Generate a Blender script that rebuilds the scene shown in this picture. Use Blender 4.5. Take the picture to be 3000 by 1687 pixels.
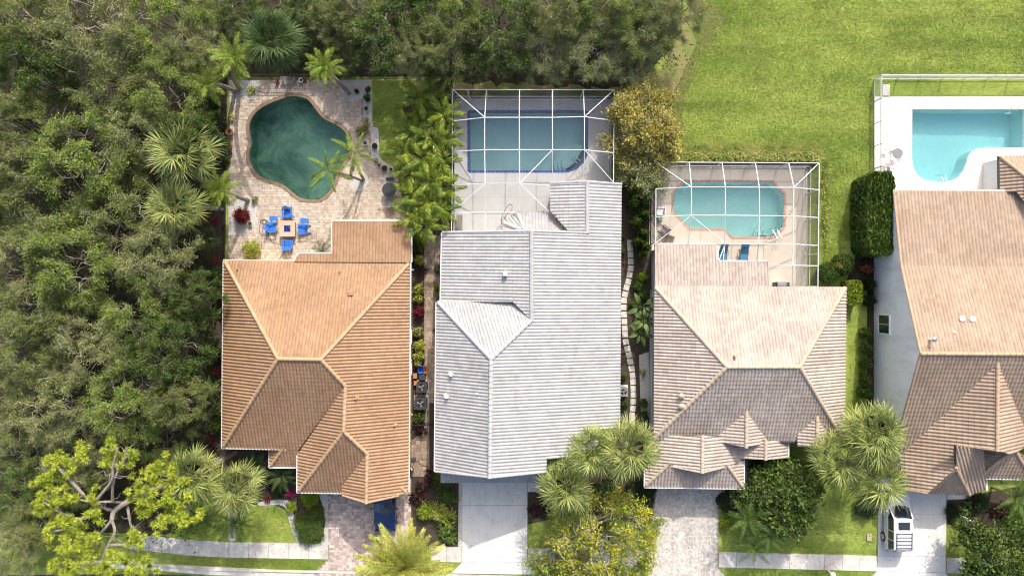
import bpy, math, random
import numpy as np
from mathutils import Vector, Matrix
from mathutils.geometry import tessellate_polygon

scene = bpy.context.scene
for o in list(bpy.data.objects):
    bpy.data.objects.remove(o)
COL = scene.collection
R = math.radians
rnd = random.Random(7)

# ---------------------------------------------------------------- camera, sky, sun, exposure
CAM_H = 60.0          # drone height in metres, looking straight down
PXM = 36.0            # photograph pixels per metre on the ground
cam_d = bpy.data.cameras.new('camera')
cam = bpy.data.objects.new('camera', cam_d)
COL.objects.link(cam)
cam.location = (0, 0, CAM_H)
cam.rotation_euler = (0, 0, 0)
cam_d.sensor_width = 36.0
cam_d.sensor_fit = 'HORIZONTAL'
cam_d.lens = 36.0 * PXM * CAM_H / 3000.0
cam_d.clip_end = 3000.0
scene.camera = cam

SUN_EL, SUN_AZ = R(40.0), R(14.0)     # azimuth: clockwise from +Y (picture top)
world = bpy.data.worlds.new('World')
scene.world = world
world.use_nodes = True
wn = world.node_tree.nodes
bg = wn['Background']
sky = wn.new('ShaderNodeTexSky')
sky.sky_type = 'NISHITA'
sky.sun_disc = False
sky.sun_elevation = SUN_EL
sky.sun_rotation = SUN_AZ
sky.air_density = 0.75
sky.dust_density = 5.0
sky.ozone_density = 0.3
world.node_tree.links.new(sky.outputs[0], bg.inputs[0])
bg.inputs[1].default_value = 0.15
sun_d = bpy.data.lights.new('sun', 'SUN')
sun_d.energy = 2.1
sun_d.angle = R(0.53)
sun_d.color = (1.0, 0.95, 0.87)
sun = bpy.data.objects.new('sun', sun_d)
COL.objects.link(sun)
sd = Vector((math.sin(SUN_AZ) * math.cos(SUN_EL), math.cos(SUN_AZ) * math.cos(SUN_EL), math.sin(SUN_EL)))
sun.rotation_euler = sd.to_track_quat('Z', 'Y').to_euler()
sun.location = sd * 80
scene.view_settings.view_transform = 'Standard'
scene.view_settings.look = 'None'
scene.view_settings.exposure = 0.92
scene.view_settings.gamma = 1.0
scene.render.engine = 'CYCLES'
scene.cycles.max_bounces = 8
scene.cycles.transparent_max_bounces = 12
scene.cycles.use_denoising = True
scene.cycles.use_adaptive_sampling = False
scene.cycles.filter_width = 1.15
scene.cycles.sample_clamp_indirect = 4.0

# ---------------------------------------------------------------- helpers
def W(px, py, h=0.0):
    """ground plan point of a spot seen at photo pixel (px, py) at height h"""
    s = (1.0 - h / CAM_H) / PXM
    return Vector(((px - 1500.0) * s, (843.5 - py) * s, h))

def WL(pts, h=0.0):
    return [W(p[0], p[1], h) for p in pts]

def zz(x0, y0, s):
    return lambda pts: [(x0 + a / s, y0 + b / s) for a, b in pts]
Z2, Z3, Z4, Z5 = zz(600, 150, 2.3), zz(1250, 200, 2.4986), zz(1850, 420, 3.0185), zz(2400, 150, 2.415)

class MB:
    """collects faces for one mesh"""
    def __init__(self):
        self.v, self.f, self.m = [], [], []
    def add(self, verts, faces, mi=0):
        n = len(self.v)
        self.v += [tuple(p) for p in verts]
        self.f += [tuple(i + n for i in f) for f in faces]
        self.m += [mi] * len(faces)
        return self
    def box(self, c, s, rz=0.0, mi=0):
        x, y, z = s[0] / 2, s[1] / 2, s[2] / 2
        ca, sa = math.cos(rz), math.sin(rz)
        vs = []
        for dz in (-z, z):
            for dx, dy in ((-x, -y), (x, -y), (x, y), (-x, y)):
                vs.append((c[0] + dx * ca - dy * sa, c[1] + dx * sa + dy * ca, c[2] + dz))
        return self.add(vs, [(3, 2, 1, 0), (4, 5, 6, 7), (0, 1, 5, 4), (1, 2, 6, 5), (2, 3, 7, 6), (3, 0, 4, 7)], mi)
    def bbox(self, c, s, b=0.02, rz=0.0, mi=0):
        """box with its top edges chamfered"""
        x, y, z = s[0] / 2, s[1] / 2, s[2] / 2
        ca, sa = math.cos(rz), math.sin(rz)
        vs = []
        for dz, k in ((-z, 0), (z - b, 0), (z, b)):
            for dx, dy in ((-x + k, -y + k), (x - k, -y + k), (x - k, y - k), (-x + k, y - k)):
                vs.append((c[0] + dx * ca - dy * sa, c[1] + dx * sa + dy * ca, c[2] + dz))
        fs = [(3, 2, 1, 0), (8, 9, 10, 11)]
        for k in (0, 4):
            for i in range(4):
                j = (i + 1) % 4
                fs.append((k + i, k + j, k + 4 + j, k + 4 + i))
        return self.add(vs, fs, mi)
    def beam(self, p, q, w, h, up=(0, 0, 1), mi=0):
        p, q = Vector(p), Vector(q)
        d = (q - p)
        if d.length < 1e-5:
            return self
        d.normalize()
        u = Vector(up)
        s = d.cross(u)
        if s.length < 1e-3:
            s = d.cross(Vector((1, 0, 0)))
        s.normalize()
        t = s.cross(d)
        vs = []
        for c in (p, q):
            for a, b in ((-1, -1), (1, -1), (1, 1), (-1, 1)):
                vs.append(c + s * (a * w / 2) + t * (b * h / 2))
        return self.add(vs, [(0, 1, 2, 3), (7, 6, 5, 4), (0, 4, 5, 1), (1, 5, 6, 2), (2, 6, 7, 3), (3, 7, 4, 0)], mi)
    def tube(self, pts, rad, n=6, cap=True, mi=0, close=False):
        pts = [Vector(p) for p in pts]
        if not hasattr(rad, '__len__'):
            rad = [rad] * len(pts)
        vs, fs = [], []
        prev = None
        m = len(pts)
        for i, p in enumerate(pts):
            d = (pts[(i + 1) % m] - pts[i - 1]) if close else (pts[min(i + 1, m - 1)] - pts[max(i - 1, 0)])
            d.normalize()
            if prev is None:
                a = d.cross(Vector((0, 0, 1)))
                if a.length < 1e-2:
                    a = d.cross(Vector((1, 0, 0)))
            else:
                a = prev - d * prev.dot(d)
                if a.length < 1e-4:
                    a = d.cross(Vector((1, 0, 0.3)))
            a.normalize()
            prev = a
            b = d.cross(a)
            for k in range(n):
                t = 2 * math.pi * k / n
                vs.append(p + (a * math.cos(t) + b * math.sin(t)) * rad[i])
        for i in range(m if close else m - 1):
            j = (i + 1) % m
            for k in range(n):
                l = (k + 1) % n
                fs.append((i * n + k, i * n + l, j * n + l, j * n + k))
        if cap and not close:
            fs.append(tuple(range(n - 1, -1, -1)))
            fs.append(tuple((m - 1) * n + k for k in range(n)))
        return self.add(vs, fs, mi)
    def lathe(self, c, prof, n=16, mi=0):
        vs, fs = [], []
        for r, z in prof:
            for k in range(n):
                t = 2 * math.pi * k / n
                vs.append((c[0] + r * math.cos(t), c[1] + r * math.sin(t), c[2] + z))
        for i in range(len(prof) - 1):
            for k in range(n):
                l = (k + 1) % n
                fs.append((i * n + k, i * n + l, (i + 1) * n + l, (i + 1) * n + k))
        fs.append(tuple(range(n - 1, -1, -1)))
        fs.append(tuple((len(prof) - 1) * n + k for k in range(n)))
        return self.add(vs, fs, mi)
    def prism(self, poly, z0, z1, mi=0, bottom=True):
        """vertical prism over a plan polygon (list of xy)"""
        n = len(poly)
        tri = tessellate_polygon([[Vector((p[0], p[1], 0)) for p in poly]])
        vs = [(p[0], p[1], z0) for p in poly] + [(p[0], p[1], z1) for p in poly]
        fs = []
        area = sum(poly[i][0] * poly[(i + 1) % n][1] - poly[(i + 1) % n][0] * poly[i][1] for i in range(n))
        for t in tri:
            a, b, c = [poly[i] for i in t]
            w = (b[0] - a[0]) * (c[1] - a[1]) - (b[1] - a[1]) * (c[0] - a[0])
            t = tuple(t) if w > 0 else tuple(reversed(t))
            fs.append(tuple(i + n for i in t))
            if bottom:
                fs.append(tuple(reversed(t)))
        for i in range(n):
            j = (i + 1) % n
            fs.append((i, j, j + n, i + n) if area > 0 else (j, i, i + n, j + n))
        return self.add(vs, fs, mi)
    def sheet(self, loops, z, mi=0):
        """flat sheet with holes, facing up"""
        L = [[Vector((p[0], p[1], 0)) for p in lp] for lp in loops]
        flat = [p for lp in L for p in lp]
        fs = []
        for t in tessellate_polygon(L):
            a, b, c = [flat[i] for i in t]
            w = (b.x - a.x) * (c.y - a.y) - (b.y - a.y) * (c.x - a.x)
            fs.append(tuple(t) if w > 0 else tuple(reversed(t)))
        return self.add([(p.x, p.y, z) for p in flat], fs, mi)
    def mesh(self, name, mats, smooth=False):
        me = bpy.data.meshes.new(name)
        me.from_pydata(self.v, [], self.f)
        for m in (mats if isinstance(mats, (list, tuple)) else [mats]):
            me.materials.append(m)
        if any(self.m):
            me.polygons.foreach_set('material_index', self.m)
        if smooth:
            me.polygons.foreach_set('use_smooth', [True] * len(self.f))
        me.update()
        return me
    def build(self, name, mats, parent=None, smooth=False, local=False):
        return link(name, self.mesh(name, mats, smooth), parent, local)

def link(name, me, parent=None, local=False):
    o = bpy.data.objects.new(name, me)
    COL.objects.link(o)
    if parent is not None:
        setpar(o, parent, local)
    return o

def basis(o):
    m = o.matrix_parent_inverse @ o.matrix_basis
    return (basis(o.parent) @ m) if o.parent else o.matrix_basis.copy()

def setpar(o, parent, local=False):
    o.parent = parent
    if not local:
        o.matrix_parent_inverse = basis(parent).inverted()

def tag(o, label, cat, group=None):
    o['label'] = label
    o['category'] = cat
    if group:
        o['group'] = group
    return o

def thing(name, label, cat, loc=(0, 0, 0), rz=0.0, group=None, sc=1.0):
    o = bpy.data.objects.new(name, None)
    COL.objects.link(o)
    o.empty_display_size = 0.3
    o.location = loc
    o.rotation_euler = (0, 0, rz)
    o.scale = (sc, sc, sc)
    return tag(o, label, cat, group)

def struct(o):
    o['kind'] = 'structure'
    return o

def stuff(o):
    o['kind'] = 'stuff'
    return o

def in_poly(x, y, poly):
    c = False
    j = len(poly) - 1
    for i in range(len(poly)):
        xi, yi, xj, yj = poly[i][0], poly[i][1], poly[j][0], poly[j][1]
        if (yi > y) != (yj > y) and x < (xj - xi) * (y - yi) / (yj - yi) + xi:
            c = not c
        j = i
    return c

def smooth_loop(pts, k=4):
    out, n = [], len(pts)
    for i in range(n):
        p0, p1, p2, p3 = [pts[(i + d) % n] for d in (-1, 0, 1, 2)]
        for s in range(k):
            t = s / k
            out.append(tuple(0.5 * (2 * p1[a] + (p2[a] - p0[a]) * t + (2 * p0[a] - 5 * p1[a] + 4 * p2[a] - p3[a]) * t * t
                                    + (3 * p1[a] - p0[a] - 3 * p2[a] + p3[a]) * t ** 3) for a in (0, 1)))
    return out

def smooth_path(pts, k=5):
    P = [Vector(p) for p in pts]
    P = [P[0] * 2 - P[1]] + P + [P[-1] * 2 - P[-2]]
    out = []
    for i in range(1, len(P) - 2):
        p0, p1, p2, p3 = P[i - 1:i + 3]
        for s in range(k):
            t = s / k
            out.append(0.5 * (2 * p1 + (p2 - p0) * t + (2 * p0 - 5 * p1 + 4 * p2 - p3) * t * t + (3 * p1 - p0 - 3 * p2 + p3) * t ** 3))
    out.append(P[-2])
    return out

def offset_loop(poly, d):
    """offset outward (d > 0) a closed plan loop"""
    n = len(poly)
    area = sum(poly[i][0] * poly[(i + 1) % n][1] - poly[(i + 1) % n][0] * poly[i][1] for i in range(n))
    s = 1 if area > 0 else -1
    out = []
    for i in range(n):
        a, b, c = Vector(poly[i - 1][:2]), Vector(poly[i][:2]), Vector(poly[(i + 1) % n][:2])
        d1, d2 = (b - a).normalized(), (c - b).normalized()
        n1, n2 = Vector((d1.y, -d1.x)) * s, Vector((d2.y, -d2.x)) * s
        m = (n1 + n2)
        m = m / max(m.length_squared / 2, 0.3) if m.length > 1e-6 else n1
        out.append((b.x + m.x * d, b.y + m.y * d))
    return out

# ---------------------------------------------------------------- materials
def mat(name, col, col2=None, scale=3.0, rough=0.8, bump=0.0, bscale=40.0, isl=0.0, metal=0.0, spec=0.3,
        trans=0.0, fine=0.0, fscale=60.0, dist=0.0, lo=0.35, hi=0.65, stretch=None, hue=0.0, stain=None, stripe=None):
    m = bpy.data.materials.new(name)
    m.use_nodes = True
    nt = m.node_tree
    N, L = nt.nodes, nt.links
    bs = N['Principled BSDF']
    bs.inputs['Roughness'].default_value = rough
    bs.inputs['Metallic'].default_value = metal
    bs.inputs['Specular IOR Level'].default_value = spec
    geo = N.new('ShaderNodeNewGeometry')
    pos = geo.outputs['Position']
    if stretch:
        mp = N.new('ShaderNodeVectorMath'); mp.operation = 'MULTIPLY'
        mp.inputs[1].default_value = stretch
        L.new(pos, mp.inputs[0]); pos = mp.outputs[0]
    if col2 is None:
        col2 = tuple(c * 0.8 for c in col)
    nz = N.new('ShaderNodeTexNoise')
    nz.inputs['Scale'].default_value = scale
    nz.inputs['Detail'].default_value = 6
    nz.inputs['Roughness'].default_value = 0.65
    nz.inputs['Distortion'].default_value = dist
    L.new(pos, nz.inputs['Vector'])
    mr = N.new('ShaderNodeMapRange')
    mr.inputs['From Min'].default_value = lo
    mr.inputs['From Max'].default_value = hi
    L.new(nz.outputs['Fac'], mr.inputs['Value'])
    mx = N.new('ShaderNodeMix'); mx.data_type = 'RGBA'
    mx.inputs['A'].default_value = (*col, 1)
    mx.inputs['B'].default_value = (*col2, 1)
    L.new(mr.outputs[0], mx.inputs['Factor'])
    c = mx.outputs['Result']
    def valmul(c, fac_out, lo_v, hi_v):
        r = N.new('ShaderNodeMapRange')
        r.inputs['To Min'].default_value = lo_v
        r.inputs['To Max'].default_value = hi_v
        L.new(fac_out, r.inputs['Value'])
        hs = N.new('ShaderNodeHueSaturation')
        L.new(r.outputs[0], hs.inputs['Value'])
        L.new(c, hs.inputs['Color'])
        return hs
    if fine:
        n2 = N.new('ShaderNodeTexNoise')
        n2.inputs['Scale'].default_value = fscale
        n2.inputs['Detail'].default_value = 3
        L.new(pos, n2.inputs['Vector'])
        c = valmul(c, n2.outputs['Fac'], 1 - fine * 1.6, 1 + fine * 1.6).outputs[0]
    if stain:      # blotches or streaks of dirt: strength, scale, stretch
        sv = N.new('ShaderNodeVectorMath'); sv.operation = 'MULTIPLY'; sv.inputs[1].default_value = stain[2]
        L.new(geo.outputs['Position'], sv.inputs[0])
        n4 = N.new('ShaderNodeTexNoise'); n4.inputs['Scale'].default_value = stain[1]; n4.inputs['Detail'].default_value = 5; n4.inputs['Roughness'].default_value = .7
        L.new(sv.outputs[0], n4.inputs['Vector'])
        r4 = N.new('ShaderNodeMapRange'); r4.inputs['From Min'].default_value = .48; r4.inputs['From Max'].default_value = .75
        L.new(n4.outputs['Fac'], r4.inputs['Value'])
        c = valmul(c, r4.outputs[0], 1.03, 1 - stain[0]).outputs[0]
    if stripe:     # mowing bands: strength, bands per metre
        sv = N.new('ShaderNodeTexWave'); sv.bands_direction = 'Y'; sv.inputs['Scale'].default_value = stripe[1]; sv.inputs['Distortion'].default_value = 3.0; sv.inputs['Detail'].default_value = 2; sv.inputs['Detail Scale'].default_value = .35
        L.new(geo.outputs['Position'], sv.inputs['Vector'])
        c = valmul(c, sv.outputs['Fac'], 1 - stripe[0], 1 + stripe[0]).outputs[0]
    if isl:
        oi = N.new('ShaderNodeObjectInfo')
        ad = N.new('ShaderNodeMath'); ad.operation = 'ADD'
        fr = N.new('ShaderNodeMath'); fr.operation = 'FRACT'
        L.new(geo.outputs['Random Per Island'], ad.inputs[0])
        L.new(oi.outputs['Random'], ad.inputs[1])
        L.new(ad.outputs[0], fr.inputs[0])
        hs = valmul(c, fr.outputs[0], 1 - isl, 1 + isl)
        if hue:
            m3 = N.new('ShaderNodeMath'); m3.operation = 'MULTIPLY'; m3.inputs[1].default_value = 7.31
            f3 = N.new('ShaderNodeMath'); f3.operation = 'FRACT'
            r3 = N.new('ShaderNodeMapRange'); r3.inputs['To Min'].default_value = 0.5 - hue; r3.inputs['To Max'].default_value = 0.5 + hue
            L.new(fr.outputs[0], m3.inputs[0]); L.new(m3.outputs[0], f3.inputs[0]); L.new(f3.outputs[0], r3.inputs['Value'])
            L.new(r3.outputs[0], hs.inputs['Hue'])
        c = hs.outputs[0]
    L.new(c, bs.inputs['Base Color'])
    if bump:
        n3 = N.new('ShaderNodeTexNoise')
        n3.inputs['Scale'].default_value = bscale
        n3.inputs['Detail'].default_value = 4
        L.new(pos, n3.inputs['Vector'])
        bp = N.new('ShaderNodeBump')
        bp.inputs['Strength'].default_value = bump
        bp.inputs['Distance'].default_value = 0.05
        L.new(n3.outputs['Fac'], bp.inputs['Height'])
        L.new(bp.outputs[0], bs.inputs['Normal'])
    if trans:
        tr = N.new('ShaderNodeBsdfTranslucent')
        L.new(c, tr.inputs['Color'])
        ms = N.new('ShaderNodeMixShader')
        ms.inputs[0].default_value = trans
        L.new(bs.outputs[0], ms.inputs[1])
        L.new(tr.outputs[0], ms.inputs[2])
        L.new(ms.outputs[0], N['Material Output'].inputs['Surface'])
    return m

def clear_mat(name, tint, gloss=0.04, rough=0.02, bump=0.0, bscale=6.0, opaque=0.0, ocol=(0.1, 0.1, 0.1)):
    """see-through sheet: tinted transparency under a fresnel sheen, optionally partly opaque (screen mesh)"""
    m = bpy.data.materials.new(name)
    m.use_nodes = True
    nt = m.node_tree
    N, L = nt.nodes, nt.links
    N.remove(N['Principled BSDF'])
    tr = N.new('ShaderNodeBsdfTransparent'); tr.inputs[0].default_value = (*tint, 1)
    s = tr.outputs[0]
    if opaque:
        df = N.new('ShaderNodeBsdfDiffuse'); df.inputs[0].default_value = (*ocol, 1)
        mo = N.new('ShaderNodeMixShader'); mo.inputs[0].default_value = opaque
        L.new(s, mo.inputs[1]); L.new(df.outputs[0], mo.inputs[2]); s = mo.outputs[0]
    if gloss:
        gl = N.new('ShaderNodeBsdfGlossy'); gl.inputs['Roughness'].default_value = rough
        fr = N.new('ShaderNodeFresnel'); fr.inputs[0].default_value = 1.33
        if bump:
            geo = N.new('ShaderNodeNewGeometry')
            nz = N.new('ShaderNodeTexNoise'); nz.inputs['Scale'].default_value = bscale; nz.inputs['Detail'].default_value = 3
            nz.inputs['Distortion'].default_value = 1.0
            L.new(geo.outputs['Position'], nz.inputs['Vector'])
            bp = N.new('ShaderNodeBump'); bp.inputs['Strength'].default_value = bump; bp.inputs['Distance'].default_value = 0.1
            L.new(nz.outputs['Fac'], bp.inputs['Height'])
            L.new(bp.outputs[0], gl.inputs['Normal']); L.new(bp.outputs[0], fr.inputs['Normal'])
        mg = N.new('ShaderNodeMixShader')
        L.new(fr.outputs[0], mg.inputs[0])
        L.new(s, mg.inputs[1]); L.new(gl.outputs[0], mg.inputs[2]); s = mg.outputs[0]
    L.new(s, N['Material Output'].inputs['Surface'])
    return m

M = {}
M['white'] = mat('white_paint', (0.80, 0.80, 0.79), (0.72, 0.72, 0.70), 2, 0.5)
M['alu'] = mat('white_aluminium', (0.72, 0.72, 0.72), (0.64, 0.64, 0.64), 3, 0.35)
M['black'] = mat('black_metal', (0.018, 0.018, 0.02), (0.03, 0.03, 0.03), 6, 0.5)
M['dark'] = mat('dark_grey', (0.05, 0.055, 0.06), (0.035, 0.04, 0.045), 8, 0.6)
M['grey'] = mat('mid_grey', (0.22, 0.23, 0.24), (0.16, 0.17, 0.18), 8, 0.6)
M['steel'] = mat('stainless_steel', (0.65, 0.66, 0.66), (0.55, 0.56, 0.56), 4, 0.25, metal=1.0)
M['rubber'] = mat('tyre_rubber', (0.02, 0.02, 0.021), (0.03, 0.03, 0.03), 10, 0.85)
M['glass'] = mat('dark_glass', (0.02, 0.03, 0.035), (0.03, 0.04, 0.045), 1, 0.06, spec=0.8)
M['blue'] = mat('blue_plastic', (0.03, 0.15, 0.55), (0.045, 0.19, 0.62), 4, 0.45)
M['wood'] = mat('brown_wood', (0.20, 0.11, 0.06), (0.13, 0.07, 0.04), 3, 0.7, stretch=(1, 8, 1))
M['greywood'] = mat('weathered_wood', (0.25, 0.23, 0.21), (0.17, 0.155, 0.14), 4, 0.8, stretch=(8, 1, 1))
M['terracotta'] = mat('terracotta', (0.50, 0.22, 0.11), (0.42, 0.17, 0.08), 6, 0.8)
M['soil'] = mat('dark_soil', (0.045, 0.036, 0.026), (0.085, 0.066, 0.045), 5, 0.95, bump=0.6, bscale=30, fine=0.3, fscale=40)
# ---------------------------------------------------------------- ground, lawns, beds
M['lawn'] = mat('lawn_grass', (0.13, 0.20, 0.028), (0.32, 0.38, 0.08), 0.22, 0.9, bump=0.6, bscale=16, fine=0.34, fscale=6, lo=0.32, hi=0.7, stretch=(0.45, 1.5, 1), stripe=(.06, .13), stain=(.32, .28, (1, 1, 1)))
M['litter'] = mat('forest_floor', (0.022, 0.022, 0.012), (0.055, 0.048, 0.026), 1.2, 0.95, bump=0.8, bscale=14, fine=0.4, fscale=10)
M['drygrass'] = mat('dry_rough_grass', (0.14, 0.19, 0.04), (0.25, 0.21, 0.10), 0.7, 0.95, bump=0.8, bscale=14, fine=0.4, fscale=10)
M['gravel'] = mat('white_gravel', (0.68, 0.66, 0.61), (0.38, 0.365, 0.34), 16, 0.9, bump=1.0, bscale=22, fine=0.4, fscale=24)
M['concrete'] = mat('pale_concrete', (0.68, 0.675, 0.645), (0.61, 0.60, 0.57), 0.7, 0.85, fine=0.06, fscale=14, stain=(.12, 1.1, (1.6, .35, 1)))
M['walk'] = mat('sidewalk_concrete', (0.60, 0.585, 0.535), (0.47, 0.455, 0.405), 0.8, 0.88, fine=0.09, fscale=10, isl=0.09, stain=(.3, .9, (1, 1, 1)))
M['asphalt'] = mat('asphalt', (0.05, 0.05, 0.052), (0.065, 0.064, 0.062), 3, 0.9, bump=0.3, bscale=60)
M['deck2'] = mat('grey_deck_concrete', (0.47, 0.472, 0.462), (0.41, 0.41, 0.40), 0.5, 0.8, fine=0.05, fscale=9)
M['deck3'] = mat('tan_deck_concrete', (0.58, 0.52, 0.43), (0.51, 0.45, 0.37), 0.5, 0.8, fine=0.05, fscale=9)
M['deck4'] = mat('cream_deck_concrete', (0.74, 0.70, 0.64), (0.66, 0.61, 0.55), 0.4, 0.8, fine=0.04, fscale=9)
M['joint'] = mat('paver_joint_sand', (0.34, 0.28, 0.225), (0.26, 0.215, 0.175), 6, 0.95)
M['paver1'] = mat('tumbled_pavers', (0.575, 0.495, 0.405), (0.43, 0.36, 0.29), 0.5, 0.85, isl=0.22, hue=0.012, fine=0.06, fscale=12, lo=0.25, hi=0.75)
M['paver2'] = mat('drive_pavers', (0.54, 0.445, 0.40), (0.45, 0.37, 0.33), 0.8, 0.85, isl=0.32, hue=0.02, stain=(.2, .6, (1.5, .5, 1)))
M['paver3'] = mat('herringbone_pavers', (0.58, 0.55, 0.50), (0.47, 0.445, 0.41), 1.0, 0.85, isl=0.22, stain=(.2, .7, (1.6, .4, 1)))
M['paver4'] = mat('side_path_pavers', (0.36, 0.28, 0.21), (0.28, 0.21, 0.155), 0.7, 0.85, isl=0.28, hue=0.015)

POOL1 = smooth_loop(Z2([(600, 305), (690, 325), (745, 390), (800, 455), (870, 490), (940, 540), (972, 610), (970, 690), (930, 760),
        (892, 830), (868, 900), (800, 985), (720, 1000), (640, 985), (580, 940), (520, 895), (440, 870),
        (370, 840), (320, 780), (300, 700), (315, 620), (300, 530), (320, 450), (375, 390), (450, 350), (530, 320)]), 3)
POOL1 = [tuple(W(*p).xy) for p in POOL1]
a = [(1165 - 165 + 165 * math.cos(t), 590 + 160 * math.sin(t)) for t in np.linspace(0, math.pi / 2, 12)]
POOL2 = [tuple(W(*p).xy) for p in Z3([(315, 325), (1165, 325)] + a + [(315, 750)])]
POOL3 = [tuple(W(*p).xy) for p in Z4([(375, 440), (470, 345), (1245, 350), (1345, 455), (1340, 740), (1255, 825), (890, 825), (825, 752), (515, 750), (375, 600)])]
p4 = Z5([(657, 413), (1444, 413), (1444, 684), (1170, 685), (1120, 690), (1078, 712), (1050, 750), (1036, 800), (1018, 850), (985, 892), (930, 918), (860, 926), (790, 922),
         (730, 905), (690, 872), (664, 825), (654, 760)])
POOL4 = [tuple(W(*p).xy) for p in p4]
POOLS = [POOL1, POOL2, POOL3, POOL4]
HOLES = [offset_loop(p, 0.03) for p in POOLS]

E = 900.0
struct(MB().sheet([[(-E, -E), (E, -E), (E, E), (-E, E)]] + HOLES, 0.0).build('ground', M['lawn']))

def ground_patch(name, pts, m, z, holes=()):
    return struct(MB().sheet([[tuple(W(*p).xy) for p in pts]] + list(holes), z).build(name, m))

ground_patch('forest_floor', [(-900, -700), (2030, -700), (2000, 40), (1945, 160), (1890, 225), (1830, 262), (1320, 262), (1320, 226), (660, 226), (655, 770), (650, 1325),
             (505, 1480), (505, 1560), (430, 1565), (-900, 1500)], M['litter'], 0.004)
def ragged(pts, amp=26, step=22, seed=3):
    q = random.Random(seed); out = []
    for a, b in zip(pts, pts[1:] + pts[:1]):
        n = max(1, int(math.hypot(b[0] - a[0], b[1] - a[1]) / step))
        for i in range(n):
            j = amp if i else amp * .5
            out.append((a[0] + (b[0] - a[0]) * i / n + q.uniform(-j, j) * .5, a[1] + (b[1] - a[1]) * i / n + q.uniform(-j, j) * .5))
    return out
ground_patch('rough_grass', ragged([(2040, -60), (2120, 60), (2060, 150), (2010, 260), (1985, 400), (1960, 470), (1900, 475), (1840, 540), (1800, 540), (1800, 270), (1320, 288), (1320, 245), (1830, 262), (1900, 230), (1960, 150)]), M['drygrass'], 0.008)
ground_patch('palm_clump_dark_ground', smooth_loop([(1180, 300), (1250, 262), (1318, 262), (1326, 690), (1200, 690), (1175, 560), (1160, 470), (1190, 400)], 3), M['soil'], 0.0115)  # dark sheet added under the arecas to darken the gaps between fronds
ground_patch('mulch_bed_beside_paver_path', [(1200, 690), (1300, 690), (1300, 1400), (1352, 1412), (1352, 1600), (1200, 1600)], M['soil'], 0.008)
ground_patch('mulch_bed_between_houses', [(1795, 540), (1930, 540), (1930, 1290), (1900, 1300), (1900, 1400), (1795, 1300)], M['soil'], 0.010)
ground_patch('front_mulch_bed', [(1547, 1442), (1912, 1300), (1912, 1540), (1700, 1500), (1547, 1535)], M['soil'], 0.0135)
ground_patch('entry_mulch_bed', [(640, 1310), (890, 1310), (890, 1450), (940, 1450), (960, 1520), (945, 1585), (880, 1585), (850, 1500), (800, 1475), (640, 1480), (600, 1400)], M['soil'], 0.0125)
ground_patch('fence_planting_strip', [(630, 226), (667, 226), (660, 770), (645, 1330), (620, 1330)], M['soil'], 0.009)
ground_patch('hedge_bed', [(2480, 820), (2580, 560), (2640, 560), (2640, 1260), (2540, 1260), (2540, 840)], M['litter'], 0.008)
ground_patch('right_mulch_bed', [(2772, 1460), (2900, 1440), (3100, 1400), (3100, 1540), (2900, 1545), (2772, 1535)], M['soil'], 0.008)
ground_patch('gravel_border', [(690, 236), (760, 236), (752, 290), (674, 300), (672, 236)], M['gravel'], 0.07)
for nm, pts in (('gravel_corner_bed', [(985, 236), (1090, 236), (1092, 372), (1066, 372), (1064, 290), (1030, 300), (1000, 270)]),
                ('gravel_edging', smooth_loop([(1068, 372), (1100, 374), (1110, 385), (1110, 440), (1118, 468), (1150, 487), (1150, 505), (1115, 500), (1090, 470), (1088, 420), (1086, 395)], 3)),
                ('gravel_palm_bed', [(1022, 540), (1062, 500), (1088, 530), (1060, 560), (1035, 558)]),
                ('gravel_shrub_bed', [(670, 600), (725, 570), (755, 600), (748, 660), (720, 690), (670, 690)])):
    ground_patch(nm, pts, M['gravel'], 0.071)
ground_patch('gravel_strip_by_wall', [(1872, 1040), (1900, 1030), (1905, 1220), (1878, 1230)], M['gravel'], 0.012)
ground_patch('gravel_driveway_edge', [(1344, 1412), (1354, 1412), (1354, 1600), (1342, 1600)], M['gravel'], 0.016)
ground_patch('gravel_curved_edging', smooth_loop([(760, 1470), (820, 1462), (850, 1470), (858, 1500), (872, 1545), (890, 1588), (872, 1588), (850, 1540), (838, 1490), (815, 1478), (762, 1480)], 3), M['gravel'], 0.016)
ground_patch('gravel_by_driveway', smooth_loop([(935, 1445), (962, 1445), (963, 1590), (940, 1590), (952, 1540), (948, 1490)], 3), M['gravel'], 0.017)
ground_patch('road', [(-900, 1690), (430, 1680), (963, 1695), (2100, 1712), (3900, 1765), (3900, 2600), (-900, 2600)], M['asphalt'], 0.006)
# ---------------------------------------------------------------- paved surfaces
def unit_piece(name, m, ch=0.06):
    """unit block, top at z = 0, chamfered edge; scaled per piece"""
    b = MB()
    k = ch
    b.add([(-.5, -.5, -1), (.5, -.5, -1), (.5, .5, -1), (-.5, .5, -1), (-.5, -.5, -.25), (.5, -.5, -.25), (.5, .5, -.25), (-.5, .5, -.25),
           (-.5 + k, -.5 + k, 0), (.5 - k, -.5 + k, 0), (.5 - k, .5 - k, 0), (-.5 + k, .5 - k, 0)],
          [(8, 9, 10, 11)] + [(i + a, (i + 1) % 4 + a, (i + 1) % 4 + a + 4, i + a + 4) for a in (0, 4) for i in range(4)])
    return b.mesh(name, m)

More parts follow.
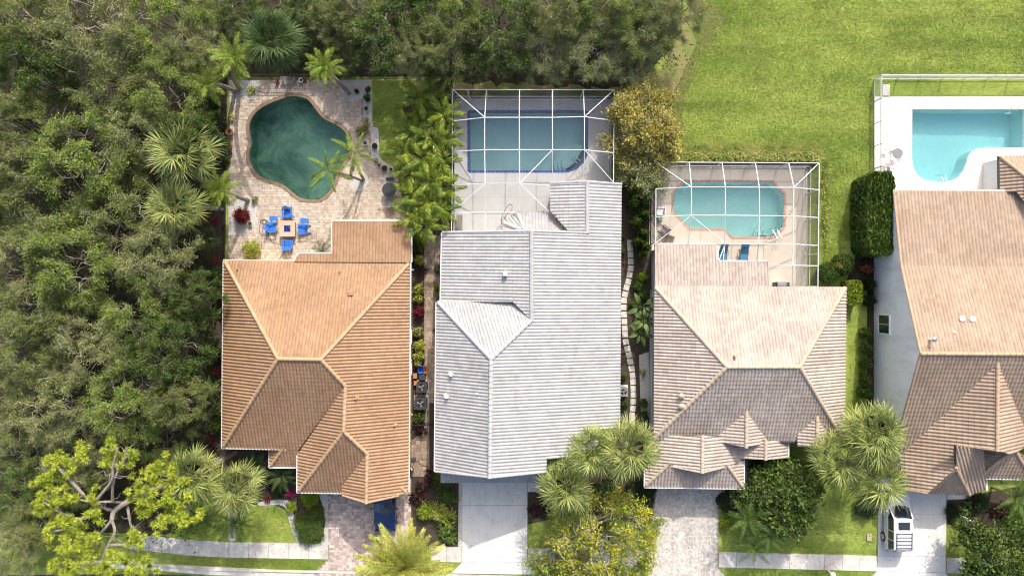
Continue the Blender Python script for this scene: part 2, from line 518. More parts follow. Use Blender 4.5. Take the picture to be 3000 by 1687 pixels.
def lay_pieces(parent, cells, z, th, m, name, stuffname, keep=300):
    """cells: (cx, cy, sx, sy, rz); the nearest to the lens are objects, the rest one mesh"""
    cells = sorted(cells, key=lambda c: c[0] ** 2 + c[1] ** 2)
    me = unit_piece(name, m)
    for c in cells[:keep]:
        o = link(name, me, parent)
        o.location = (c[0], c[1], z + rnd.uniform(-0.002, 0.003))
        o.rotation_euler = (rnd.uniform(-.006, .006), rnd.uniform(-.006, .006), c[4])
        o.scale = (c[2], c[3], th)
    rest = cells[keep:]
    if rest:
        T = np.array([v.co for v in me.vertices])
        F = [tuple(p.vertices) for p in me.polygons]
        b = MB()
        for c in rest:
            ca, sa = math.cos(c[4]), math.sin(c[4])
            x, y = T[:, 0] * c[2], T[:, 1] * c[3]
            zz_ = T[:, 2] * th + z + rnd.uniform(-0.002, 0.003)
            b.add(list(zip(c[0] + x * ca - y * sa, c[1] + x * sa + y * ca, zz_)), F)
        stuff(b.build(stuffname, m, parent))

def ashlar(poly, holes, rows, widths, gap=0.012, rng=None, ok=None):
    xs, ys = [p[0] for p in poly], [p[1] for p in poly]
    rng = rng or rnd
    out, y = [], min(ys)
    while y < max(ys):
        hgt = rng.choice(rows)
        x = min(xs) - rng.uniform(0, 0.2)
        while x < max(xs):
            w = rng.choice(widths)
            cx, cy = x + w / 2, y + hgt / 2
            x0, x1 = max(x, min(xs)), min(x + w, max(xs))
            y1 = min(y + hgt, max(ys))
            if x1 - x0 > 0.08 and y1 - y > 0.06:
                cx, cy, sw, sh = (x0 + x1) / 2, (y + y1) / 2, x1 - x0, y1 - y
                cor = [(cx + a * sw * 0.47, cy + c * sh * 0.47) for a in (-1, 1) for c in (-1, 1)]
                if all(in_poly(p[0], p[1], poly) for p in cor) and not any(in_poly(p[0], p[1], h) for h in holes for p in cor + [(cx, cy)]):
                    out.append((cx, cy, sw - gap, sh - gap, 0.0))
            x += w
        y += hgt
    return out

def XY(pts):
    return [tuple(W(*p).xy) for p in pts]

# paver deck round the free-form pool
deck1_poly = XY([(673, 236), (1066, 236), (1066, 372), (1089, 380), (1089, 455), (1120, 495), (1165, 505), (1190, 640), (1190, 780), (668, 780)])
deck1 = struct(MB().sheet([deck1_poly] + [offset_loop(POOL1, 0.05)], 0.045).build('paver_pool_deck', M['joint']))
lay_pieces(deck1, ashlar(deck1_poly, [offset_loop(POOL1, 0.12)], (0.15, 0.23, 0.23), (0.15, 0.23, 0.23, 0.31)), 0.066, 0.05, M['paver1'], 'paver', 'pavers')
# driveway of the orange-roofed house
d1_poly = XY([(960, 1395), (1205, 1395), (1205, 1600), (1260, 1700), (910, 1700), (927, 1669), (963, 1637)])
d1 = struct(MB().sheet([d1_poly], 0.03).build('paver_driveway', M['joint']))
lay_pieces(d1, ashlar(d1_poly, [], (0.17, 0.17, 0.26), (0.17, 0.26, 0.26, 0.35)), 0.05, 0.04, M['paver2'], 'paver', 'pavers')
# path between the orange and the white house
sp_poly = XY([(1243, 690), (1290, 690), (1276, 1180), (1258, 1180), (1258, 1395), (1205, 1395), (1205, 1290), (1243, 1260)])
sp = struct(MB().sheet([sp_poly], 0.028).build('side_path', M['joint']))
lay_pieces(sp, ashlar(sp_poly, [], (0.2, 0.3), (0.2, 0.3, 0.35)), 0.048, 0.04, M['paver4'], 'paver', 'pavers')
# herringbone driveway of the beige house
d3_poly = XY([(1914, 1400), (2191, 1345), (2191, 1449), (2104, 1449), (2104, 1661), (2130, 1700), (1890, 1700), (1914, 1660)])
d3_poly = XY([(1914, 1380), (2170, 1380), (2170, 1350), (2191, 1350), (2191, 1449), (2105, 1449), (2105, 1661), (2135, 1700), (1890, 1700), (1914, 1660)])
d3 = struct(MB().sheet([d3_poly], 0.03).build('herringbone_driveway', M['joint']))
cells, u = [], 0.105
xs, ys = [p[0] for p in d3_poly], [p[1] for p in d3_poly]
for j in range(0, int((max(ys) - min(ys)) / u) + 3):
    for i in range(-1, int((max(xs) - min(xs)) / u / 4) + 2):
        # herringbone: an L of two bricks on a skewed lattice
        bx, by = min(xs) + (i * 4 - j % 4) * u, min(ys) + (j - 1) * u
        for cx, cy, sx, sy in ((bx + u, by + u / 2, 2 * u, u), (bx + u / 2 + 2 * u, by + u, u, 2 * u)):
            if all(in_poly(cx + a * sx * .45, cy + c * sy * .45, d3_poly) for a in (-1, 1) for c in (-1, 1)):
                cells.append((cx, cy, sx - .009, sy - .009, 0.0))
lay_pieces(d3, cells, 0.05, 0.04, M['paver3'], 'paver', 'pavers')

# concrete driveways cast in panels
def slabs(name, panels, m, z=0.05, th=0.06, gap=0.012):
    """panels: plan polygons in photo pixels, one cast slab each"""
    base = None
    allp = []
    for i, pts in enumerate(panels):
        allp.append(offset_loop(XY(pts), -gap))
    base = struct(MB().sheet([allp[0]], z - 0.03).build(name, M['joint']))
    for p in allp:
        MB().prism(p, z - th, z).build('slab', m, base)
    return base
slabs('white_house_driveway', [[(1354, 1385), (1545, 1385), (1545, 1479), (1354, 1479)], [(1354, 1479), (1545, 1479), (1545, 1600), (1354, 1600)],
      [(1354, 1600), (1545, 1600), (1545, 1646), (1354, 1646)], [(1354, 1646), (1545, 1646), (1575, 1682), (1320, 1678)]], M['concrete'])
slabs('entry_walk', [[(1545.5, 1395), (1600, 1395), (1600, 1440), (1545.5, 1440)]], M['concrete'], 0.048)
slabs('right_house_driveway', [[(2572, 1400), (2772, 1400), (2772, 1506), (2572, 1506)], [(2572, 1506), (2772, 1506), (2770, 1629), (2571, 1627)],
      [(2571, 1627), (2770, 1629), (2770, 1676), (2569, 1671)], [(2569, 1671), (2770, 1676), (2810, 1722), (2530, 1718)]], M['concrete'])
slabs('right_entry_walk', [[(2774, 1420), (2860, 1420), (2845, 1460), (2774, 1463)]], M['concrete'], 0.047)
slabs('front_path', [[(668, 1470), (690, 1470), (691, 1584), (670, 1584)]], M['walk'], 0.046)

# sidewalk: one slab after the other
def walk_y(x):
    return np.interp(x, [380, 460, 560, 640, 963, 1300, 2105, 2850, 3100], [1562, 1570, 1581, 1586, 1592, 1600, 1615, 1634, 1641])
sw = struct(MB().sheet([XY([(380, 1566), (640, 1590), (963, 1596), (963, 1632), (640, 1626), (380, 1600)])], 0.02).build('sidewalk', M['joint']))
for x0, x1, step in ((380, 962, 56), (1262, 1353, 46), (1546, 1912, 52), (2106, 2570, 50), (2772, 3100, 48)):
    n = round((x1 - x0) / step)
    for i in range(n):
        a, c = x0 + (x1 - x0) * i / n, x0 + (x1 - x0) * (i + 1) / n
        q = XY([(a + .3, walk_y(a)), (c - .3, walk_y(c)), (c - .3, walk_y(c) + 45), (a + .3, walk_y(a) + 45)])
        MB().prism(offset_loop(q, -0.004), 0.0, 0.05 + rnd.uniform(-.003, .003)).build('slab', M['walk'], sw)
# kerb and gutter along the road
def kerb_y(x):
    return walk_y(x) + np.interp(x, [380, 640, 963, 3100], [80, 78, 79, 88])
kb = struct(MB().sheet([XY([(400, kerb_y(400) + 4), (950, kerb_y(950) + 4), (950, kerb_y(950) + 22), (400, kerb_y(400) + 22)])], 0.01).build('kerb', M['walk']))
for x0 in range(300, 3100, 110):
    x1 = x0 + 109.6
    q = [(x0, kerb_y(x0)), (x1, kerb_y(x1)), (x1, kerb_y(x1) + 6), (x0, kerb_y(x0) + 6)]
    MB().prism(XY(q), -0.05, 0.10).build('kerb_stone', M['walk'], kb)
    q = [(x0, kerb_y(x0) + 6.1), (x1, kerb_y(x1) + 6.1), (x1, kerb_y(x1) + 20), (x0, kerb_y(x0) + 20)]
    MB().prism(XY(q), -0.05, 0.018).build('gutter_slab', M['walk'], kb)

# stepping stones between the white and the beige house (from the 262 x 1449 view: 1800 + x / 2.015, 540 + y / 2.012)
stones = struct(MB().sheet([XY([(1838, 720), (1843, 720), (1843, 724), (1838, 724)])], 0.02).build('stepping_stone_path', M['walk']))
sc_ = [(92, 345), (93, 378), (95, 415), (96, 455), (96, 495), (90, 533), (82, 573), (71, 608), (62, 648), (56, 685), (54, 725), (56, 768), (58, 808), (60, 848), (62, 885), (67, 928), (76, 968), (86, 1005), (93, 1045), (101, 1085),
       (107, 1125), (110, 1163), (111, 1203), (112, 1240), (111, 1280), (109, 1320), (104, 1360), (102, 1395)]
SS = [W(1800 + a / 2.015, 540 + b / 2.012) for a, b in sc_]
for i, p in enumerate(SS):
    d = SS[min(i + 1, len(SS) - 1)] - SS[max(i - 1, 0)]
    ang = math.atan2(d.y, d.x) + math.pi / 2
    MB().bbox((p.x, p.y, 0.035), (0.46, 0.46, 0.07), 0.012, ang + rnd.uniform(-.05, .05)).build('stepping_stone', M['walk'], stones)

# pool decks of poured concrete
def deck(name, pts, hole, m, joints=()):
    d = struct(MB().sheet([XY(pts), offset_loop(hole, 0.02)], 0.05).build(name, m))
    b = MB()
    for p, q in joints:
        p, q = W(*p), W(*q)
        p.z = q.z = 0.0515
        b.beam(p, q, 0.018, 0.004)
    if joints:
        stuff(b.build('control_joints', M['joint'], d))
    return d
J = lambda pts: [tuple(pts[i:i + 2]) for i in range(0, len(pts), 2)]
deck('grey_pool_deck', [(1334, 288), (1792, 288), (1792, 700), (1334, 700)], POOL2, M['deck2'],
     J(Z3([(215, 945), (900, 945), (215, 232), (300, 312), (210, 550), (298, 550), (300, 765), (230, 880), (895, 820), (895, 1050)])))
deck('tan_pool_deck', [(1909, 484), (2365, 484), (2365, 850), (1909, 850)], POOL3, M['deck3'],
     J(Z4([(875, 220), (875, 330), (200, 620), (350, 620), (1370, 600), (1545, 600), (1205, 1105), (1540, 1105)])))
deck('cream_pool_deck', [(2581, 283), (3200, 283), (3200, 620), (2560, 620), (2560, 283)], POOL4, M['deck4'],
     J(Z5([(640, 328), (640, 400), (1167, 328), (1167, 400), (520, 700), (645, 700), (680, 865), (490, 985), (800, 925), (798, 978), (1085, 720), (1160, 835)])))

# ---------------------------------------------------------------- pools
M['plaster1'] = mat('algae_pool_plaster', (0.38, 0.55, 0.42), (0.10, 0.20, 0.165), 0.32, 0.7, fine=0.10, fscale=3, dist=0.6, lo=0.42, hi=0.66)
M['plaster2'] = mat('blue_grey_pool_plaster', (0.50, 0.66, 0.66), (0.42, 0.58, 0.59), 0.5, 0.7, fine=0.05, fscale=4)
M['plaster3'] = mat('aqua_pool_plaster', (0.88, 0.95, 0.92), (0.80, 0.90, 0.86), 0.6, 0.7, fine=0.07, fscale=5)
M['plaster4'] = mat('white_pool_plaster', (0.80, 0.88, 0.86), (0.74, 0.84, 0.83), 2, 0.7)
M['water1'] = clear_mat('green_pool_water', (0.78, 0.95, 0.90), 1, 0.03, 0.05, 5)
M['water2'] = clear_mat('still_pool_water', (0.82, 0.96, 0.97), 1, 0.03, 0.03, 5)
M['water3'] = clear_mat('aqua_pool_water', (0.74, 0.995, 0.965), 1, 0.03, 0.05, 5)
M['water4'] = clear_mat('rippled_pool_water', (0.63, 0.93, 0.955), 1, 0.08, 0.4, 5)
M['cop1'] = mat('brown_coping', (0.27, 0.185, 0.12), (0.20, 0.135, 0.09), 3, 0.7, fine=0.08, fscale=20)
M['cop2'] = mat('blue_glazed_tile', (0.02, 0.05, 0.21), (0.03, 0.075, 0.28), 5, 0.3, isl=0.25)
M['cop3'] = mat('pink_brick', (0.48, 0.31, 0.25), (0.40, 0.26, 0.21), 4, 0.8, isl=0.14)
M['cop4'] = mat('cream_brick', (0.68, 0.61, 0.52), (0.60, 0.53, 0.45), 4, 0.8, isl=0.08)

def ring(outer, inner, z0, z1, name, m, parent):
    b = MB()
    n = len(outer)
    vs = [(p[0], p[1], z) for z in (z0, z1) for L_ in (outer, inner) for p in L_]
    fs = []
    area = sum(outer[i][0] * outer[(i + 1) % n][1] - outer[(i + 1) % n][0] * outer[i][1] for i in range(n))
    for i in range(n):
        j = (i + 1) % n
        q = [(2 * n + i, 2 * n + j, 3 * n + j, 3 * n + i), (i, j, 2 * n + j, 2 * n + i), (n + j, n + i, 3 * n + i, 3 * n + j)]
        fs += q if area < 0 else [tuple(reversed(f)) for f in q]
    b.add(vs, fs)
    return b.build(name, m, parent)

def pool(label, loop, depth, mp, mw, slope=(0, 0)):
    c = Vector((sum(p[0] for p in loop) / len(loop), sum(p[1] for p in loop) / len(loop), 0))
    t = thing('swimming_pool', label, 'pool', c)
    b = MB()
    n = len(loop)
    fl = lambda p: -max(0.9, depth + slope[0] * (p[0] - c.x) + slope[1] * (p[1] - c.y))
    b.sheet([loop], 0)
    b.v = [(v[0], v[1], fl(v)) for v in b.v]
    vs = [(p[0], p[1], 0.04) for p in loop] + [(p[0], p[1], fl(p)) for p in loop]
    area = sum(loop[i][0] * loop[(i + 1) % n][1] - loop[(i + 1) % n][0] * loop[i][1] for i in range(n))
    b.add(vs, [((j, i, i + n, j + n) if area < 0 else (i, j, j + n, i + n))[::-1] for i in range(n) for j in [(i + 1) % n]])
    b.build('basin', mp, t)
    w = offset_loop(loop, -0.002)
    MB().sheet([w], -0.09).build('water', mw, t)
    return t

def brick_coping(t, loop, width, length, z, m, name='coping_brick', gap=0.008):
    me = unit_piece(name, m)
    n = len(loop)
    off = offset_loop(loop, width / 2)
    segs = [(off[i], off[(i + 1) % n]) for i in range(n)]
    for (x0, y0), (x1, y1) in segs:
        d = math.hypot(x1 - x0, y1 - y0)
        k = max(1, round(d / length))
        for i in range(k):
            f = (i + .5) / k
            o = link(name, me, t)
            o.location = (x0 + (x1 - x0) * f, y0 + (y1 - y0) * f, z)
            o.rotation_euler = (0, 0, math.atan2(y1 - y0, x1 - x0))
            o.scale = (d / k - gap, width, 0.06)

def steps(t, ctr, a0, a1, radii, m, top=-0.3, drop=0.25, bottom=-1.6, edge=None):
    for i, r in enumerate(radii):
        pts = [tuple(ctr)] + [(ctr[0] + r * math.cos(x), ctr[1] + r * math.sin(x)) for x in np.linspace(a0, a1, 14)]
        MB().prism(pts, bottom, top - drop * i).build('step', m, t)

def handrail(t, p, q, hgt=0.85, r=0.022):
    """stainless rail from the deck at p over the water at q"""
    p, q = Vector((*p, 0.05)), Vector((*q, -0.5))
    d = (q - p)
    up = Vector((0, 0, hgt))
    pts = smooth_path([p, p + up * .6 + d * .02, p + up + d * .15, p + up * .95 + d * .5, q + Vector((0, 0, .75)), q], 4)
    MB().tube(pts, r, 6).build('handrail', M['steel'], t)

pool1 = pool('free-form green pool with brown coping on the paver deck', POOL1, 1.7, M['plaster1'], M['water1'])
ring(offset_loop(POOL1, 0.27), POOL1, 0.0, 0.095, 'coping', M['cop1'], pool1)
sc0 = W(*Z2([(790, 985)])[0])
steps(pool1, (sc0.x + .1, sc0.y), R(60), R(185), (0.75, 1.1, 1.45), M['plaster1'], -0.35, 0.3)
pool2 = pool('rectangular blue-green pool edged in dark blue tile under the screen cage', POOL2, 1.5, M['plaster2'], M['water2'])
brick_coping(pool2, POOL2, 0.19, 0.22, 0.062, M['cop2'], 'coping_tile')
c2 = W(*Z3([(1085, 690)])[0])
steps(pool2, (c2.x, c2.y), R(60), R(215), (1.05, 1.35, 1.65), M['plaster2'], -0.3, 0.28)
ring(POOL2, offset_loop(POOL2, -0.012), -0.26, 0.0, 'waterline_tile', M['cop2'], pool2)
q = [W(*p) for p in Z3([(1140, 740), (1062, 672)])]
handrail(pool2, q[0].xy, q[1].xy)
handrail(pool2, (q[0].x + .22, q[0].y + .2), (q[1].x + .22, q[1].y + .2))
pool3 = pool('octagonal aqua pool with pink brick coping under the right screen cage', POOL3, 1.35, M['plaster3'], M['water3'], (-0.04, 0))
brick_coping(pool3, POOL3, 0.22, 0.115, 0.062, M['cop3'])
c3 = W(*Z4([(1235, 805)])[0])
steps(pool3, (c3.x, c3.y), R(75), R(185), (0.55, 0.85, 1.15), M['plaster3'], -0.3, 0.25)
MB().prism(offset_loop(XY(Z4([(376, 602), (516, 748), (470, 748), (376, 650)])), 0.0), -1.5, -0.35).build('tanning_ledge', M['plaster3'], pool3)
q = [W(*p) for p in Z4([(1265, 870), (1232, 755)])]
handrail(pool3, q[0].xy, q[1].xy)
handrail(pool3, (q[0].x + .35, q[0].y + .05), (q[1].x + .35, q[1].y + .02))
for p in Z4([(573, 545), (568, 602)]):
    p = W(*p)
    MB().lathe((p.x, p.y, -1.75), [(0.13, 0), (0.13, 0.02), (0.1, 0.035)], 14).build('floor_drain', M['white'], pool3)
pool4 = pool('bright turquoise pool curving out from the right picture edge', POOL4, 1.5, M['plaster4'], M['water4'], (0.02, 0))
brick_coping(pool4, POOL4, 0.24, 0.115, 0.062, M['cop4'])
q = [W(*p) for p in Z5([(850, 970), (848, 880)])]
handrail(pool4, q[0].xy, q[1].xy)
handrail(pool4, (q[0].x + .25, q[0].y), (q[1].x + .25, q[1].y))
q = [W(*p) for p in Z5([(1350, 395), (1325, 425), (1400, 395), (1375, 425)])]
for i in (0, 2):
    handrail(pool4, (q[i].x, q[i].y + .15), (q[i + 1].x, q[i + 1].y - .05))
MB().bbox(((q[1].x + q[3].x) / 2 - .1, q[1].y - .12, -0.16), (0.62, 0.2, 0.04), 0.01).build('ladder_tread', M['white'], pool4)
# ---------------------------------------------------------------- tiled roofs and houses
CAMP = Vector((0, 0, CAM_H))
def tile_template(p, Ln, rise, step=0.034):
    """one barrel tile: x across, y up-slope, z out; lower end lifted so the courses step"""
    xs = [-.5, -.36, -.2, 0.0, .2, .36, .5]
    zs = [0.0, .15, .72, 1.0, .72, .15, 0.0]
    fr = [(x * p, 0.0, z * rise + step) for x, z in zip(xs, zs)]
    bk = [(x * p, Ln, z * rise + 0.002) for x, z in zip(xs, zs)]
    lo = [(x * p, 0.0, -0.012) for x in (xs[0], xs[-1])]
    v = fr + bk + lo
    n = len(xs)
    f = [(i, i + 1, n + i + 1, n + i) for i in range(n - 1)] + [tuple([2 * n, 2 * n + 1] + list(range(n - 1, -1, -1)))]
    return np.array(v), f

class Roof:
    def __init__(s, house, tmat, rmat, pitch=0.25, expo=0.33, rise=0.062, step=0.034):
        s.house, s.tm, s.rm, s.p, s.e = house, tmat, rmat, pitch, expo
        s.T, s.F = tile_template(pitch, expo + 0.05, rise, step)
        s.planes, s.cells, s.clip = {}, [], MB()
        s.slabs = 0
    def plane(s, key, p1, p2, p3):
        a, b, c = W(*p1), W(*p2), W(*p3)
        n = (b - a).cross(c - a).normalized()
        if n.z < 0:
            n = -n
        u = Vector((0, 0, 1)).cross(n)
        u.normalize()
        v = n.cross(u)
        if v.z < 0:
            u, v = -u, -v
        s.planes[key] = (a, n, u, v)
        return s
    def hit(s, px, key):
        a, n, u, v = s.planes[key]
        d = W(px[0], px[1], 0) - CAMP
        return CAMP + d * ((a - CAMP).dot(n) / d.dot(n))
    def piece(s, key, pts, deck=True):
        """convex stretch of roof in the plane: a deck board and its tiles"""
        a, n, u, v = s.planes[key]
        P = [s.hit(p, key) for p in pts]
        q = [((p - a).dot(u), (p - a).dot(v)) for p in P]
        m = len(q)
        area = sum(q[i][0] * q[(i + 1) % m][1] - q[(i + 1) % m][0] * q[i][1] for i in range(m))
        if area < 0:
            q.reverse(); P.reverse()
        if deck:
            b = MB()
            vs = [p - n * .005 for p in P] + [p - Vector((0, 0, .2)) for p in P]
            b.add(vs, [tuple(t) for t in tessellate_polygon([[Vector((x, y, 0)) for x, y in q]])] + [tuple(range(2 * m - 1, m - 1, -1))] + [(i + m, (i + 1) % m + m, (i + 1) % m, i) for i in range(m)])
            b.build('roof_slope', s.rm, s.house)
        conv = all((q[i][0] - q[i - 1][0]) * (q[(i + 1) % m][1] - q[i][1]) - (q[i][1] - q[i - 1][1]) * (q[(i + 1) % m][0] - q[i][0]) > -1e-3 for i in range(m))
        for part in ([q] if conv else [[q[i] for i in t] for t in tessellate_polygon([[Vector((x, y, 0)) for x, y in q]])]):
            s._lay(part, a, n, u, v)
        return P
    def _lay(s, q, a, n, u, v):
        m = len(q)
        if sum(q[i][0] * q[(i + 1) % m][1] - q[(i + 1) % m][0] * q[i][1] for i in range(m)) < 0:
            q = q[::-1]
        hp = []
        for i in range(m):
            x0, y0 = q[i]; x1, y1 = q[(i + 1) % m]
            l = math.hypot(x1 - x0, y1 - y0)
            if l > 1e-6:
                hp.append((-(y1 - y0) / l, (x1 - x0) / l, x0, y0))
        xs, ys = [t[0] for t in q], [t[1] for t in q]
        i0, i1 = math.floor(min(xs) / s.p) - 1, math.ceil(max(xs) / s.p) + 1
        j0, j1 = math.floor(min(ys) / s.e) - 1, math.ceil(max(ys) / s.e) + 1
        for i in range(i0, i1):
            for j in range(j0, j1):
                x, y = i * s.p, j * s.e
                cor = [(x - s.p / 2, y), (x + s.p / 2, y), (x + s.p / 2, y + s.e), (x - s.p / 2, y + s.e)]
                dmin = [min((cx - h[2]) * h[0] + (cy - h[3]) * h[1] for cx, cy in cor) for h in hp]
                dmax = [max((cx - h[2]) * h[0] + (cy - h[3]) * h[1] for cx, cy in cor) for h in hp]
                if min(dmax) < 0.01:
                    continue
                if min(dmin) >= -0.004:
                    s.cells.append((a + u * x + v * y, u, v, n))
                else:
                    s._clip(x, y, hp, dmin, a, u, v, n)
    def _clip(s, x, y, hp, dmin, a, u, v, n):
        active = [h for h, d in zip(hp, dmin) if d < -0.004]
        T = [(t[0] + x, t[1] + y, t[2]) for t in s.T]
        for f in s.F:
            poly = [T[i] for i in f]
            for h in active:
                out = []
                for k in range(len(poly)):
                    p, r = poly[k], poly[(k + 1) % len(poly)]
                    dp = (p[0] - h[2]) * h[0] + (p[1] - h[3]) * h[1]
                    dr = (r[0] - h[2]) * h[0] + (r[1] - h[3]) * h[1]
                    if dp >= 0:
                        out.append(p)
                    if (dp >= 0) != (dr >= 0):
                        t = dp / (dp - dr)
                        out.append(tuple(p[c] + (r[c] - p[c]) * t for c in range(3)))
                poly = out
                if len(poly) < 3:
                    break
            if len(poly) >= 3:
                s.clip.add([a + u * p[0] + v * p[1] + n * p[2] for p in poly], [tuple(range(len(poly)))])
    def finish(s, keep=300):
        cells = sorted(s.cells, key=lambda c: (c[0] - CAMP).length)
        b = MB(); b.add(s.T.tolist(), s.F)
        me = b.mesh('roof_tile', s.tm)
        for c in cells[:keep]:
            o = link('roof_tile', me, s.house)
            m = Matrix((c[1], c[2], c[3])).transposed().to_4x4()
            m.translation = c[0] + c[3] * rnd.uniform(0, .006)
            o.matrix_basis = m
        rest = cells[keep:]
        nT = len(s.T)
        A = np.array([[*c[0]] for c in rest]); U = np.array([[*c[1]] for c in rest]); V = np.array([[*c[2]] for c in rest]); N_ = np.array([[*c[3]] for c in rest])
        jit = np.random.RandomState(3).uniform(0, .006, (len(rest), 1, 1))
        co = A[:, None] + s.T[None, :, 0:1] * U[:, None] + s.T[None, :, 1:2] * V[:, None] + (s.T[None, :, 2:3] + jit) * N_[:, None]
        fs = [tuple(i + k * nT for i in f) for k in range(len(rest)) for f in s.F]
        me2 = bpy.data.meshes.new('roof_tiles')
        me2.from_pydata(np.concatenate([co.reshape(-1, 3), np.array(s.clip.v).reshape(-1, 3)]).tolist(), [],
                        fs + [tuple(i + co.shape[0] * nT for i in f) for f in s.clip.f])
        me2.materials.append(s.tm)
        stuff(link('roof_tiles', me2, s.house))
        print('tiles', len(s.cells), 'clip faces', len(s.clip.f))
    def ridge(s, p, q, m, r=0.15, ln=0.42, lift=0.05):
        """a run of half-round caps; p, q are points in space"""
        d = q - p
        k = max(1, round(d.length / ln))
        if 'ridge' not in s.__dict__.get('_c', {}):
            s._c = getattr(s, '_c', {})
        me = s._c.get('rm')
        if me is None:
            b = MB()
            vs, n = [], 7
            for y, rr in ((0, 1.0), (1.12, 0.86)):
                for a in range(n):
                    t = math.pi * a / (n - 1)
                    vs.append((math.cos(t) * rr, y, math.sin(t) * rr * .85 + (0.12 if y == 0 else 0)))
            b.add(vs, [(i, i + 1, n + i + 1, n + i) for i in range(n - 1)] + [tuple(range(n - 1, -1, -1))])
            me = s._c['rm'] = b.mesh('ridge_tile', m)
        yv = d.normalized()
        xv = yv.cross(Vector((0, 0, 1))).normalized()
        zv = xv.cross(yv)
        for i in range(k):
            o = link('ridge_tile', me, s.house)
            mt = Matrix((xv * r, yv * (d.length / k), zv * r)).transposed().to_4x4()
            mt.translation = p + d * (i / k) + Vector((0, 0, lift - .04))
            o.matrix_basis = mt

def hip(roof, a, b, m, **k):
    """ridge between (px, plane) pairs, low end first"""
    roof.ridge(roof.hit(*a), roof.hit(*b), m, **k)

def gutter(house, pts, m=None, w=0.11):
    for p, q in zip(pts[:-1], pts[1:]):
        MB().beam(p - Vector((0, 0, .03)), q - Vector((0, 0, .03)), w, .12).build('gutter', m or M['alu'], house)

def walls(house, pts, h_eave, inset, top, m, name='wall'):
    """one block of wall under the eaves outline given in photo pixels at eave height"""
    base = [tuple(W(p[0], p[1], h_eave).xy) for p in pts]
    base = offset_loop(base, -inset)
    MB().prism(base, 0.0, top).build(name, m, house)
    return base

def window(house, c, w, hgt, ang, fm=None, bars=2):
    """framed window on a wall; ang is the outward direction"""
    t = Vector((math.cos(ang), math.sin(ang), 0)); s = Vector((-t.y, t.x, 0)); z = Vector((0, 0, 1))
    c = Vector(c)
    f = MB()
    for a in (-1, 1):
        f.beam(c + s * (a * w / 2) - z * (hgt / 2 + .05), c + s * (a * w / 2) + z * (hgt / 2 + .05), .1, .14, t)
        f.beam(c + z * (a * hgt / 2) - s * (w / 2 - .05), c + z * (a * hgt / 2) + s * (w / 2 - .05), .136, .1, z)
    for i in range(1, bars):
        f.beam(c + s * (w * (i / bars - .5)) - z * (hgt / 2 - .05), c + s * (w * (i / bars - .5)) + z * (hgt / 2 - .05), .03, .05, t)
    fo = f.build('window', fm or M['white'], house)
    MB().beam(c - s * (w / 2 - .04) + t * .012, c + s * (w / 2 - .04) + t * .012, .02, hgt - .06, z).build('pane', M['glass'], fo)

def garage_door(house, c, w, hgt, m, ang=-math.pi / 2):
    t = Vector((math.cos(ang), math.sin(ang), 0)); s = Vector((-t.y, t.x, 0))
    d = MB().beam(c - s * w / 2 + Vector((0, 0, hgt / 2)), c + s * w / 2 + Vector((0, 0, hgt / 2)), .06, hgt).build('garage_door', m, house)
    for r in range(4):
        for k in range(6):
            q = c + s * (w * ((k + .5) / 6 - .5)) + t * .035 + Vector((0, 0, hgt * (r + .5) / 4))
            MB().beam(q - s * w / 14, q + s * w / 14, .02, hgt / 4 * .7).build('panel', m, d)

def vent_pipe(house, p, r=0.06, hgt=0.35, m=None, cap=False):
    b = MB().lathe(p - Vector((0, 0, .1)), [(r * 1.9, 0), (r * 1.9, .12), (r, .16), (r, hgt), (r * .8, hgt)] if not cap else
                   [(r * .6, 0), (r * .6, hgt * .6), (r * 1.4, hgt * .62), (r * 1.4, hgt * .8), (r * .4, hgt)], 10)
    b.build('roof_vent', m or M['white'], house)

TILE = {}
TILE['orange'] = mat('orange_roof_tile', (0.325, 0.208, 0.124), (0.28, 0.172, 0.098), 0.35, 0.75, isl=0.10, hue=.008, fine=0.06, fscale=3, stain=(.09, .4, (1, 1, 1)))
TILE['white'] = mat('white_roof_tile', (0.36, 0.362, 0.36), (0.315, 0.317, 0.312), 1.0, 0.7, isl=0.09, fine=0.08, fscale=4, stain=(.12, .6, (1, 1, 1)))
TILE['beige'] = mat('beige_roof_tile', (0.42, 0.362, 0.312), (0.345, 0.292, 0.248), 0.6, 0.75, isl=0.12, hue=0.008, fine=0.06, fscale=4, stain=(.10, .5, (1, 1, 1)))
TILE['tan'] = mat('tan_roof_tile', (0.36, 0.275, 0.206), (0.315, 0.235, 0.17), 0.4, 0.75, isl=0.11, fine=0.07, fscale=4, stain=(.09, .4, (1, 1, 1)))
CAP = {'orange': mat('orange_ridge_tile', (0.46, 0.31, 0.185), (0.38, 0.25, 0.15), 3, 0.75, isl=0.08),
       'white': mat('white_ridge_tile', (0.42, 0.425, 0.43), (0.37, 0.375, 0.38), 2, 0.7, isl=0.05),
       'beige': mat('beige_ridge_tile', (0.47, 0.39, 0.295), (0.40, 0.325, 0.245), 3, 0.75, isl=0.06),
       'tan': mat('tan_ridge_tile', (0.455, 0.33, 0.215), (0.385, 0.27, 0.17), 3, 0.75, isl=0.08)}
DECKM = mat('roof_underlay', (0.16, 0.12, 0.09), (0.12, 0.09, 0.07), 3, 0.9)
DECKW = mat('roof_underlay_white', (0.45, 0.45, 0.45), (0.38, 0.38, 0.38), 3, 0.9)
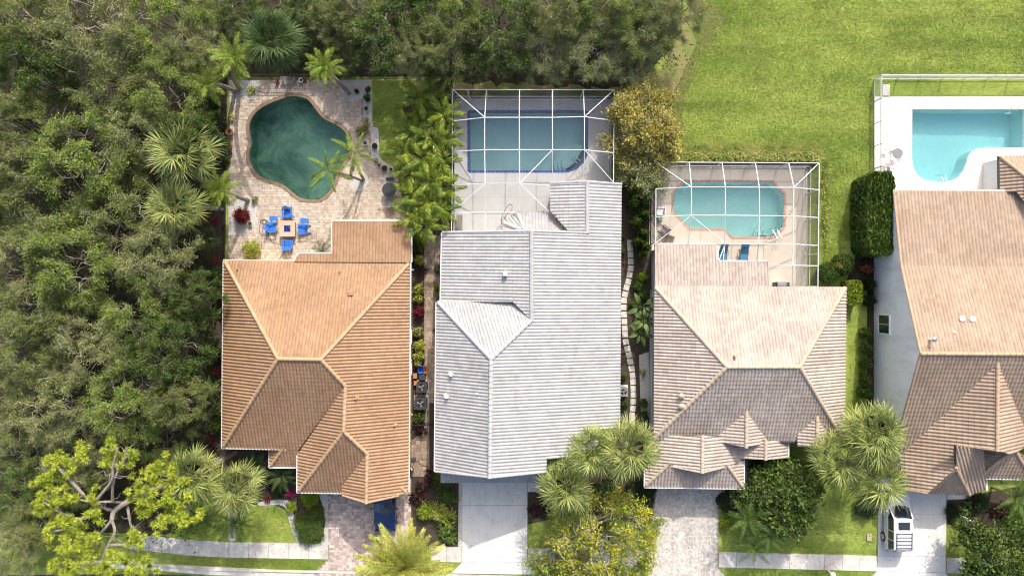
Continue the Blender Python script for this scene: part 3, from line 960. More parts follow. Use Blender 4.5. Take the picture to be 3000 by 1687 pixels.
STUCCO = {'tan': mat('tan_stucco', (0.52, 0.38, 0.22), (0.45, 0.33, 0.19), 2, 0.9, bump=.2), 'pale': mat('pale_stucco', (0.62, 0.63, 0.62), (0.56, 0.57, 0.56), 2, 0.9, bump=.2),
          'aqua': mat('aqua_stucco', (0.42, 0.53, 0.52), (0.37, 0.47, 0.46), 2, 0.9, bump=.2), 'grey': mat('grey_blue_stucco', (0.76, 0.775, 0.785), (0.70, 0.715, 0.725), 1, 0.9, bump=.2, stain=(.22, .7, (1, 1, .25)))}
EV = 3.1

# ---- orange-roofed house
h1 = thing('house', 'house with the orange barrel-tile hip roof beside the wood', 'house', W(930, 1090, 0))
r = Roof(h1, TILE['orange'], DECKM)
RH = 6.6
r.plane('N', (657, 763, EV), (1201, 769, EV), (877, 1051, RH))
r.plane('W', (657, 763, EV), (652, 1309, EV), (814.5, 1051, RH))
r.plane('S', (652, 1309, EV), (875, 1316, EV), (877, 1052, RH))
r.plane('E', (1201, 769, EV), (1196, 1438, EV), (940, 1053, RH))
r.piece('N', [(657, 763), (1201, 769), (940, 1053), (814.5, 1051)])
r.piece('W', [(657, 763), (814.5, 1051), (652, 1309)])
r.piece('S', [(652, 1309), (814.5, 1051), (940, 1053), (1011, 1131), (875, 1316)])
r.piece('S', [(843, 1313), (875, 1316), (872, 1366), (791, 1366), (832, 1310)])
r.plane('w1', (791, 1366, 2.4), (790, 1315, 2.4), (829, 1312, 3.1))
r.piece('w1', [(791, 1367), (790, 1314), (829, 1312)])
r.piece('E', [(1201, 769), (1198, 1180), (1010, 1180), (1012, 1131), (940, 1053)])
r.piece('E', [(1198, 1180), (1196, 1438), (1169, 1452), (1073, 1472), (1076, 1329), (1007, 1264), (1010, 1180)])
hA, hB = r.hit((1012, 1131), 'E').z, r.hit((1007, 1264), 'E').z
r.plane('w2', (873, 1331, EV), (872, 1440, EV), (1009, 1264, (hA + hB) / 2))
r.piece('w2', [(1011, 1131), (1007, 1264), (873, 1441), (873, 1329)])
hC = r.hit((1076, 1329), 'E').z
r.plane('S2', (872, 1440, EV), (1002, 1441, EV), (1007, 1264, hB))
r.piece('S2', [(872, 1440), (1007, 1264), (1076, 1331), (1002, 1441)])
hD = r.hit((1073, 1472), 'E').z
r.plane('w3', (1002.5, 1425, 3.6), (1002.5, 1450, 3.6), (1075, 1400, (hC + hD) / 2))
r.piece('w3', [(1076, 1329), (1073, 1472), (1002.5, 1450), (1002.5, 1424)])
r.plane('P', (974, 648, 2.75), (1205, 648, 2.75), (1090, 770, 3.25))
r.piece('P', [(974, 648), (1203, 648), (1203, 769), (974, 768)])
r.piece('P', [(876, 743), (974, 743), (974, 768), (862, 767)])
C1 = CAP['orange']
for a, b in (((660, 768), (814.5, 1051)),):
    r.ridge(r.hit(a, 'W'), r.hit(b, 'W'), C1)
r.ridge(r.hit((1198, 772), 'E'), r.hit((940, 1053), 'E'), C1)
r.ridge(r.hit((814.5, 1051), 'N'), r.hit((940, 1053), 'N'), C1)
r.ridge(r.hit((656, 1305), 'W'), r.hit((814.5, 1051), 'W'), C1)
r.ridge(r.hit((1012, 1131), 'E'), r.hit((940, 1053), 'E'), C1)
r.ridge(r.hit((1007, 1264), 'E'), r.hit((1012, 1131), 'E'), C1)
r.ridge(r.hit((877, 1435), 'w2'), r.hit((1007, 1264), 'w2'), C1)
r.ridge(r.hit((1076, 1329), 'E'), r.hit((1007, 1264), 'E'), C1)
r.ridge(r.hit((1073, 1474), 'E'), r.hit((1076, 1329), 'E'), C1)
r.ridge(r.hit((795, 1362), 'w1'), r.hit((830, 1312), 'w1'), C1, r=.13)
r.ridge(r.hit((1188, 1440), 'E'), r.hit((1172, 1426), 'E'), C1, r=.14)
for a in ((1004, 1450), (1168, 1451)):
    r.ridge(r.hit(a, 'w3' if a[0] < 1010 else 'E'), r.hit((1073, 1472), 'E'), C1, r=.09)
r.finish()
gutter(h1, [W(655, 762, EV), W(1203, 767, EV)]); gutter(h1, [W(1203, 768, EV), W(1198, 1440, EV)]); gutter(h1, [W(655, 765, EV), W(650, 1312, EV)]); gutter(h1, [W(650, 1312, EV), W(840, 1316, EV)])
gutter(h1, [W(871, 1332, EV), W(870, 1442, EV)]); gutter(h1, [W(870, 1442, EV), W(1001, 1444, EV)]); gutter(h1, [W(789, 1316, 2.4), W(789, 1369, 2.4)]); gutter(h1, [W(789, 1369, 2.4), W(872, 1369, 2.4)])
gutter(h1, [W(974, 646, 2.75), W(1205, 646, 2.75)]); gutter(h1, [W(972, 646, 2.75), W(972, 741, 2.75)]); gutter(h1, [W(972, 741, 2.75), W(874, 741, 2.75)]); gutter(h1, [W(874, 741, 2.75), W(858, 766, 2.75)]); gutter(h1, [W(1206, 648, 2.75), W(1206, 768, 2.75)])
wb = walls(h1, [(657, 763), (1201, 769), (1198, 1400), (1002, 1400), (875, 1400), (875, 1316), (652, 1309)], EV, .22, EV - .02, STUCCO['tan'])
MB().prism(offset_loop([tuple(W(*p, 2.7).xy) for p in [(990, 655), (1203, 655), (1203, 768), (990, 768)]], -.3), 0, 2.6).build('lanai_wall', STUCCO['tan'], h1)
xe = max(p[0] for p in wb)
for py, w in ((985, 1.3), (1080, 1.1)):
    window(h1, (xe + .02, W(1201, py, 2).y, 1.6), w, 1.3, 0.0)
garage_door(h1, Vector((W(1090, 0, EV).x, min(p[1] for p in wb) - .05, 0)), 3.0, 2.2, M['white'])
for py in (1210, 1370):
    p = W(1208, py, 2.4); q = W(1200, py - 8 if py < 1300 else py + 14, 2.9)
    MB().beam(Vector((xe, p.y, 2.3)), Vector((xe + .35, p.y, 2.95)), .1, .12).build('eave_bracket', STUCCO['tan'], h1)
p = W(1206, 790, 2.9); MB().tube([p, p + Vector((.1, 0, -.3)), Vector((xe + .05, p.y, 1.8)), Vector((xe + .05, p.y, .1))], .045, 6).build('downspout', M['alu'], h1)
for px, pl in (((697, 789), 'N'), ((996, 797), 'N')):
    vent_pipe(h1, r.hit(px, pl), .06, .35, TILE['orange'])
p = r.hit((1029, 860), 'N'); MB().bbox((p.x, p.y, p.z + .12), (.42, .36, .3), .05).build('roof_vent', TILE['orange'], h1)
for px in ((1045, 1165), (1158, 1243)):
    vent_pipe(h1, r.hit(px, 'E'), .09, .4, CAP['orange'])

# ---- white-roofed house
h2 = thing('house', 'house with the white barrel-tile roof in the middle of the picture', 'house', W(1540, 1000, 0))
r = Roof(h2, TILE['white'], DECKW, 0.25, 0.36, 0.044, 0.038)
E2 = 3.0
r.plane('E', (1820, 560, E2), (1816, 1240, E2), (1437, 1200, 6.2))
z1 = r.hit((1557, 677), 'E').z; z2 = r.hit((1557, 938), 'E').z; zq = r.hit((1438.5, 1051.5), 'E').z
r.plane('W1', (1296, 682, 3.2), (1292, 881, 3.2), (1557, 800, (z1 + z2) / 2))
r.plane('W2', (1280, 885, 3.5), (1275, 1380, 3.5), (1436.5, 1200, r.hit((1436.5, 1200), 'E').z))
r.plane('N', (1285, 883, 3.5), (1554.5, 935.5, z2), (1438.5, 1051.5, zq))
z3 = r.hit((1720, 600), 'E').z
r.plane('W3', (1612, 541, 3.3), (1612, 617, 3.3), (1720, 600, z3))
r.plane('Np', (1514, 620, 2.7), (1612, 620, 2.7), (1558, 676, 3.15))
r.plane('Wp', (1514, 620, 2.7), (1474, 652, 2.7), (1530, 672, 3.15))
r.plane('Wq', (1474, 652, 2.7), (1470, 675, 2.7), (1526, 671, 3.1))
r.piece('E', [(1720, 532), (1821, 540), (1819, 790), (1724, 681)][0:1] + [(1821, 540), (1819, 800), (1720, 800)])
r.piece('E', [(1557, 676), (1720, 682), (1720, 800), (1557, 938)])
r.piece('E', [(1720, 800), (1819, 800), (1816, 1250), (1720, 1262)])
r.piece('E', [(1557, 938), (1720, 800), (1720, 1262), (1602, 1341), (1437, 1341), (1438.5, 1051.5)])
r.piece('E', [(1437, 1341), (1602, 1341), (1600, 1380), (1434.5, 1398)])
r.piece('E', [(1602, 1341), (1720, 1262), (1755, 1262), (1752, 1300), (1680, 1334)])
r.piece('W1', [(1296, 682), (1557, 676), (1557, 938), (1503, 884), (1292, 883)])
r.piece('N', [(1285, 883), (1503, 884), (1555, 936), (1438.5, 1051.5)])
r.piece('W2', [(1280, 885), (1438.5, 1051.5), (1434.5, 1398), (1275, 1380)])
r.piece('W3', [(1612, 536), (1720, 532), (1720, 681), (1666, 677), (1612, 619)])
r.piece('Np', [(1514, 620), (1612, 620), (1666, 677), (1536, 673)])
r.piece('Wp', [(1514, 620), (1536, 673), (1526, 671), (1474, 652)])
r.piece('Wq', [(1474, 652), (1526, 672), (1470, 676)])
C2 = CAP['white']
for a, b, pl in (((1557, 678), (1557, 938), 'E'), ((1438.5, 1051.5), (1557, 938), 'E'), ((1434.5, 1400), (1438.5, 1051.5), 'E'), ((1283, 885), (1438.5, 1051.5), 'W2'),
                 ((1720, 532), (1720, 682), 'E'), ((1514, 620), (1536, 673), 'Np'), ((1474, 652), (1526, 672), 'Wp')):
    r.ridge(r.hit(a, pl), r.hit(b, pl), C2, r=.17)
for a, b, pl in (((1296, 681), (1557, 676), 'W1'), ((1557, 677), (1724, 682), 'E'), ((1275, 1380), (1434, 1397), 'W2'), ((1600, 1381), (1436, 1398), 'E'), ((1612, 537), (1720, 532), 'W3'), ((1821, 540), (1720, 532), 'E'),
                 ((1680, 1334), (1602, 1341), 'E')):
    r.ridge(r.hit(a, pl), r.hit(b, pl), C2, r=.10)
r.plane('pent', (1291, 1412, 2.5), (1597, 1412, 2.5), (1440, 1378, 3.3))
r.piece('pent', [(1291, 1412), (1597, 1412), (1597, 1372), (1291, 1372)])
r.finish()
gutter(h2, [W(1294, 682, 3.2), W(1290, 883, 3.2)]); gutter(h2, [W(1278, 886, 3.5), W(1273, 1380, 3.5)])
gb = [r.hit(p, 'W2') for p in ((1290, 1386), (1434.5, 1395))] + [r.hit((1590, 1379), 'E')]
yb = W(1434, 1372, 4).y
walls(h2, [(1296, 690), (1819, 690), (1815, 1240), (1750, 1255), (1680, 1318), (1598, 1325), (1598, 1362), (1290, 1362), (1290, 890)], E2, .25, E2 - .15, STUCCO['pale'])
g = MB()
P = [Vector((p.x, yb + .35, p.z - .25)) for p in gb]
base = [Vector((P[0].x + .2, P[0].y, 2.4)), Vector((P[2].x - .2, P[0].y, 2.4))]
g.add([base[0], base[1], P[2], P[1], P[0]] + [v + Vector((0, .2, 0)) for v in (base[0], base[1], P[2], P[1], P[0])], [(0, 1, 2, 3, 4), (9, 8, 7, 6, 5)] + [(i, (i + 1) % 5, (i + 1) % 5 + 5, i + 5)[::-1] for i in range(5)])
g.build('gable_wall', STUCCO['pale'], h2)
def gable_back(house, pts, dy, z0, m):
    P = [Vector((p.x, p.y - dy, p.z - .22)) for p in pts]
    base = [Vector((P[0].x, P[0].y, z0)), Vector((P[-1].x, P[-1].y, z0))]
    V = [base[0]] + P + [base[1]]
    n = len(V)
    MB().add(V + [v - Vector((0, .2, 0)) for v in V], [tuple(range(n)), tuple(range(2 * n - 1, n - 1, -1))] + [(i, i + n, (i + 1) % n + n, (i + 1) % n) for i in range(n)]).build('gable_wall', m, house)
gable_back(h2, [r.hit((1306, 682), 'W1'), r.hit((1557, 677), 'W1'), r.hit((1720, 682), 'E')], .35, 0.0, STUCCO['pale'])
gable_back(h2, [r.hit((1620, 536), 'W3'), r.hit((1720, 532), 'W3'), r.hit((1812, 540), 'E')], .35, 0.0, STUCCO['pale'])
MB().prism([tuple(W(x, y, 3).xy) for x, y in ((1622, 552), (1808, 552), (1808, 700), (1622, 700))], 0, 2.9).build('wing_wall', STUCCO['pale'], h2)
garage_door(h2, Vector((W(1450, 0, 0).x, W(0, 1362, E2).y + .2, 0)), 4.9, 2.2, M['white'])
p = r.hit((1480, 803), 'W1'); MB().bbox((p.x, p.y, p.z + .2), (.32, .32, .55), .04).build('roof_vent', M['white'], h2)
for px in ((1323, 1095), (1310, 1160)):
    vent_pipe(h2, r.hit(px, 'W2'), .13, .5, M['white'])
vent_pipe(h2, r.hit((1398, 1153), 'W2'), .06, .25, M['white'])

# ---- beige-roofed house
h3 = thing('house', 'house with the pale beige tile hip roof and small front gables', 'house', W(2150, 1060, 0))
r = Roof(h3, TILE['beige'], DECKM, 0.25, 0.36)
R3 = 5.8
r.plane('N', (1918, 839, EV), (2478, 841, EV), (2240, 1075, R3))
r.plane('W', (1918, 839, EV), (1916, 1285, EV), (2129.6, 1075, R3))
r.plane('S', (1916, 1287, EV), (2465, 1291, EV), (2240, 1076, R3))
r.plane('E', (2478, 841, EV), (2474, 1290, EV), (2343, 1075, R3))
r.piece('N', [(1918, 839), (2478, 841), (2343, 1075), (2129.6, 1075)])
r.piece('W', [(1918, 839), (2129.6, 1075), (1916, 1285)])
r.piece('S', [(1916, 1286), (2129.6, 1075), (2187.6, 1075), (2187.6, 1204), (2085, 1291)])
r.piece('S', [(2187.6, 1204), (2187.6, 1075), (2343, 1075), (2394.5, 1219), (2337, 1272), (2337, 1293), (2250, 1293)])
r.piece('S', [(2394.5, 1219), (2343, 1075), (2466, 1272), (2466, 1292), (2425, 1292), (2420, 1272)])
r.piece('E', [(2478, 841), (2474, 1240), (2467, 1285), (2343, 1075)])
def dormer(k, top, tip, lc, rc):
    zt = r.hit(top, 'S').z
    r.plane(k + 'w', (*lc, r.hit((lc[0], lc[1] - 3), 'S').z), (lc[0], lc[1] - 30, r.hit((lc[0], lc[1] - 3), 'S').z), (*tip, zt))
    r.plane(k + 'e', (*rc, r.hit((rc[0], rc[1] - 3), 'S').z), (rc[0], rc[1] - 30, r.hit((rc[0], rc[1] - 3), 'S').z), (*tip, zt))
    r.piece(k + 'w', [top, tip, lc]) if k == 'd1' else r.piece(k + 'w', [top, tip, (lc[0], tip[1] - 5), lc])
    r.piece(k + 'e', [top, tip, rc]) if k == 'd1' else r.piece(k + 'e', [top, tip, (rc[0], tip[1] - 5), rc])
    r.ridge(r.hit((tip[0], tip[1] + 2), k + 'w'), r.hit(top, k + 'w'), CAP['beige'], r=.15)
dormer('d1', (2187.6, 1204), (2186, 1309), (2084, 1291), (2251, 1296))
dormer('d2', (2394.5, 1219), (2393, 1311), (2337, 1272), (2425, 1276))
# garage with a Dutch gable
ZG = 2.6
zr = 4.2
r.plane('gw', (1892, 1291, ZG), (1890, 1424, ZG), (2057, 1340, zr))
r.plane('ge', (2178, 1344, ZG), (2178, 1428, ZG), (2057, 1340, zr))
r.plane('gs', (1890, 1424, ZG), (2178, 1428.5, ZG), (2046, 1363, 3.4))
r.piece('gw', [(1916, 1275), (2058, 1275), (2057, 1384), (1956, 1363), (1890, 1424), (1893, 1340)][0:4] + [(1911, 1340)])
r.piece('gw', [(1911, 1340), (1956, 1363), (1890, 1424), (1892, 1330)])
r.piece('ge', [(2058, 1275), (2170, 1285), (2178, 1345), (2178, 1350), (2132, 1365), (2057, 1384)])
r.piece('ge', [(2132, 1365), (2178, 1344), (2178, 1428)])
r.piece('gs', [(1890, 1424), (2178, 1428.5), (2132, 1364), (2057, 1352), (1956, 1362)])
for a, b, pl in (((2057, 1385), (2058, 1275), 'gw'), ((1893, 1421), (1956, 1362), 'gs'), ((2176, 1426), (2132, 1364), 'gs')):
    r.ridge(r.hit(a, pl), r.hit(b, pl), CAP['beige'], r=.14)
for a, pl in (((1956, 1363), 'gw'), ((2132, 1365), 'ge')):
    r.ridge(r.hit(a, pl), r.hit((2057, 1384), pl), CAP['beige'], r=.09)
r.plane('pw', (2151, 1300, 2.7), (2151, 1343, 2.7), (2243, 1320, 3.6))
r.plane('pe', (2308, 1300, 2.7), (2308, 1343, 2.7), (2243, 1320, 3.6))
r.piece('pw', [(2155, 1290), (2243, 1288), (2243, 1345), (2151, 1342)])
r.piece('pe', [(2243, 1288), (2307, 1294), (2308, 1342), (2243, 1345)])
r.ridge(r.hit((2243, 1347), 'pw'), r.hit((2243, 1288), 'pw'), CAP['beige'], r=.13)
r.plane('P', (1918, 716, 2.5), (2100, 716, 2.5), (2050, 840, 3.05))
r.piece('P', [(1918, 716), (2101, 716), (2101, 841), (1918, 841)])
r.piece('P', [(2101, 766), (2249, 766), (2252, 841), (2101, 841)])
for a, b, pl in (((1920, 842), (2129.6, 1075), 'W'), ((2476, 843), (2343, 1075), 'E'), ((2129.6, 1075), (2343, 1075), 'N'), ((1918, 1283), (2129.6, 1075), 'W'), ((2465, 1280), (2343, 1075), 'E')):
    r.ridge(r.hit(a, pl), r.hit(b, pl), CAP['beige'], r=.16)
r.finish()
gutter(h3, [W(1888, 1340, ZG), W(1888, 1426, ZG)]); gutter(h3, [W(1888, 1427, ZG), W(2180, 1431, ZG)]); gutter(h3, [W(2180, 1431, ZG), W(2180, 1346, ZG)])
gutter(h3, [W(1916, 714, 2.5), W(2103, 714, 2.5)]); gutter(h3, [W(2103, 714, 2.5), W(2103, 764, 2.5)]); gutter(h3, [W(2103, 764, 2.5), W(2248, 764, 2.5)]); gutter(h3, [W(1915, 842, EV), W(1913, 1285, EV)], M['dark']); gutter(h3, [W(2256, 1294, EV), W(2336, 1295, EV)], M['dark']); gutter(h3, [W(2310, 1296, 2.7), W(2310, 1344, 2.7)])
walls(h3, [(1918, 842), (2474, 842), (2470, 1280), (1916, 1280)], EV, .2, EV - .12, STUCCO['aqua'])
walls(h3, [(1900, 1270), (2170, 1270), (2170, 1415), (1900, 1415)], ZG, .3, ZG - .12, STUCCO['aqua'], 'garage_wall')
MB().prism([tuple(W(x, y, 2.4).xy) for x, y in ((1925, 730), (2095, 730), (2095, 850), (1925, 850))], 0, 2.4).build('lanai_wall', STUCCO['aqua'], h3)
garage_door(h3, Vector((W(2015, 0, 0).x, W(0, 1415, ZG).y + .26, 0)), 4.6, 2.1, M['white'])
for px in ((1995, 1158), (1995, 1188)):
    vent_pipe(h3, r.hit(px, 'W'), .16, .5, CAP['beige'], cap=True)
vent_pipe(h3, r.hit((2151, 1042), 'N'), .1, .55, CAP['beige'])
vent_pipe(h3, r.hit((2116, 957), 'N'), .05, .2, M['white'])
vent_pipe(h3, r.hit((2388, 1094), 'E'), .05, .2, M['grey'])

# ---- tan-roofed house at the right edge
h4 = thing('house', 'tall tan-tiled house with a grey gable wall cut by the right edge', 'house', W(2830, 1000, 0))
r = Roof(h4, TILE['tan'], DECKM, 0.27, 0.38)
XR = 3260
r.plane('N1', (2618, 559, 3.1), (2951, 560, 3.1), (2640, 778, 4.2))
r.plane('N2', (2640, 778, 4.2), (2900, 779, 4.2), (2697, 1035, 6.8))
r.plane('S', (2697, 1037, 6.8), (3000, 1040, 6.8), (2649, 1207, 4.65))
r.piece('N1', [(2618, 559), (XR, 561), (XR, 782), (2640, 779)])
r.piece('N2', [(2640, 779), (XR, 782), (XR, 1038), (2697, 1035)])
r.piece('S', [(2697, 1036), (2922.6, 1037), (2922.6, 1064), (2731, 1247), (2635, 1335), (2632, 1275)])
r.piece('S', [(2922.6, 1037), (XR, 1038), (XR, 1300), (3020, 1300), (2922.6, 1064)])
zw = r.hit((2922.6, 1064), 'S').z
r.plane('ww', (2635, 1335, r.hit((2635, 1335), 'S').z), (2922.6, 1064, zw), (2921, 1319, zw))
r.piece('ww', [(2922.6, 1064), (2921, 1319), (2801, 1301), (2635, 1334)])
r.piece('ww', [(2635, 1334), (2801, 1301), (2800, 1371), (2717, 1444), (2649, 1432)])
zs = r.hit((2800, 1340), 'ww').z
r.plane('we', (3020, 1300, r.hit((3020, 1300), 'S').z), (2922.6, 1064, zw), (2921, 1319, zw))
r.piece('we', [(2922.6, 1064), (3022, 1300), (2960, 1330), (2921, 1319)])
r.plane('fs', (2717.6, 1444, 3.0), (2840, 1449, 3.0), (2800, 1371, zs))
r.piece('fs', [(2717.6, 1444), (2840, 1449), (2800, 1371)])
r.plane('fe', (2840, 1449, 3.0), (2889, 1436, 2.6), (2800, 1371, zs))
r.piece('fe', [(2800, 1303), (2800, 1371), (2840, 1449), (2889, 1432), (2880, 1316)])
r.plane('ew', (2864, 1398, 3.0), (2864, 1316, 3.0), (2971, 1314, 4.4))
r.piece('ew', [(2864, 1398), (2864, 1316), (2921, 1300), (2971, 1314)])
r.plane('es', (2864, 1399, 3.0), (3040, 1402, 3.0), (2971, 1314, 4.4))
r.piece('es', [(2864, 1399), (3120, 1404), (2971, 1314)])
r.plane('nw', (2928, 460, 2.9), (2930, 562, 2.9), (3010, 520, 4.0))
r.piece('nw', [(2928, 458), (3040, 545), (3040, 640), (2978, 562), (2929, 562)])
r.plane('nn', (2928, 458, 2.9), (3010, 457, 2.9), (3040, 545, 4.3))
r.piece('nn', [(2928, 457), (3200, 457), (3200, 545), (3040, 545)])
C4 = CAP['tan']
r.ridge(r.hit((2697, 1036), 'S'), r.hit((3200, 1039), 'S'), C4)
r.ridge(r.hit((2921, 1321), 'ww'), r.hit((2922.6, 1062), 'ww'), C4)
r.ridge(r.hit((2800, 1371), 'ww'), r.hit((2800, 1303), 'ww'), C4)
r.ridge(r.hit((2717, 1444), 'fs'), r.hit((2800, 1371), 'fs'), C4)
r.ridge(r.hit((2840, 1448), 'fs'), r.hit((2800, 1371), 'fs'), C4)
r.ridge(r.hit((2866, 1397), 'es'), r.hit((2971, 1314), 'es'), C4)
r.ridge(r.hit((3020, 1398), 'es'), r.hit((2971, 1314), 'es'), C4)
r.ridge(r.hit((2930, 459), 'nw'), r.hit((3040, 545), 'nw'), C4)
for a, b, pl in (((2618, 560), (2640, 779), 'N1'), ((2640, 779), (2697, 1035), 'N2'), ((2633, 1275), (2697, 1036), 'S'), ((2801, 1302), (2921, 1319), 'ww'), ((2650, 1432), (2717, 1444), 'ww')):
    r.ridge(r.hit(a, pl), r.hit(b, pl), C4, r=.09)
r.finish()
gutter(h4, [W(2616, 557, 3.1), W(XR, 559, 3.1)]); gutter(h4, [W(2925, 458, 2.9), W(2926, 562, 2.9)], M['dark']); gutter(h4, [W(2862, 1401, 3.0), W(3100, 1405, 3.0)]); gutter(h4, [W(2891, 1436, 2.6), W(2891, 1395, 2.6)])
xw = W(2560, 0, 0).x
G = [Vector((xw, W(0, 575, 0).y, 0))]
for px, pl in (((2622, 562), 'N1'), ((2640, 779), 'N1'), ((2697, 1036), 'S'), ((2640, 1250), 'S')):
    p = r.hit(px, pl); G.append(Vector((xw, p.y, p.z - .12)))
G.append(Vector((xw, G[-1].y, 0)))
G[0].y = G[1].y
n = len(G)
MB().add(G + [p + Vector((.25, 0, 0)) for p in G], [tuple(range(n)), tuple(range(2 * n - 1, n - 1, -1))] + [(i, (i + 1) % n, (i + 1) % n + n, i + n)[::-1] for i in range(n)]).build('gable_wall', STUCCO['grey'], h4)
MB().prism([(xw + .26, G[1].y - .02), (W(XR, 0, 3).x, G[1].y - .02), (W(XR, 0, 3).x, G[-1].y), (xw + .26, G[-1].y)], 0, 2.85).build('wall', STUCCO['grey'], h4)
MB().prism(offset_loop([tuple(W(x, y, 3).xy) for x, y in ((2655, 1270), (2880, 1270), (2880, 1410), (2655, 1410))], -.3), 0, 2.9).build('garage_wall', STUCCO['grey'], h4)
MB().prism([tuple(W(x, y, 0).xy) for x, y in ((2878, 478), (3150, 478), (3150, 640), (2878, 640))], 0, 2.75).build('wing_wall', STUCCO['pale'], h4)
garage_door(h4, Vector((W(2672, 0, 0).x + .1, W(0, 1410, 3).y + .26, 0)), 4.6, 2.1, M['white'])
window(h4, (xw - .03, W(0, 950, 1.9).y, 1.75), 1.5, 1.75, math.pi)
p0 = W(2590, 660, 0)
MB().beam((xw - .02, W(0, 600, 2).y, 1.1), (xw - .02, W(0, 700, 2).y, 1.1), .06, 2.0).build('door', M['glass'], h4)
for px in ((2816, 933), (2845, 934)):
    vent_pipe(h4, r.hit(px, 'N2'), .16, .35, M['white'], cap=True)
vent_pipe(h4, r.hit((2794, 973), 'N2'), .07, .3, M['white'])
p = r.hit((2722, 993), 'N2'); MB().tube([p - Vector((0, 0, .1)), p + Vector((0, 0, .75))], .1, 10).build('roof_vent', M['white'], h4)
MB().lathe(p + Vector((-.05, 0, .7)), [(.17, 0), (.17, .12), (.1, .16)], 12).build('vent_cap', M['steel'], h4)
# ---------------------------------------------------------------- screen cages over the pools
M['screen'] = clear_mat('insect_screen', (1, 1, 1), 0, opaque=0.08, ocol=(0.16, 0.16, 0.17))
M['screenwall'] = clear_mat('insect_screen_wall', (1, 1, 1), 0, opaque=0.58, ocol=(0.025, 0.028, 0.032))

def cage(label, loc, HP, HI, zf, beams, panels, wall_posts, w=0.052):
    """beams: polylines of (x, y, level); level p = eave rail, i = raised roof; all in zoom-view pixels"""
    t = thing('pool_screen_cage', label, 'screen cage', loc)
    lev = {'p': HP, 'i': HI, 'm': (HP + HI) / 2}
    P = lambda q: W(*zf([q[:2]])[0], lev[q[2]] if isinstance(q[2], str) else q[2])
    for pl in beams:
        for a, b in zip(pl[:-1], pl[1:]):
            a, b = P(a), P(b)
            d = (b - a).normalized()
            MB().beam(a - d * .03, b + d * .03, w, w * 1.3).build('roof_beam', M['alu'], t)
    for q in panels:
        MB().add([P(p) - Vector((0, 0, .06)) for p in q], [tuple(range(len(q)))]).build('screen_panel', M['screen'], t)
    for run in wall_posts:
        pts = [P(q) for q in run]
        for a in pts:
            MB().beam((a.x, a.y, .03), (a.x, a.y, a.z - .03), .07, .07).build('post', M['alu'], t)
        for a, b in zip(pts[:-1], pts[1:]):
            for zz_ in (.08, 1.0):
                MB().beam((a.x, a.y, zz_), (b.x, b.y, zz_), .05, .06).build('rail', M['alu'], t)
            MB().add([(a.x, a.y, .06), (b.x, b.y, .06), (b.x, b.y, b.z - .05), (a.x, a.y, a.z - .05)], [(0, 1, 2, 3)]).build('screen_panel', M['screenwall'], t)
    return t

p, i_ = 'p', 'i'
cols = [(437, 425, 425, 428, 430), (680, 678, 678, 682, 682), (922, 920, 921, None, None), (1147, 1155, 1155, None, None)]
B = [[(190, 157, p), (437, 159, p), (680, 159, p), (922, 159, p), (1147, 159, p), (1372, 160, p)],
     [(190, 157, p), (187, 388, p), (188, 608, p), (187, 855, p), (185, 1055, p), (182, 1190, p)],
     [(1372, 160, p), (1370, 385, p), (1369, 620, p), (1368, 835, p)],
     [(187, 388, p), (425, 361, i_), (678, 361, i_), (920, 361, i_), (1155, 356, i_), (1370, 385, p)],
     [(188, 610, p), (425, 597, i_), (678, 597, i_), (921, 597, i_), (1155, 598, i_), (1369, 620, p)],
     [(187, 856, p), (428, 843, i_), (682, 843, i_), (895, 858, p)],
     [(185, 1055, p), (430, 1055, p), (650, 1055, p)],
     [(437, 159, p), (425, 361, i_), (425, 597, i_), (428, 843, i_), (430, 1055, p), (431, 1195, p)],
     [(680, 159, p), (678, 361, i_), (678, 597, i_), (682, 843, i_), (680, 1050, p)],
     [(922, 159, p), (920, 361, i_), (921, 597, i_), (920, 838, p)],
     [(1147, 159, p), (1155, 356, i_), (1155, 598, i_), (1150, 832, p)],
     [(190, 157, p), (425, 361, i_)], [(1372, 160, p), (1155, 356, i_)], [(1160, 602, i_), (1367, 835, p)],
     [(428, 843, i_), (187, 1050, p)], [(682, 843, i_), (893, 1048, p)], [(921, 597, i_), (682, 843, i_)]]
xs = lambda a, b, c, d: [a, b, c, d]
PN = []
rows = [(159, p), (361, i_), (597, i_), (843, i_), (1055, p)]
cx = [188, 426, 680, 921, 1155, 1370]
for r0, r1, ncol in ((0, 1, 5), (1, 2, 5), (2, 3, 5), (3, 4, 3)):
    for c in range(ncol):
        lv = lambda k, rr: 'p' if (k in (0, 5) or rr[1] == 'p') else 'i'
        if (r0, c) == (3, 2):
            q = [(682, 843, 'i'), (895, 858, 'p'), (893, 1048, 'p'), (682, 1052, 'p')]
        else:
            q = [(cx[c], rows[r0][0], lv(c, rows[r0])), (cx[c + 1], rows[r0][0], lv(c + 1, rows[r0])), (cx[c + 1], min(rows[r1][0], 838 if c > 2 else 2000), lv(c + 1, rows[r1])), (cx[c], min(rows[r1][0], 838 if c > 2 else 2000), lv(c, rows[r1]))]
        PN += [[q[0], q[1], q[2]], [q[0], q[2], q[3]]]
cage('white-framed screen cage over the rectangular pool behind the white house', W(1560, 460), 2.95, 3.9, Z3, B, PN,
     [[(190, 157, p), (300, 158, p), (437, 159, p), (680, 159, p), (922, 159, p), (1147, 159, p), (1372, 160, p)],
      [(190, 157, p), (187, 388, p), (188, 608, p), (187, 855, p), (185, 1055, p), (182, 1190, p)], [(1372, 160, p), (1370, 385, p), (1369, 620, p), (1368, 835, p)]])

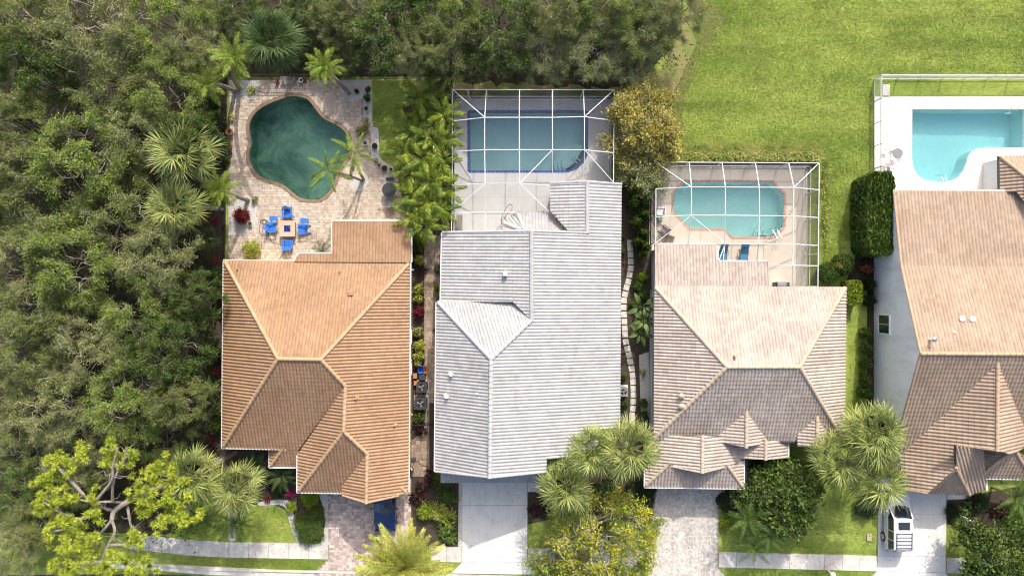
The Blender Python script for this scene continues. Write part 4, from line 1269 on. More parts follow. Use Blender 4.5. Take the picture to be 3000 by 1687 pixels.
B = [[(218, 167, p), (510, 168, p), (800, 170, p), (1095, 172, p), (1390, 174, p), (1660, 175, p)],
     [(218, 167, p), (216, 402, p), (215, 650, p), (213, 880, p)],
     [(1660, 175, p), (1658, 412, p), (1654, 657, p), (1652, 903, p), (1650, 1082, p), (1648, 1262, p)],
     [(216, 402, p), (530, 386, i_), (830, 387, i_), (1130, 389, i_), (1435, 390, i_), (1658, 412, p)],
     [(215, 650, p), (528, 635, i_), (828, 636, i_), (1130, 639, i_), (1432, 642, i_), (1654, 657, p)],
     [(765, 885, p), (825, 886, p), (1125, 888, i_), (1430, 890, i_), (1652, 903, p)],
     [(1206, 1073, p), (1426, 1077, i_), (1650, 1082, p)],
     [(510, 168, p), (530, 386, i_), (528, 635, i_), (505, 885, p)],
     [(800, 170, p), (830, 387, i_), (828, 636, i_), (825, 886, p), (812, 1035, p)],
     [(1095, 172, p), (1130, 389, i_), (1130, 639, i_), (1125, 888, i_), (1110, 1042, p)],
     [(1390, 174, p), (1435, 390, i_), (1432, 642, i_), (1430, 890, i_), (1426, 1077, i_), (1422, 1262, p)],
     [(218, 170, p), (530, 386, i_)], [(1657, 177, p), (1435, 390, i_)], [(526, 640, i_), (216, 878, p)], [(530, 637, i_), (826, 884, p)], [(828, 890, p), (775, 1032, p)],
     [(218, 168, p), (216, 402, p)]]
PN = []
cx = [(218, 216, 215, 213), (510, 530, 528, 505), (800, 830, 828, 825), (1095, 1130, 1130, 1125), (1390, 1435, 1432, 1430), (1660, 1658, 1654, 1652)]
ry = [170, 390, 639, 888]
for r0 in range(3):
    for c in range(5):
        def nd(k, rr):
            inner = k in (1, 2, 3, 4) and rr > 0 and not (rr == 3 and k < 3)
            return (cx[k][rr], ry[rr] + (12 if k in (0, 5) and rr else 0), 'i' if inner else 'p')
        q = [nd(c, r0), nd(c + 1, r0), nd(c + 1, r0 + 1), nd(c, r0 + 1)]
        PN += [[q[0], q[1], q[2]], [q[0], q[2], q[3]]]
for q in ([(825, 886, p), (1125, 888, i_), (1110, 1042, p), (812, 1035, p)], [(1125, 888, i_), (1430, 890, i_), (1426, 1077, i_), (1206, 1060, p)], [(1430, 890, i_), (1652, 903, p), (1650, 1082, p), (1426, 1077, i_)],
          [(1206, 1073, p), (1426, 1077, i_), (1422, 1262, p), (1215, 1255, p)], [(1426, 1077, i_), (1650, 1082, p), (1648, 1262, p), (1422, 1262, p)]):
    PN += [[q[0], q[1], q[2]], [q[0], q[2], q[3]]]
cage('white-framed screen cage over the octagonal pool behind the beige house', W(2130, 640), 2.6, 3.7, Z4, B, PN,
     [[(218, 167, p), (510, 168, p), (800, 170, p), (1095, 172, p), (1390, 174, p), (1660, 175, p)], [(218, 167, p), (216, 402, p), (215, 650, p), (213, 880, p)],
      [(1660, 175, p), (1658, 412, p), (1654, 657, p), (1652, 903, p), (1651, 975, p), (1650, 1082, p), (1648, 1262, p)]])

# ---------------------------------------------------------------- fences
def fence(label, runs, hgt, step, m, pk=0.018, post=0.06, pstep=1.9):
    t = thing('picket_fence', label, 'fence', runs[0][0])
    me = MB().box((0, 0, .5), (1, 1, 1)).mesh('picket', m)
    for a, b in runs:
        d = b - a
        L_ = d.length
        n = max(1, round(L_ / pstep))
        for i in range(n + 1):
            q = a + d * (i / n)
            MB().box((q.x, q.y, (hgt + .05) / 2), (post, post, hgt + .05), math.atan2(d.y, d.x)).build('post', m, t)
        for z in (.15, hgt - .18, hgt):
            MB().beam((a.x, a.y, z), (b.x, b.y, z), .035, .04).build('rail', m, t)
        k = int(L_ / step)
        for i in range(1, k):
            q = a + d * (i / k)
            o = link('picket', me, t)
            o.location = (q.x, q.y, .06)
            o.rotation_euler = (0, 0, math.atan2(d.y, d.x))
            o.scale = (pk, pk, hgt - .07)
    return t
fence('black metal picket fence along the left side of the paver deck', [(W(664, 240), W(657, 800))], 1.25, .13, M['black'])
fence('black metal picket fence along the top of the paver deck and back lawn', [(W(664, 232), W(1326, 232)), (W(1327, 234), W(1327, 262))], 1.25, .13, M['black'])
fence('short black metal gate fence across the path between orange and white houses', [(W(1212, 1238), W(1278, 1236))], 1.3, .1, M['black'], pstep=1.0)
fence('white aluminium picket fence round the cream deck at the right edge', [(W(2560, 234), W(2560, 560)), (W(2561, 233), W(3150, 234))], 1.3, .125, M['alu'], .022)

# ---------------------------------------------------------------- vegetation library
def quads_mesh(name, V, m):
    V = np.asarray(V, dtype=np.float32).reshape(-1, 3)
    n = len(V) // 4
    me = bpy.data.meshes.new(name)
    me.vertices.add(4 * n); me.loops.add(4 * n); me.polygons.add(n)
    me.vertices.foreach_set('co', V.ravel())
    me.loops.foreach_set('vertex_index', np.arange(4 * n, dtype=np.int32))
    me.polygons.foreach_set('loop_start', np.arange(0, 4 * n, 4, dtype=np.int32))
    me.polygons.foreach_set('loop_total', np.full(n, 4, dtype=np.int32))
    me.materials.append(m)
    me.update(); me.validate()
    return me

def unitv(a):
    return a / np.maximum(np.linalg.norm(a, axis=-1, keepdims=True), 1e-6)

def leaf_quads(C, D, L_, Wd, rs, up=0.5):
    """rhombic leaves at C pointing along D; faces biased upwards"""
    n = len(C)
    D = unitv(D)
    nrm = unitv(rs.normal(size=(n, 3)) * 0.6 + np.array([0, 0, up]))
    S = unitv(np.cross(D, nrm))
    L_ = np.asarray(L_).reshape(-1, 1); Wd = np.asarray(Wd).reshape(-1, 1)
    fold = np.cross(S, D) * Wd * 0.25
    return np.stack([C - D * L_ * .5, C + S * Wd * .5 - D * L_ * .08 + fold, C + D * L_ * .5, C - S * Wd * .5 - D * L_ * .08 + fold], axis=1)

GREENS = {
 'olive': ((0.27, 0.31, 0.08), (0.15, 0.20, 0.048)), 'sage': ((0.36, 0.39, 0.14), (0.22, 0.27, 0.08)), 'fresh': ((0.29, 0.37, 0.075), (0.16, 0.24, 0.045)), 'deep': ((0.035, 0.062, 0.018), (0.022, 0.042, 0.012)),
 'mid': ((0.115, 0.18, 0.03), (0.065, 0.12, 0.022)), 'lime': ((0.33, 0.40, 0.04), (0.18, 0.27, 0.025)), 'yellow': ((0.52, 0.50, 0.035), (0.17, 0.27, 0.03)),
 'pine': ((0.52, 0.58, 0.07), (0.34, 0.43, 0.055)), 'gold': ((0.52, 0.44, 0.10), (0.33, 0.32, 0.075)), 'croton': ((0.58, 0.56, 0.13), (0.28, 0.35, 0.055)),
 'red': ((0.26, 0.025, 0.030), (0.14, 0.018, 0.022)), 'maroon': ((0.055, 0.014, 0.017), (0.028, 0.010, 0.012)), 'magenta': ((0.35, 0.02, 0.13), (0.2, 0.015, 0.06)), 'orange': ((0.45, 0.13, 0.03), (0.25, 0.06, 0.02)),
 'fan': ((0.31, 0.35, 0.115), (0.20, 0.25, 0.07)), 'fandark': ((0.085, 0.135, 0.04), (0.05, 0.09, 0.025)), 'feather': ((0.26, 0.34, 0.05), (0.15, 0.22, 0.03)), 'areca': ((0.25, 0.31, 0.035), (0.07, 0.13, 0.018)),
 'phoenix': ((0.54, 0.53, 0.12), (0.38, 0.42, 0.09)), 'deadfrond': ((0.48, 0.24, 0.025), (0.30, 0.13, 0.02)), 'straw': ((0.40, 0.40, 0.12), (0.20, 0.27, 0.055))}
G_ = {k: mat('leaf_' + k, a, b, 0.9, 0.5, isl=0.5 if k in ('areca', 'fan', 'mid') else 0.38, hue=0.02, spec=0.25, trans=0.28) for k, (a, b) in GREENS.items()}
M['twig'] = mat('pale_grey_twig', (0.40, 0.37, 0.31), (0.27, 0.25, 0.21), 2, 0.9)
M['bark'] = mat('brown_grey_bark', (0.17, 0.14, 0.11), (0.10, 0.085, 0.07), 3, 0.95, bump=.5, bscale=20)
M['pinebark'] = mat('pine_bark', (0.33, 0.29, 0.25), (0.22, 0.19, 0.16), 3, 0.95, bump=.5, bscale=20)
M['palmtrunk'] = mat('palm_trunk', (0.30, 0.265, 0.22), (0.20, 0.175, 0.145), 4, 0.95, bump=.5, bscale=12)

def limb(b, p, q, r0, r1, rs, n=5, wob=0.12, seg=4, mi=0):
    d = np.array(q) - np.array(p)
    L_ = np.linalg.norm(d)
    pts = [np.array(p) + d * t + (rs.normal(size=3) * wob * L_ * (0 if k in (0, seg) else .5)) for k, t in enumerate(np.linspace(0, 1, seg + 1))]
    b.tube(pts, list(np.linspace(r0, r1, seg + 1)), n, mi=mi)
    return pts

def broad_tree_meshes(seed, Rr=4.2, Ht=8.0, nl=8, leafmat='olive', leaf=(0.165, 0.065), per=92, twigm='twig', flat=0.62, tw=1.0):
    rs = np.random.RandomState(seed)
    tr = MB(); C, D = [], []
    top = np.array([rs.normal() * .3, rs.normal() * .3, Ht * .33])
    limb(tr, (0, 0, -.1), top, .26, .18, rs, 7, .05, mi=1)
    ez = Ht * flat
    for i in range(nl):
        az = 2 * math.pi * (i + rs.uniform(-.3, .3)) / nl
        rr = Rr * rs.uniform(.35, .62) if i else 0.4
        e1 = np.array([math.cos(az) * rr, math.sin(az) * rr, ez + rs.uniform(-.3, .9)])
        limb(tr, top, e1, .13, .06, rs, 5, .12, mi=1)
        for j in range(5):
            a2 = az + rs.uniform(-1.1, 1.1) if i else rs.uniform(0, 6.28)
            r2 = Rr * rs.uniform(.55, 1.0) if j else rr * .7
            z2 = ez + (Ht - ez) * math.sqrt(max(0, 1 - (r2 / Rr) ** 2)) * rs.uniform(.55, 1.0) - .8 * (r2 / Rr) ** 2
            e2 = np.array([math.cos(a2) * r2, math.sin(a2) * r2, z2])
            limb(tr, e1, e2, .05, .025, rs, 4, .2, mi=rs.randint(2))
            for k in range(7):
                d = unitv(rs.normal(size=3) * np.array([1, 1, .45]) + np.array([math.cos(a2), math.sin(a2), .35]) * .7)
                e3 = e2 + d * rs.uniform(.55, 1.25)
                pts = limb(tr, e2 - d * .15, e3, .026 * tw, .012 * tw, rs, 3, .3, 3)
                for w in range(1 + rs.randint(2)):
                    limb(tr, pts[rs.randint(1, 3)], e3 + rs.normal(size=3) * .35 + np.array([0, 0, .12]), .013 * tw, .006, rs, 3, .35, 2)
                t = rs.uniform(.15, 1.1, per)[:, None]
                c = (e2 * (1 - t) + e3 * t) + rs.normal(size=(per, 3)) * np.array([.2, .2, .15])
                C.append(c); D.append(rs.normal(size=(per, 3)) * .7 + d)
    C, D = np.concatenate(C), np.concatenate(D)
    n = len(C)
    V = leaf_quads(C, D, rs.uniform(.7, 1.3, n) * leaf[0], rs.uniform(.7, 1.3, n) * leaf[1], rs)
    return tr.mesh('trunk', [M[twigm], M['bark']]), quads_mesh('crown', V, G_[leafmat])

def plant_tree(name, label, cat, px, py, h, meshes, rz, sc, group=None, loc=None):
    g = W(px, py, h) if loc is None else Vector(loc)
    t = thing(name, label, cat, (g.x, g.y, 0), rz, group)
    t.scale = (sc[0], sc[0], sc[1])
    link('trunk', meshes[0], t, True)
    link('crown', meshes[1], t, True)
    return t

# fronds: base at the origin, growing along +Y, bending down
def blade(b, p, d, L_, w, droop, n=3, mi=0, side=None):
    p, d = np.array(p, float), unitv(np.array(d, float))
    s = np.cross(d, [0, 0, 1.0]) if side is None else np.array(side, float)
    s = unitv(s)
    prev = None
    ws = [.35, 1.0, .7, 0.0] if n == 3 else [.4, 1.0, 0.0]
    vs = []
    for k in range(n + 1):
        t = k / n
        c = p + d * (L_ * t) + np.array([0, 0, -droop * L_ * t * t])
        if ws[k] > 0:
            vs += [c - s * w * ws[k] / 2, c + s * w * ws[k] / 2]
        else:
            vs += [c]
    fs = [(2 * k, 2 * k + 1, 2 * k + 3, 2 * k + 2) for k in range(n - 1)] + [(2 * n - 2, 2 * n - 1, 2 * n)]
    b.add(vs, fs, mi)

def fan_frond(seed, m, Lp=1.1, Lf=.92, nl=24, w=0.062):
    rs = np.random.RandomState(seed); b = MB()
    pts = [(0, Lp * t, .06 * math.sin(t * 3)) for t in np.linspace(0, 1, 4)]
    b.tube(pts, [.03, .022, .018, .014], 4)
    o = np.array(pts[-1])
    for k in range(nl):
        a = R(-125 + 250 * k / (nl - 1)) + rs.normal() * .04
        L_ = Lf * (1 - .3 * (abs(a) / 2.2) ** 2) * rs.uniform(.85, 1.08)
        d = (math.sin(a), math.cos(a), .12 + rs.normal() * .10 + .10 * math.cos(k * math.pi))
        blade(b, o, d, L_, w, .32 + rs.uniform(0, .25))
    return b.mesh('frond', m)

def feather_frond(seed, m, L_=2.4, nl=26, ll=0.5, w=0.04, bend=0.55, plume=False, fwd=0.75, vee=0.25, ldroop=0.35):
    rs = np.random.RandomState(seed); b = MB()
    P = lambda t: np.array([.04 * math.sin(3 * t + seed), L_ * (t - .10 * bend * t ** 3), L_ * (.16 * t - bend * t ** 2.2 * .62)])
    b.tube([P(t) for t in np.linspace(0, 1, 7)], list(np.linspace(.032, .007, 7)), 4)
    for k in range(nl):
        t = .14 + .86 * (k + .5) / nl
        T_ = unitv(P(min(t + .03, 1)) - P(t - .03))
        l = ll * (math.sin(math.pi * min(1, (t * .92 + .08)) ** .85) * .75 + .32) * rs.uniform(.85, 1.12)
        for sgn in (-1, 1):
            v = rs.uniform(-.9, 1.3) if plume else vee + rs.normal() * .10
            d = unitv(np.array([sgn, 0, v])) + T_ * (fwd + .5 * t + rs.normal() * .08)
            blade(b, P(t), d, l, w, ldroop + rs.uniform(0, .2), 2, side=T_ + np.array([0, 0, rs.normal() * .25]))
    return b.mesh('frond', m)

FR = {}
for k, mk in (('fan', 'fan'), ('fandark', 'fandark')):
    FR[k] = [fan_frond(s, G_[mk]) for s in (1, 2, 3)]
FR['fandead'] = [fan_frond(9, G_['straw'])]
FR['feather'] = [feather_frond(s, G_['feather'], 2.2, 26, .52, .06, .6) for s in (1, 2, 3)]
FR['fox'] = [feather_frond(s, G_['feather'], 1.9, 40, .34, .055, .5, True) for s in (4, 5, 6)]
FR['areca'] = [feather_frond(s, G_['areca'], 2.2, 17, .62, .13, .66, fwd=1.1) for s in (7, 8, 9)]
FR['arecadead'] = [feather_frond(s, G_['deadfrond'], 1.6, 18, .5, .09, .8, fwd=1.0) for s in (11,)]
FR['phoenix'] = [feather_frond(s, G_['phoenix'], 3.2, 60, .5, .055, .22, fwd=.75, vee=.1, ldroop=.06) for s in (1, 2, 3)]
FR['pygmy'] = [feather_frond(s, G_['mid'], 1.6, 28, .30, .03, .65) for s in (1, 2, 3)]
FR['dim'] = [feather_frond(s, G_['fandark'], 1.6, 26, .34, .035, .6) for s in (4, 5)]

def palm(name, label, px, py, h, kind, n, sc, base=None, emin=-25, emax=78, trunk=0.16, group=None, seed=0):
    rs = random.Random(seed + int(px) * 7 + int(py))
    c = W(px, py, h)
    bp = W(base[0], base[1], 0) if base else Vector((c.x + rs.uniform(-.2, .2), c.y + rs.uniform(-.2, .2), 0))
    t = thing(name, label, 'palm', bp, 0, group)
    q = c - bp
    mid = Vector((q.x * .35, q.y * .35, h * .55))
    MB().tube(smooth_path([(0, 0, -.05), mid, q], 5), list(np.linspace(trunk * 1.15, trunk * .85, 11)), 8).build('trunk', M['palmtrunk'], t, local=True)
    az = rs.uniform(0, 6.28)
    for i in range(n):
        f = (i + .5) / n
        el = R(emin + (emax - emin) * (1 - f) ** 0.85 + rs.uniform(-8, 8))
        az += 2.39996
        o = link('frond', rs.choice(FR[kind]), t, True)
        s = sc * rs.uniform(.88, 1.1) * (0.8 if f < .12 else 1)
        if kind == 'fan' and i in (n - 2, n - 5):
            o.name = 'dead_frond'; o.data = FR['fandead'][0]; el = R(-38)
        o.matrix_basis = Matrix.Translation(q + Vector((0, 0, .05))) @ Matrix.Rotation(az, 4, 'Z') @ Matrix.Rotation(el, 4, 'X') @ Matrix.Rotation(rs.uniform(-.3, .3), 4, 'Y') @ Matrix.Scale(s, 4)
    return t

def shrub_mesh(seed, m, leaf, n, shape='dome', clump=0.28, up=.6):
    """leaves of a unit bush: radius 1, height 1"""
    rs = np.random.RandomState(seed)
    if shape == 'dome':
        k = 46
        d = unitv(rs.normal(size=(k, 3)) + np.array([0, 0, .5])); d[:, 2] = abs(d[:, 2])
        cc = d * np.array([.78, .78, .72]) * rs.uniform(.55, 1, (k, 1)) + np.array([0, 0, .22])
        C = cc[rs.randint(0, k, n)] + rs.normal(size=(n, 3)) * clump * .55
    elif shape == 'ball':
        d = unitv(rs.normal(size=(n, 3)))
        C = d * rs.uniform(.88, 1.0, (n, 1)) * np.array([1, 1, .5]) + np.array([0, 0, .5])
    elif shape == 'box':
        d = rs.uniform(-1, 1, (n, 3))
        ax = rs.choice(3, n, p=[.2, .2, .6])
        sg = np.where(rs.rand(n) < .5, -1, 1); sg = np.where(ax == 2, 1, sg)
        d[np.arange(n), ax] = sg * rs.uniform(.9, 1.0, n)
        r_ = np.sqrt((d[:, 0] ** 4 + d[:, 1] ** 4)) ** .5
        d[:, :2] /= np.maximum(r_, .94)[:, None] / .94
        C = d * np.array([1, 1, .5]) + np.array([0, 0, .5]) + rs.normal(size=(n, 3)) * .02
    C[:, 2] = np.maximum(C[:, 2], .03)
    D = rs.normal(size=(n, 3)) + C * np.array([1, 1, .3])
    V = leaf_quads(C, D, rs.uniform(.7, 1.3, n) * leaf, rs.uniform(.7, 1.3, n) * leaf * .48, rs, up)
    return quads_mesh('foliage', V, m)

def rosette_mesh(seed, m, n=60, w=.13):
    """strappy plant: blades from a few stems, radius 1"""
    rs = np.random.RandomState(seed); b = MB()
    for s in range(7):
        o = np.array([rs.normal() * .38, rs.normal() * .38, rs.uniform(.15, .6)])
        for k in range(n // 7):
            a = rs.uniform(0, 6.28)
            blade(b, o, (math.cos(a), math.sin(a), rs.uniform(.1, 1.1)), rs.uniform(.4, .68), w, .55, 3)
    return b.mesh('foliage', m)

SM = {}
def bush(name, label, px, py, r_px, h, col, kind='dome', leaf=None, group=None, n=None, sy=1.0, rz=None, cat='shrub'):
    """r_px: radius seen in the photograph"""
    g = W(px, py, h * .6)
    rad = r_px / PXM * (1 - h * .6 / CAM_H)
    t = thing(name, label, cat, (g.x, g.y, 0), 0, group)
    if kind == 'rosette':
        key = (col, 'ros', rnd.randint(0, 1))
        if key not in SM:
            SM[key] = rosette_mesh(key[2], G_[col])
    else:
        ls = round((leaf or .13) / rad, 2)
        n = n or int(min(9000, max(240, 5.2 * (2.2 + 3 * h / rad * .5) / (ls * ls * .5))))
        key = (col, kind, ls, n, rnd.randint(0, 1))
        if key not in SM:
            SM[key] = shrub_mesh(key[4] + 5, G_[col], ls, n, kind)
    o = link('foliage', SM[key], t, True)
    o.scale = (rad, rad * sy, h)
    o.rotation_euler = (0, 0, rnd.uniform(0, 6.28) if rz is None else rz)
    b = MB()
    for k in range(4):
        a = k * 1.6 + .3
        b.tube([(math.cos(a) * .05, math.sin(a) * .05, -.02), (math.cos(a) * rad * .25, math.sin(a) * rad * .25, h * .35), (math.cos(a) * rad * .45, math.sin(a) * rad * .45 * sy, h * .6)], [.025, .02, .01], 4)
    b.build('stem', M['bark'], t, local=True)
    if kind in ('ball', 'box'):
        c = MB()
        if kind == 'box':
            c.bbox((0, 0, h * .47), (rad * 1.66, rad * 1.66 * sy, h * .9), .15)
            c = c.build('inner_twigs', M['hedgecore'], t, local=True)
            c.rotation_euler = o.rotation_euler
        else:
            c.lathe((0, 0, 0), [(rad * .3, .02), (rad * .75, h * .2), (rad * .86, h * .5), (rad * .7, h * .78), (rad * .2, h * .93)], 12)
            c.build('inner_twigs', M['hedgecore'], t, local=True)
    return t
G_['areca'].node_tree.nodes['Principled BSDF'].inputs['Roughness'].default_value = .3
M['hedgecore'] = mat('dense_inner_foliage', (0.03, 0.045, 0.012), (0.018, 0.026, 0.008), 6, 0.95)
# ---------------------------------------------------------------- the wood on the left and along the top
ORD = ['first', 'second', 'third', 'fourth', 'fifth', 'sixth', 'seventh', 'eighth', 'ninth', 'tenth', 'eleventh', 'twelfth', 'thirteenth', 'fourteenth', 'fifteenth', 'sixteenth', 'seventeenth', 'eighteenth', 'nineteenth']
TV = [broad_tree_meshes(s, 4.3, 8.2, 8, 'olive') for s in (11, 12)] + [broad_tree_meshes(s, 4.3, 8.6, 8, 'sage', per=70) for s in (13, 14)] + [broad_tree_meshes(15, 4.3, 8.0, 8, 'mid', (0.19, .085), 80, tw=.6)] + [broad_tree_meshes(16, 4.3, 8.4, 7, 'fresh', (0.17, .075), 92, tw=.7)]
rows = [[(70, 50, 120), (235, 70, 135), (400, 55, 125), (470, 115, 85)],
        [(80, 190, 120), (250, 190, 120), (420, 235, 115)],
        [(60, 320, 110), (330, 330, 105), (470, 345, 80)],
        [(205, 400, 140), (25, 430, 90)],
        [(90, 520, 140), (290, 560, 130)],
        [(40, 650, 110), (190, 660, 125), (385, 655, 105), (475, 740, 70)],
        [(110, 790, 105), (345, 790, 118)],
        [(60, 900, 110), (230, 880, 110), (418, 880, 100)],
        [(120, 1010, 115), (320, 1000, 120), (448, 1005, 82)],
        [(40, 1110, 110), (220, 1120, 110), (390, 1105, 95)],
        [(20, 1240, 110), (170, 1200, 90), (10, 1370, 95), (60, 1330, 80)]]
k = 0
for ri, row in enumerate(rows):
    for ci, (x, y, rad) in enumerate(sorted(row)):
        v = [0, 2, 5, 3, 4, 1, 5, 0, 3, 4, 2, 5, 1][k % 13]
        s = rad * 1.1646 / PXM * .83 / 4.3
        hs = rnd.uniform(.9, 1.15) if ri < 9 else rnd.uniform(.55, .65)
        plant_tree('broadleaf_tree', '%s tree in the left wood, %s row down, %s from the left' % (['olive', 'olive', 'sage', 'sage', 'green', 'fresh green'][v], ORD[ri], ORD[ci]), 'tree',
                   x * 1.1646, y * 1.1646, 6.3 if ri < 9 else 4.0, TV[v], rnd.uniform(0, 6.28), (s, hs), 'trees of the left wood')
        k += 1
top = [(1010, 75, 125), (925, 15, 90), (1120, 85, 95), (1130, 10, 90), (1250, 60, 115), (1370, 110, 85), (1400, 15, 100), (1490, 100, 100), (1530, 20, 90), (1610, 60, 105), (1690, 25, 80), (1590, 150, 65), (610, 25, 80), (700, -10, 75), (780, 10, 80), (850, 30, 80), (865, 125, 60), (1060, 140, 65)]
for ci, (x, y, rad) in enumerate(sorted(top)):
    v = [4, 5, 4, 1, 4, 0, 4, 2, 0, 5, 4, 3, 1, 2, 5, 2, 1, 3][ci % 18]
    s = rad * 1.1646 / PXM * .88 / 4.3
    plant_tree('broadleaf_tree', 'grey-twigged tree along the top edge, %s counted from its left end' % ORD[ci], 'tree', x * 1.1646, y * 1.1646, 3.4 if x < 900 else 5.6 if 1000 < x < 1150 else 4.4, TV[v], rnd.uniform(0, 6.28), (s, (.5 if x < 900 else .95 if 1000 < x < 1150 else .62 if y > 90 else .8) * rnd.uniform(.92, 1.08)), 'trees along the top edge')
# unlit understory of the wood: leafy masses nobody could count
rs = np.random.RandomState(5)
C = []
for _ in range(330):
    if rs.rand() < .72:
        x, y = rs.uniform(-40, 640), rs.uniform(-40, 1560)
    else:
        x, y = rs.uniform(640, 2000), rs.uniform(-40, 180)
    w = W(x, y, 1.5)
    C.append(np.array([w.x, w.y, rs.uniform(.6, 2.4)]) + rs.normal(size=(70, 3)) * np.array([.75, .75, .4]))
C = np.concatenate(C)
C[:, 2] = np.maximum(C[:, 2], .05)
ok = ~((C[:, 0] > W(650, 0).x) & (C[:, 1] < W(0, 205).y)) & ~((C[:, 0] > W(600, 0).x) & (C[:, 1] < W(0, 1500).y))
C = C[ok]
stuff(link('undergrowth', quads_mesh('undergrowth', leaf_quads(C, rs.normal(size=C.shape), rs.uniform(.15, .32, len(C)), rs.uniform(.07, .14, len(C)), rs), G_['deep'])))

# single trees
def deciduous(seed, lm, Rr, Ht, nl, leaf, per, bark='twig', **k):
    return broad_tree_meshes(seed, Rr, Ht, nl, lm, leaf, per, bark, **k)
plant_tree('golden_tree', 'sparse golden-leaved tree between the white house cage and the open lawn', 'tree', 1890, 365, 3.2, deciduous(31, 'gold', 2.7, 4.4, 8, (.19, .10), 80, tw=1.1), .4, (1, 1))
plant_tree('golden_tree', 'small straw-coloured tree below the golden tree beside the tan cage', 'tree', 1890, 490, 2.4, deciduous(32, 'straw', 1.7, 3.0, 6, (.17, .07), 40), .9, (1, 1))
plant_tree('flowering_tree', 'yellow-green tree overhanging the sidewalk between the middle driveways', 'tree', 1770, 1590, 3.6, deciduous(33, 'yellow', 3.9, 5.2, 9, (.18, .10), 52, 'pinebark', tw=1.5), 1.0, (1, 1))
plant_tree('flowering_tree', 'lime-green low tree at the bottom edge left of the yellow-green tree', 'tree', 1640, 1665, 2.6, deciduous(34, 'lime', 2.0, 3.4, 6, (.2, .11), 34, 'pinebark'), 2.0, (1, 1))
plant_tree('broadleaf_tree', 'round glossy dark green tree in front of the beige house', 'tree', 2300, 1462, 3.0, (deciduous(35, 'mid', 2.55, 4.2, 8, (.26, .15), 46, 'bark', tw=.7)), .3, (1, 1))
plant_tree('broadleaf_tree', 'round bright-leaved tree in the bottom right corner', 'tree', 2935, 1630, 3.0, (deciduous(36, 'mid', 3.0, 4.2, 8, (.24, .14), 50, 'bark', tw=.7)), 2.3, (1, 1))

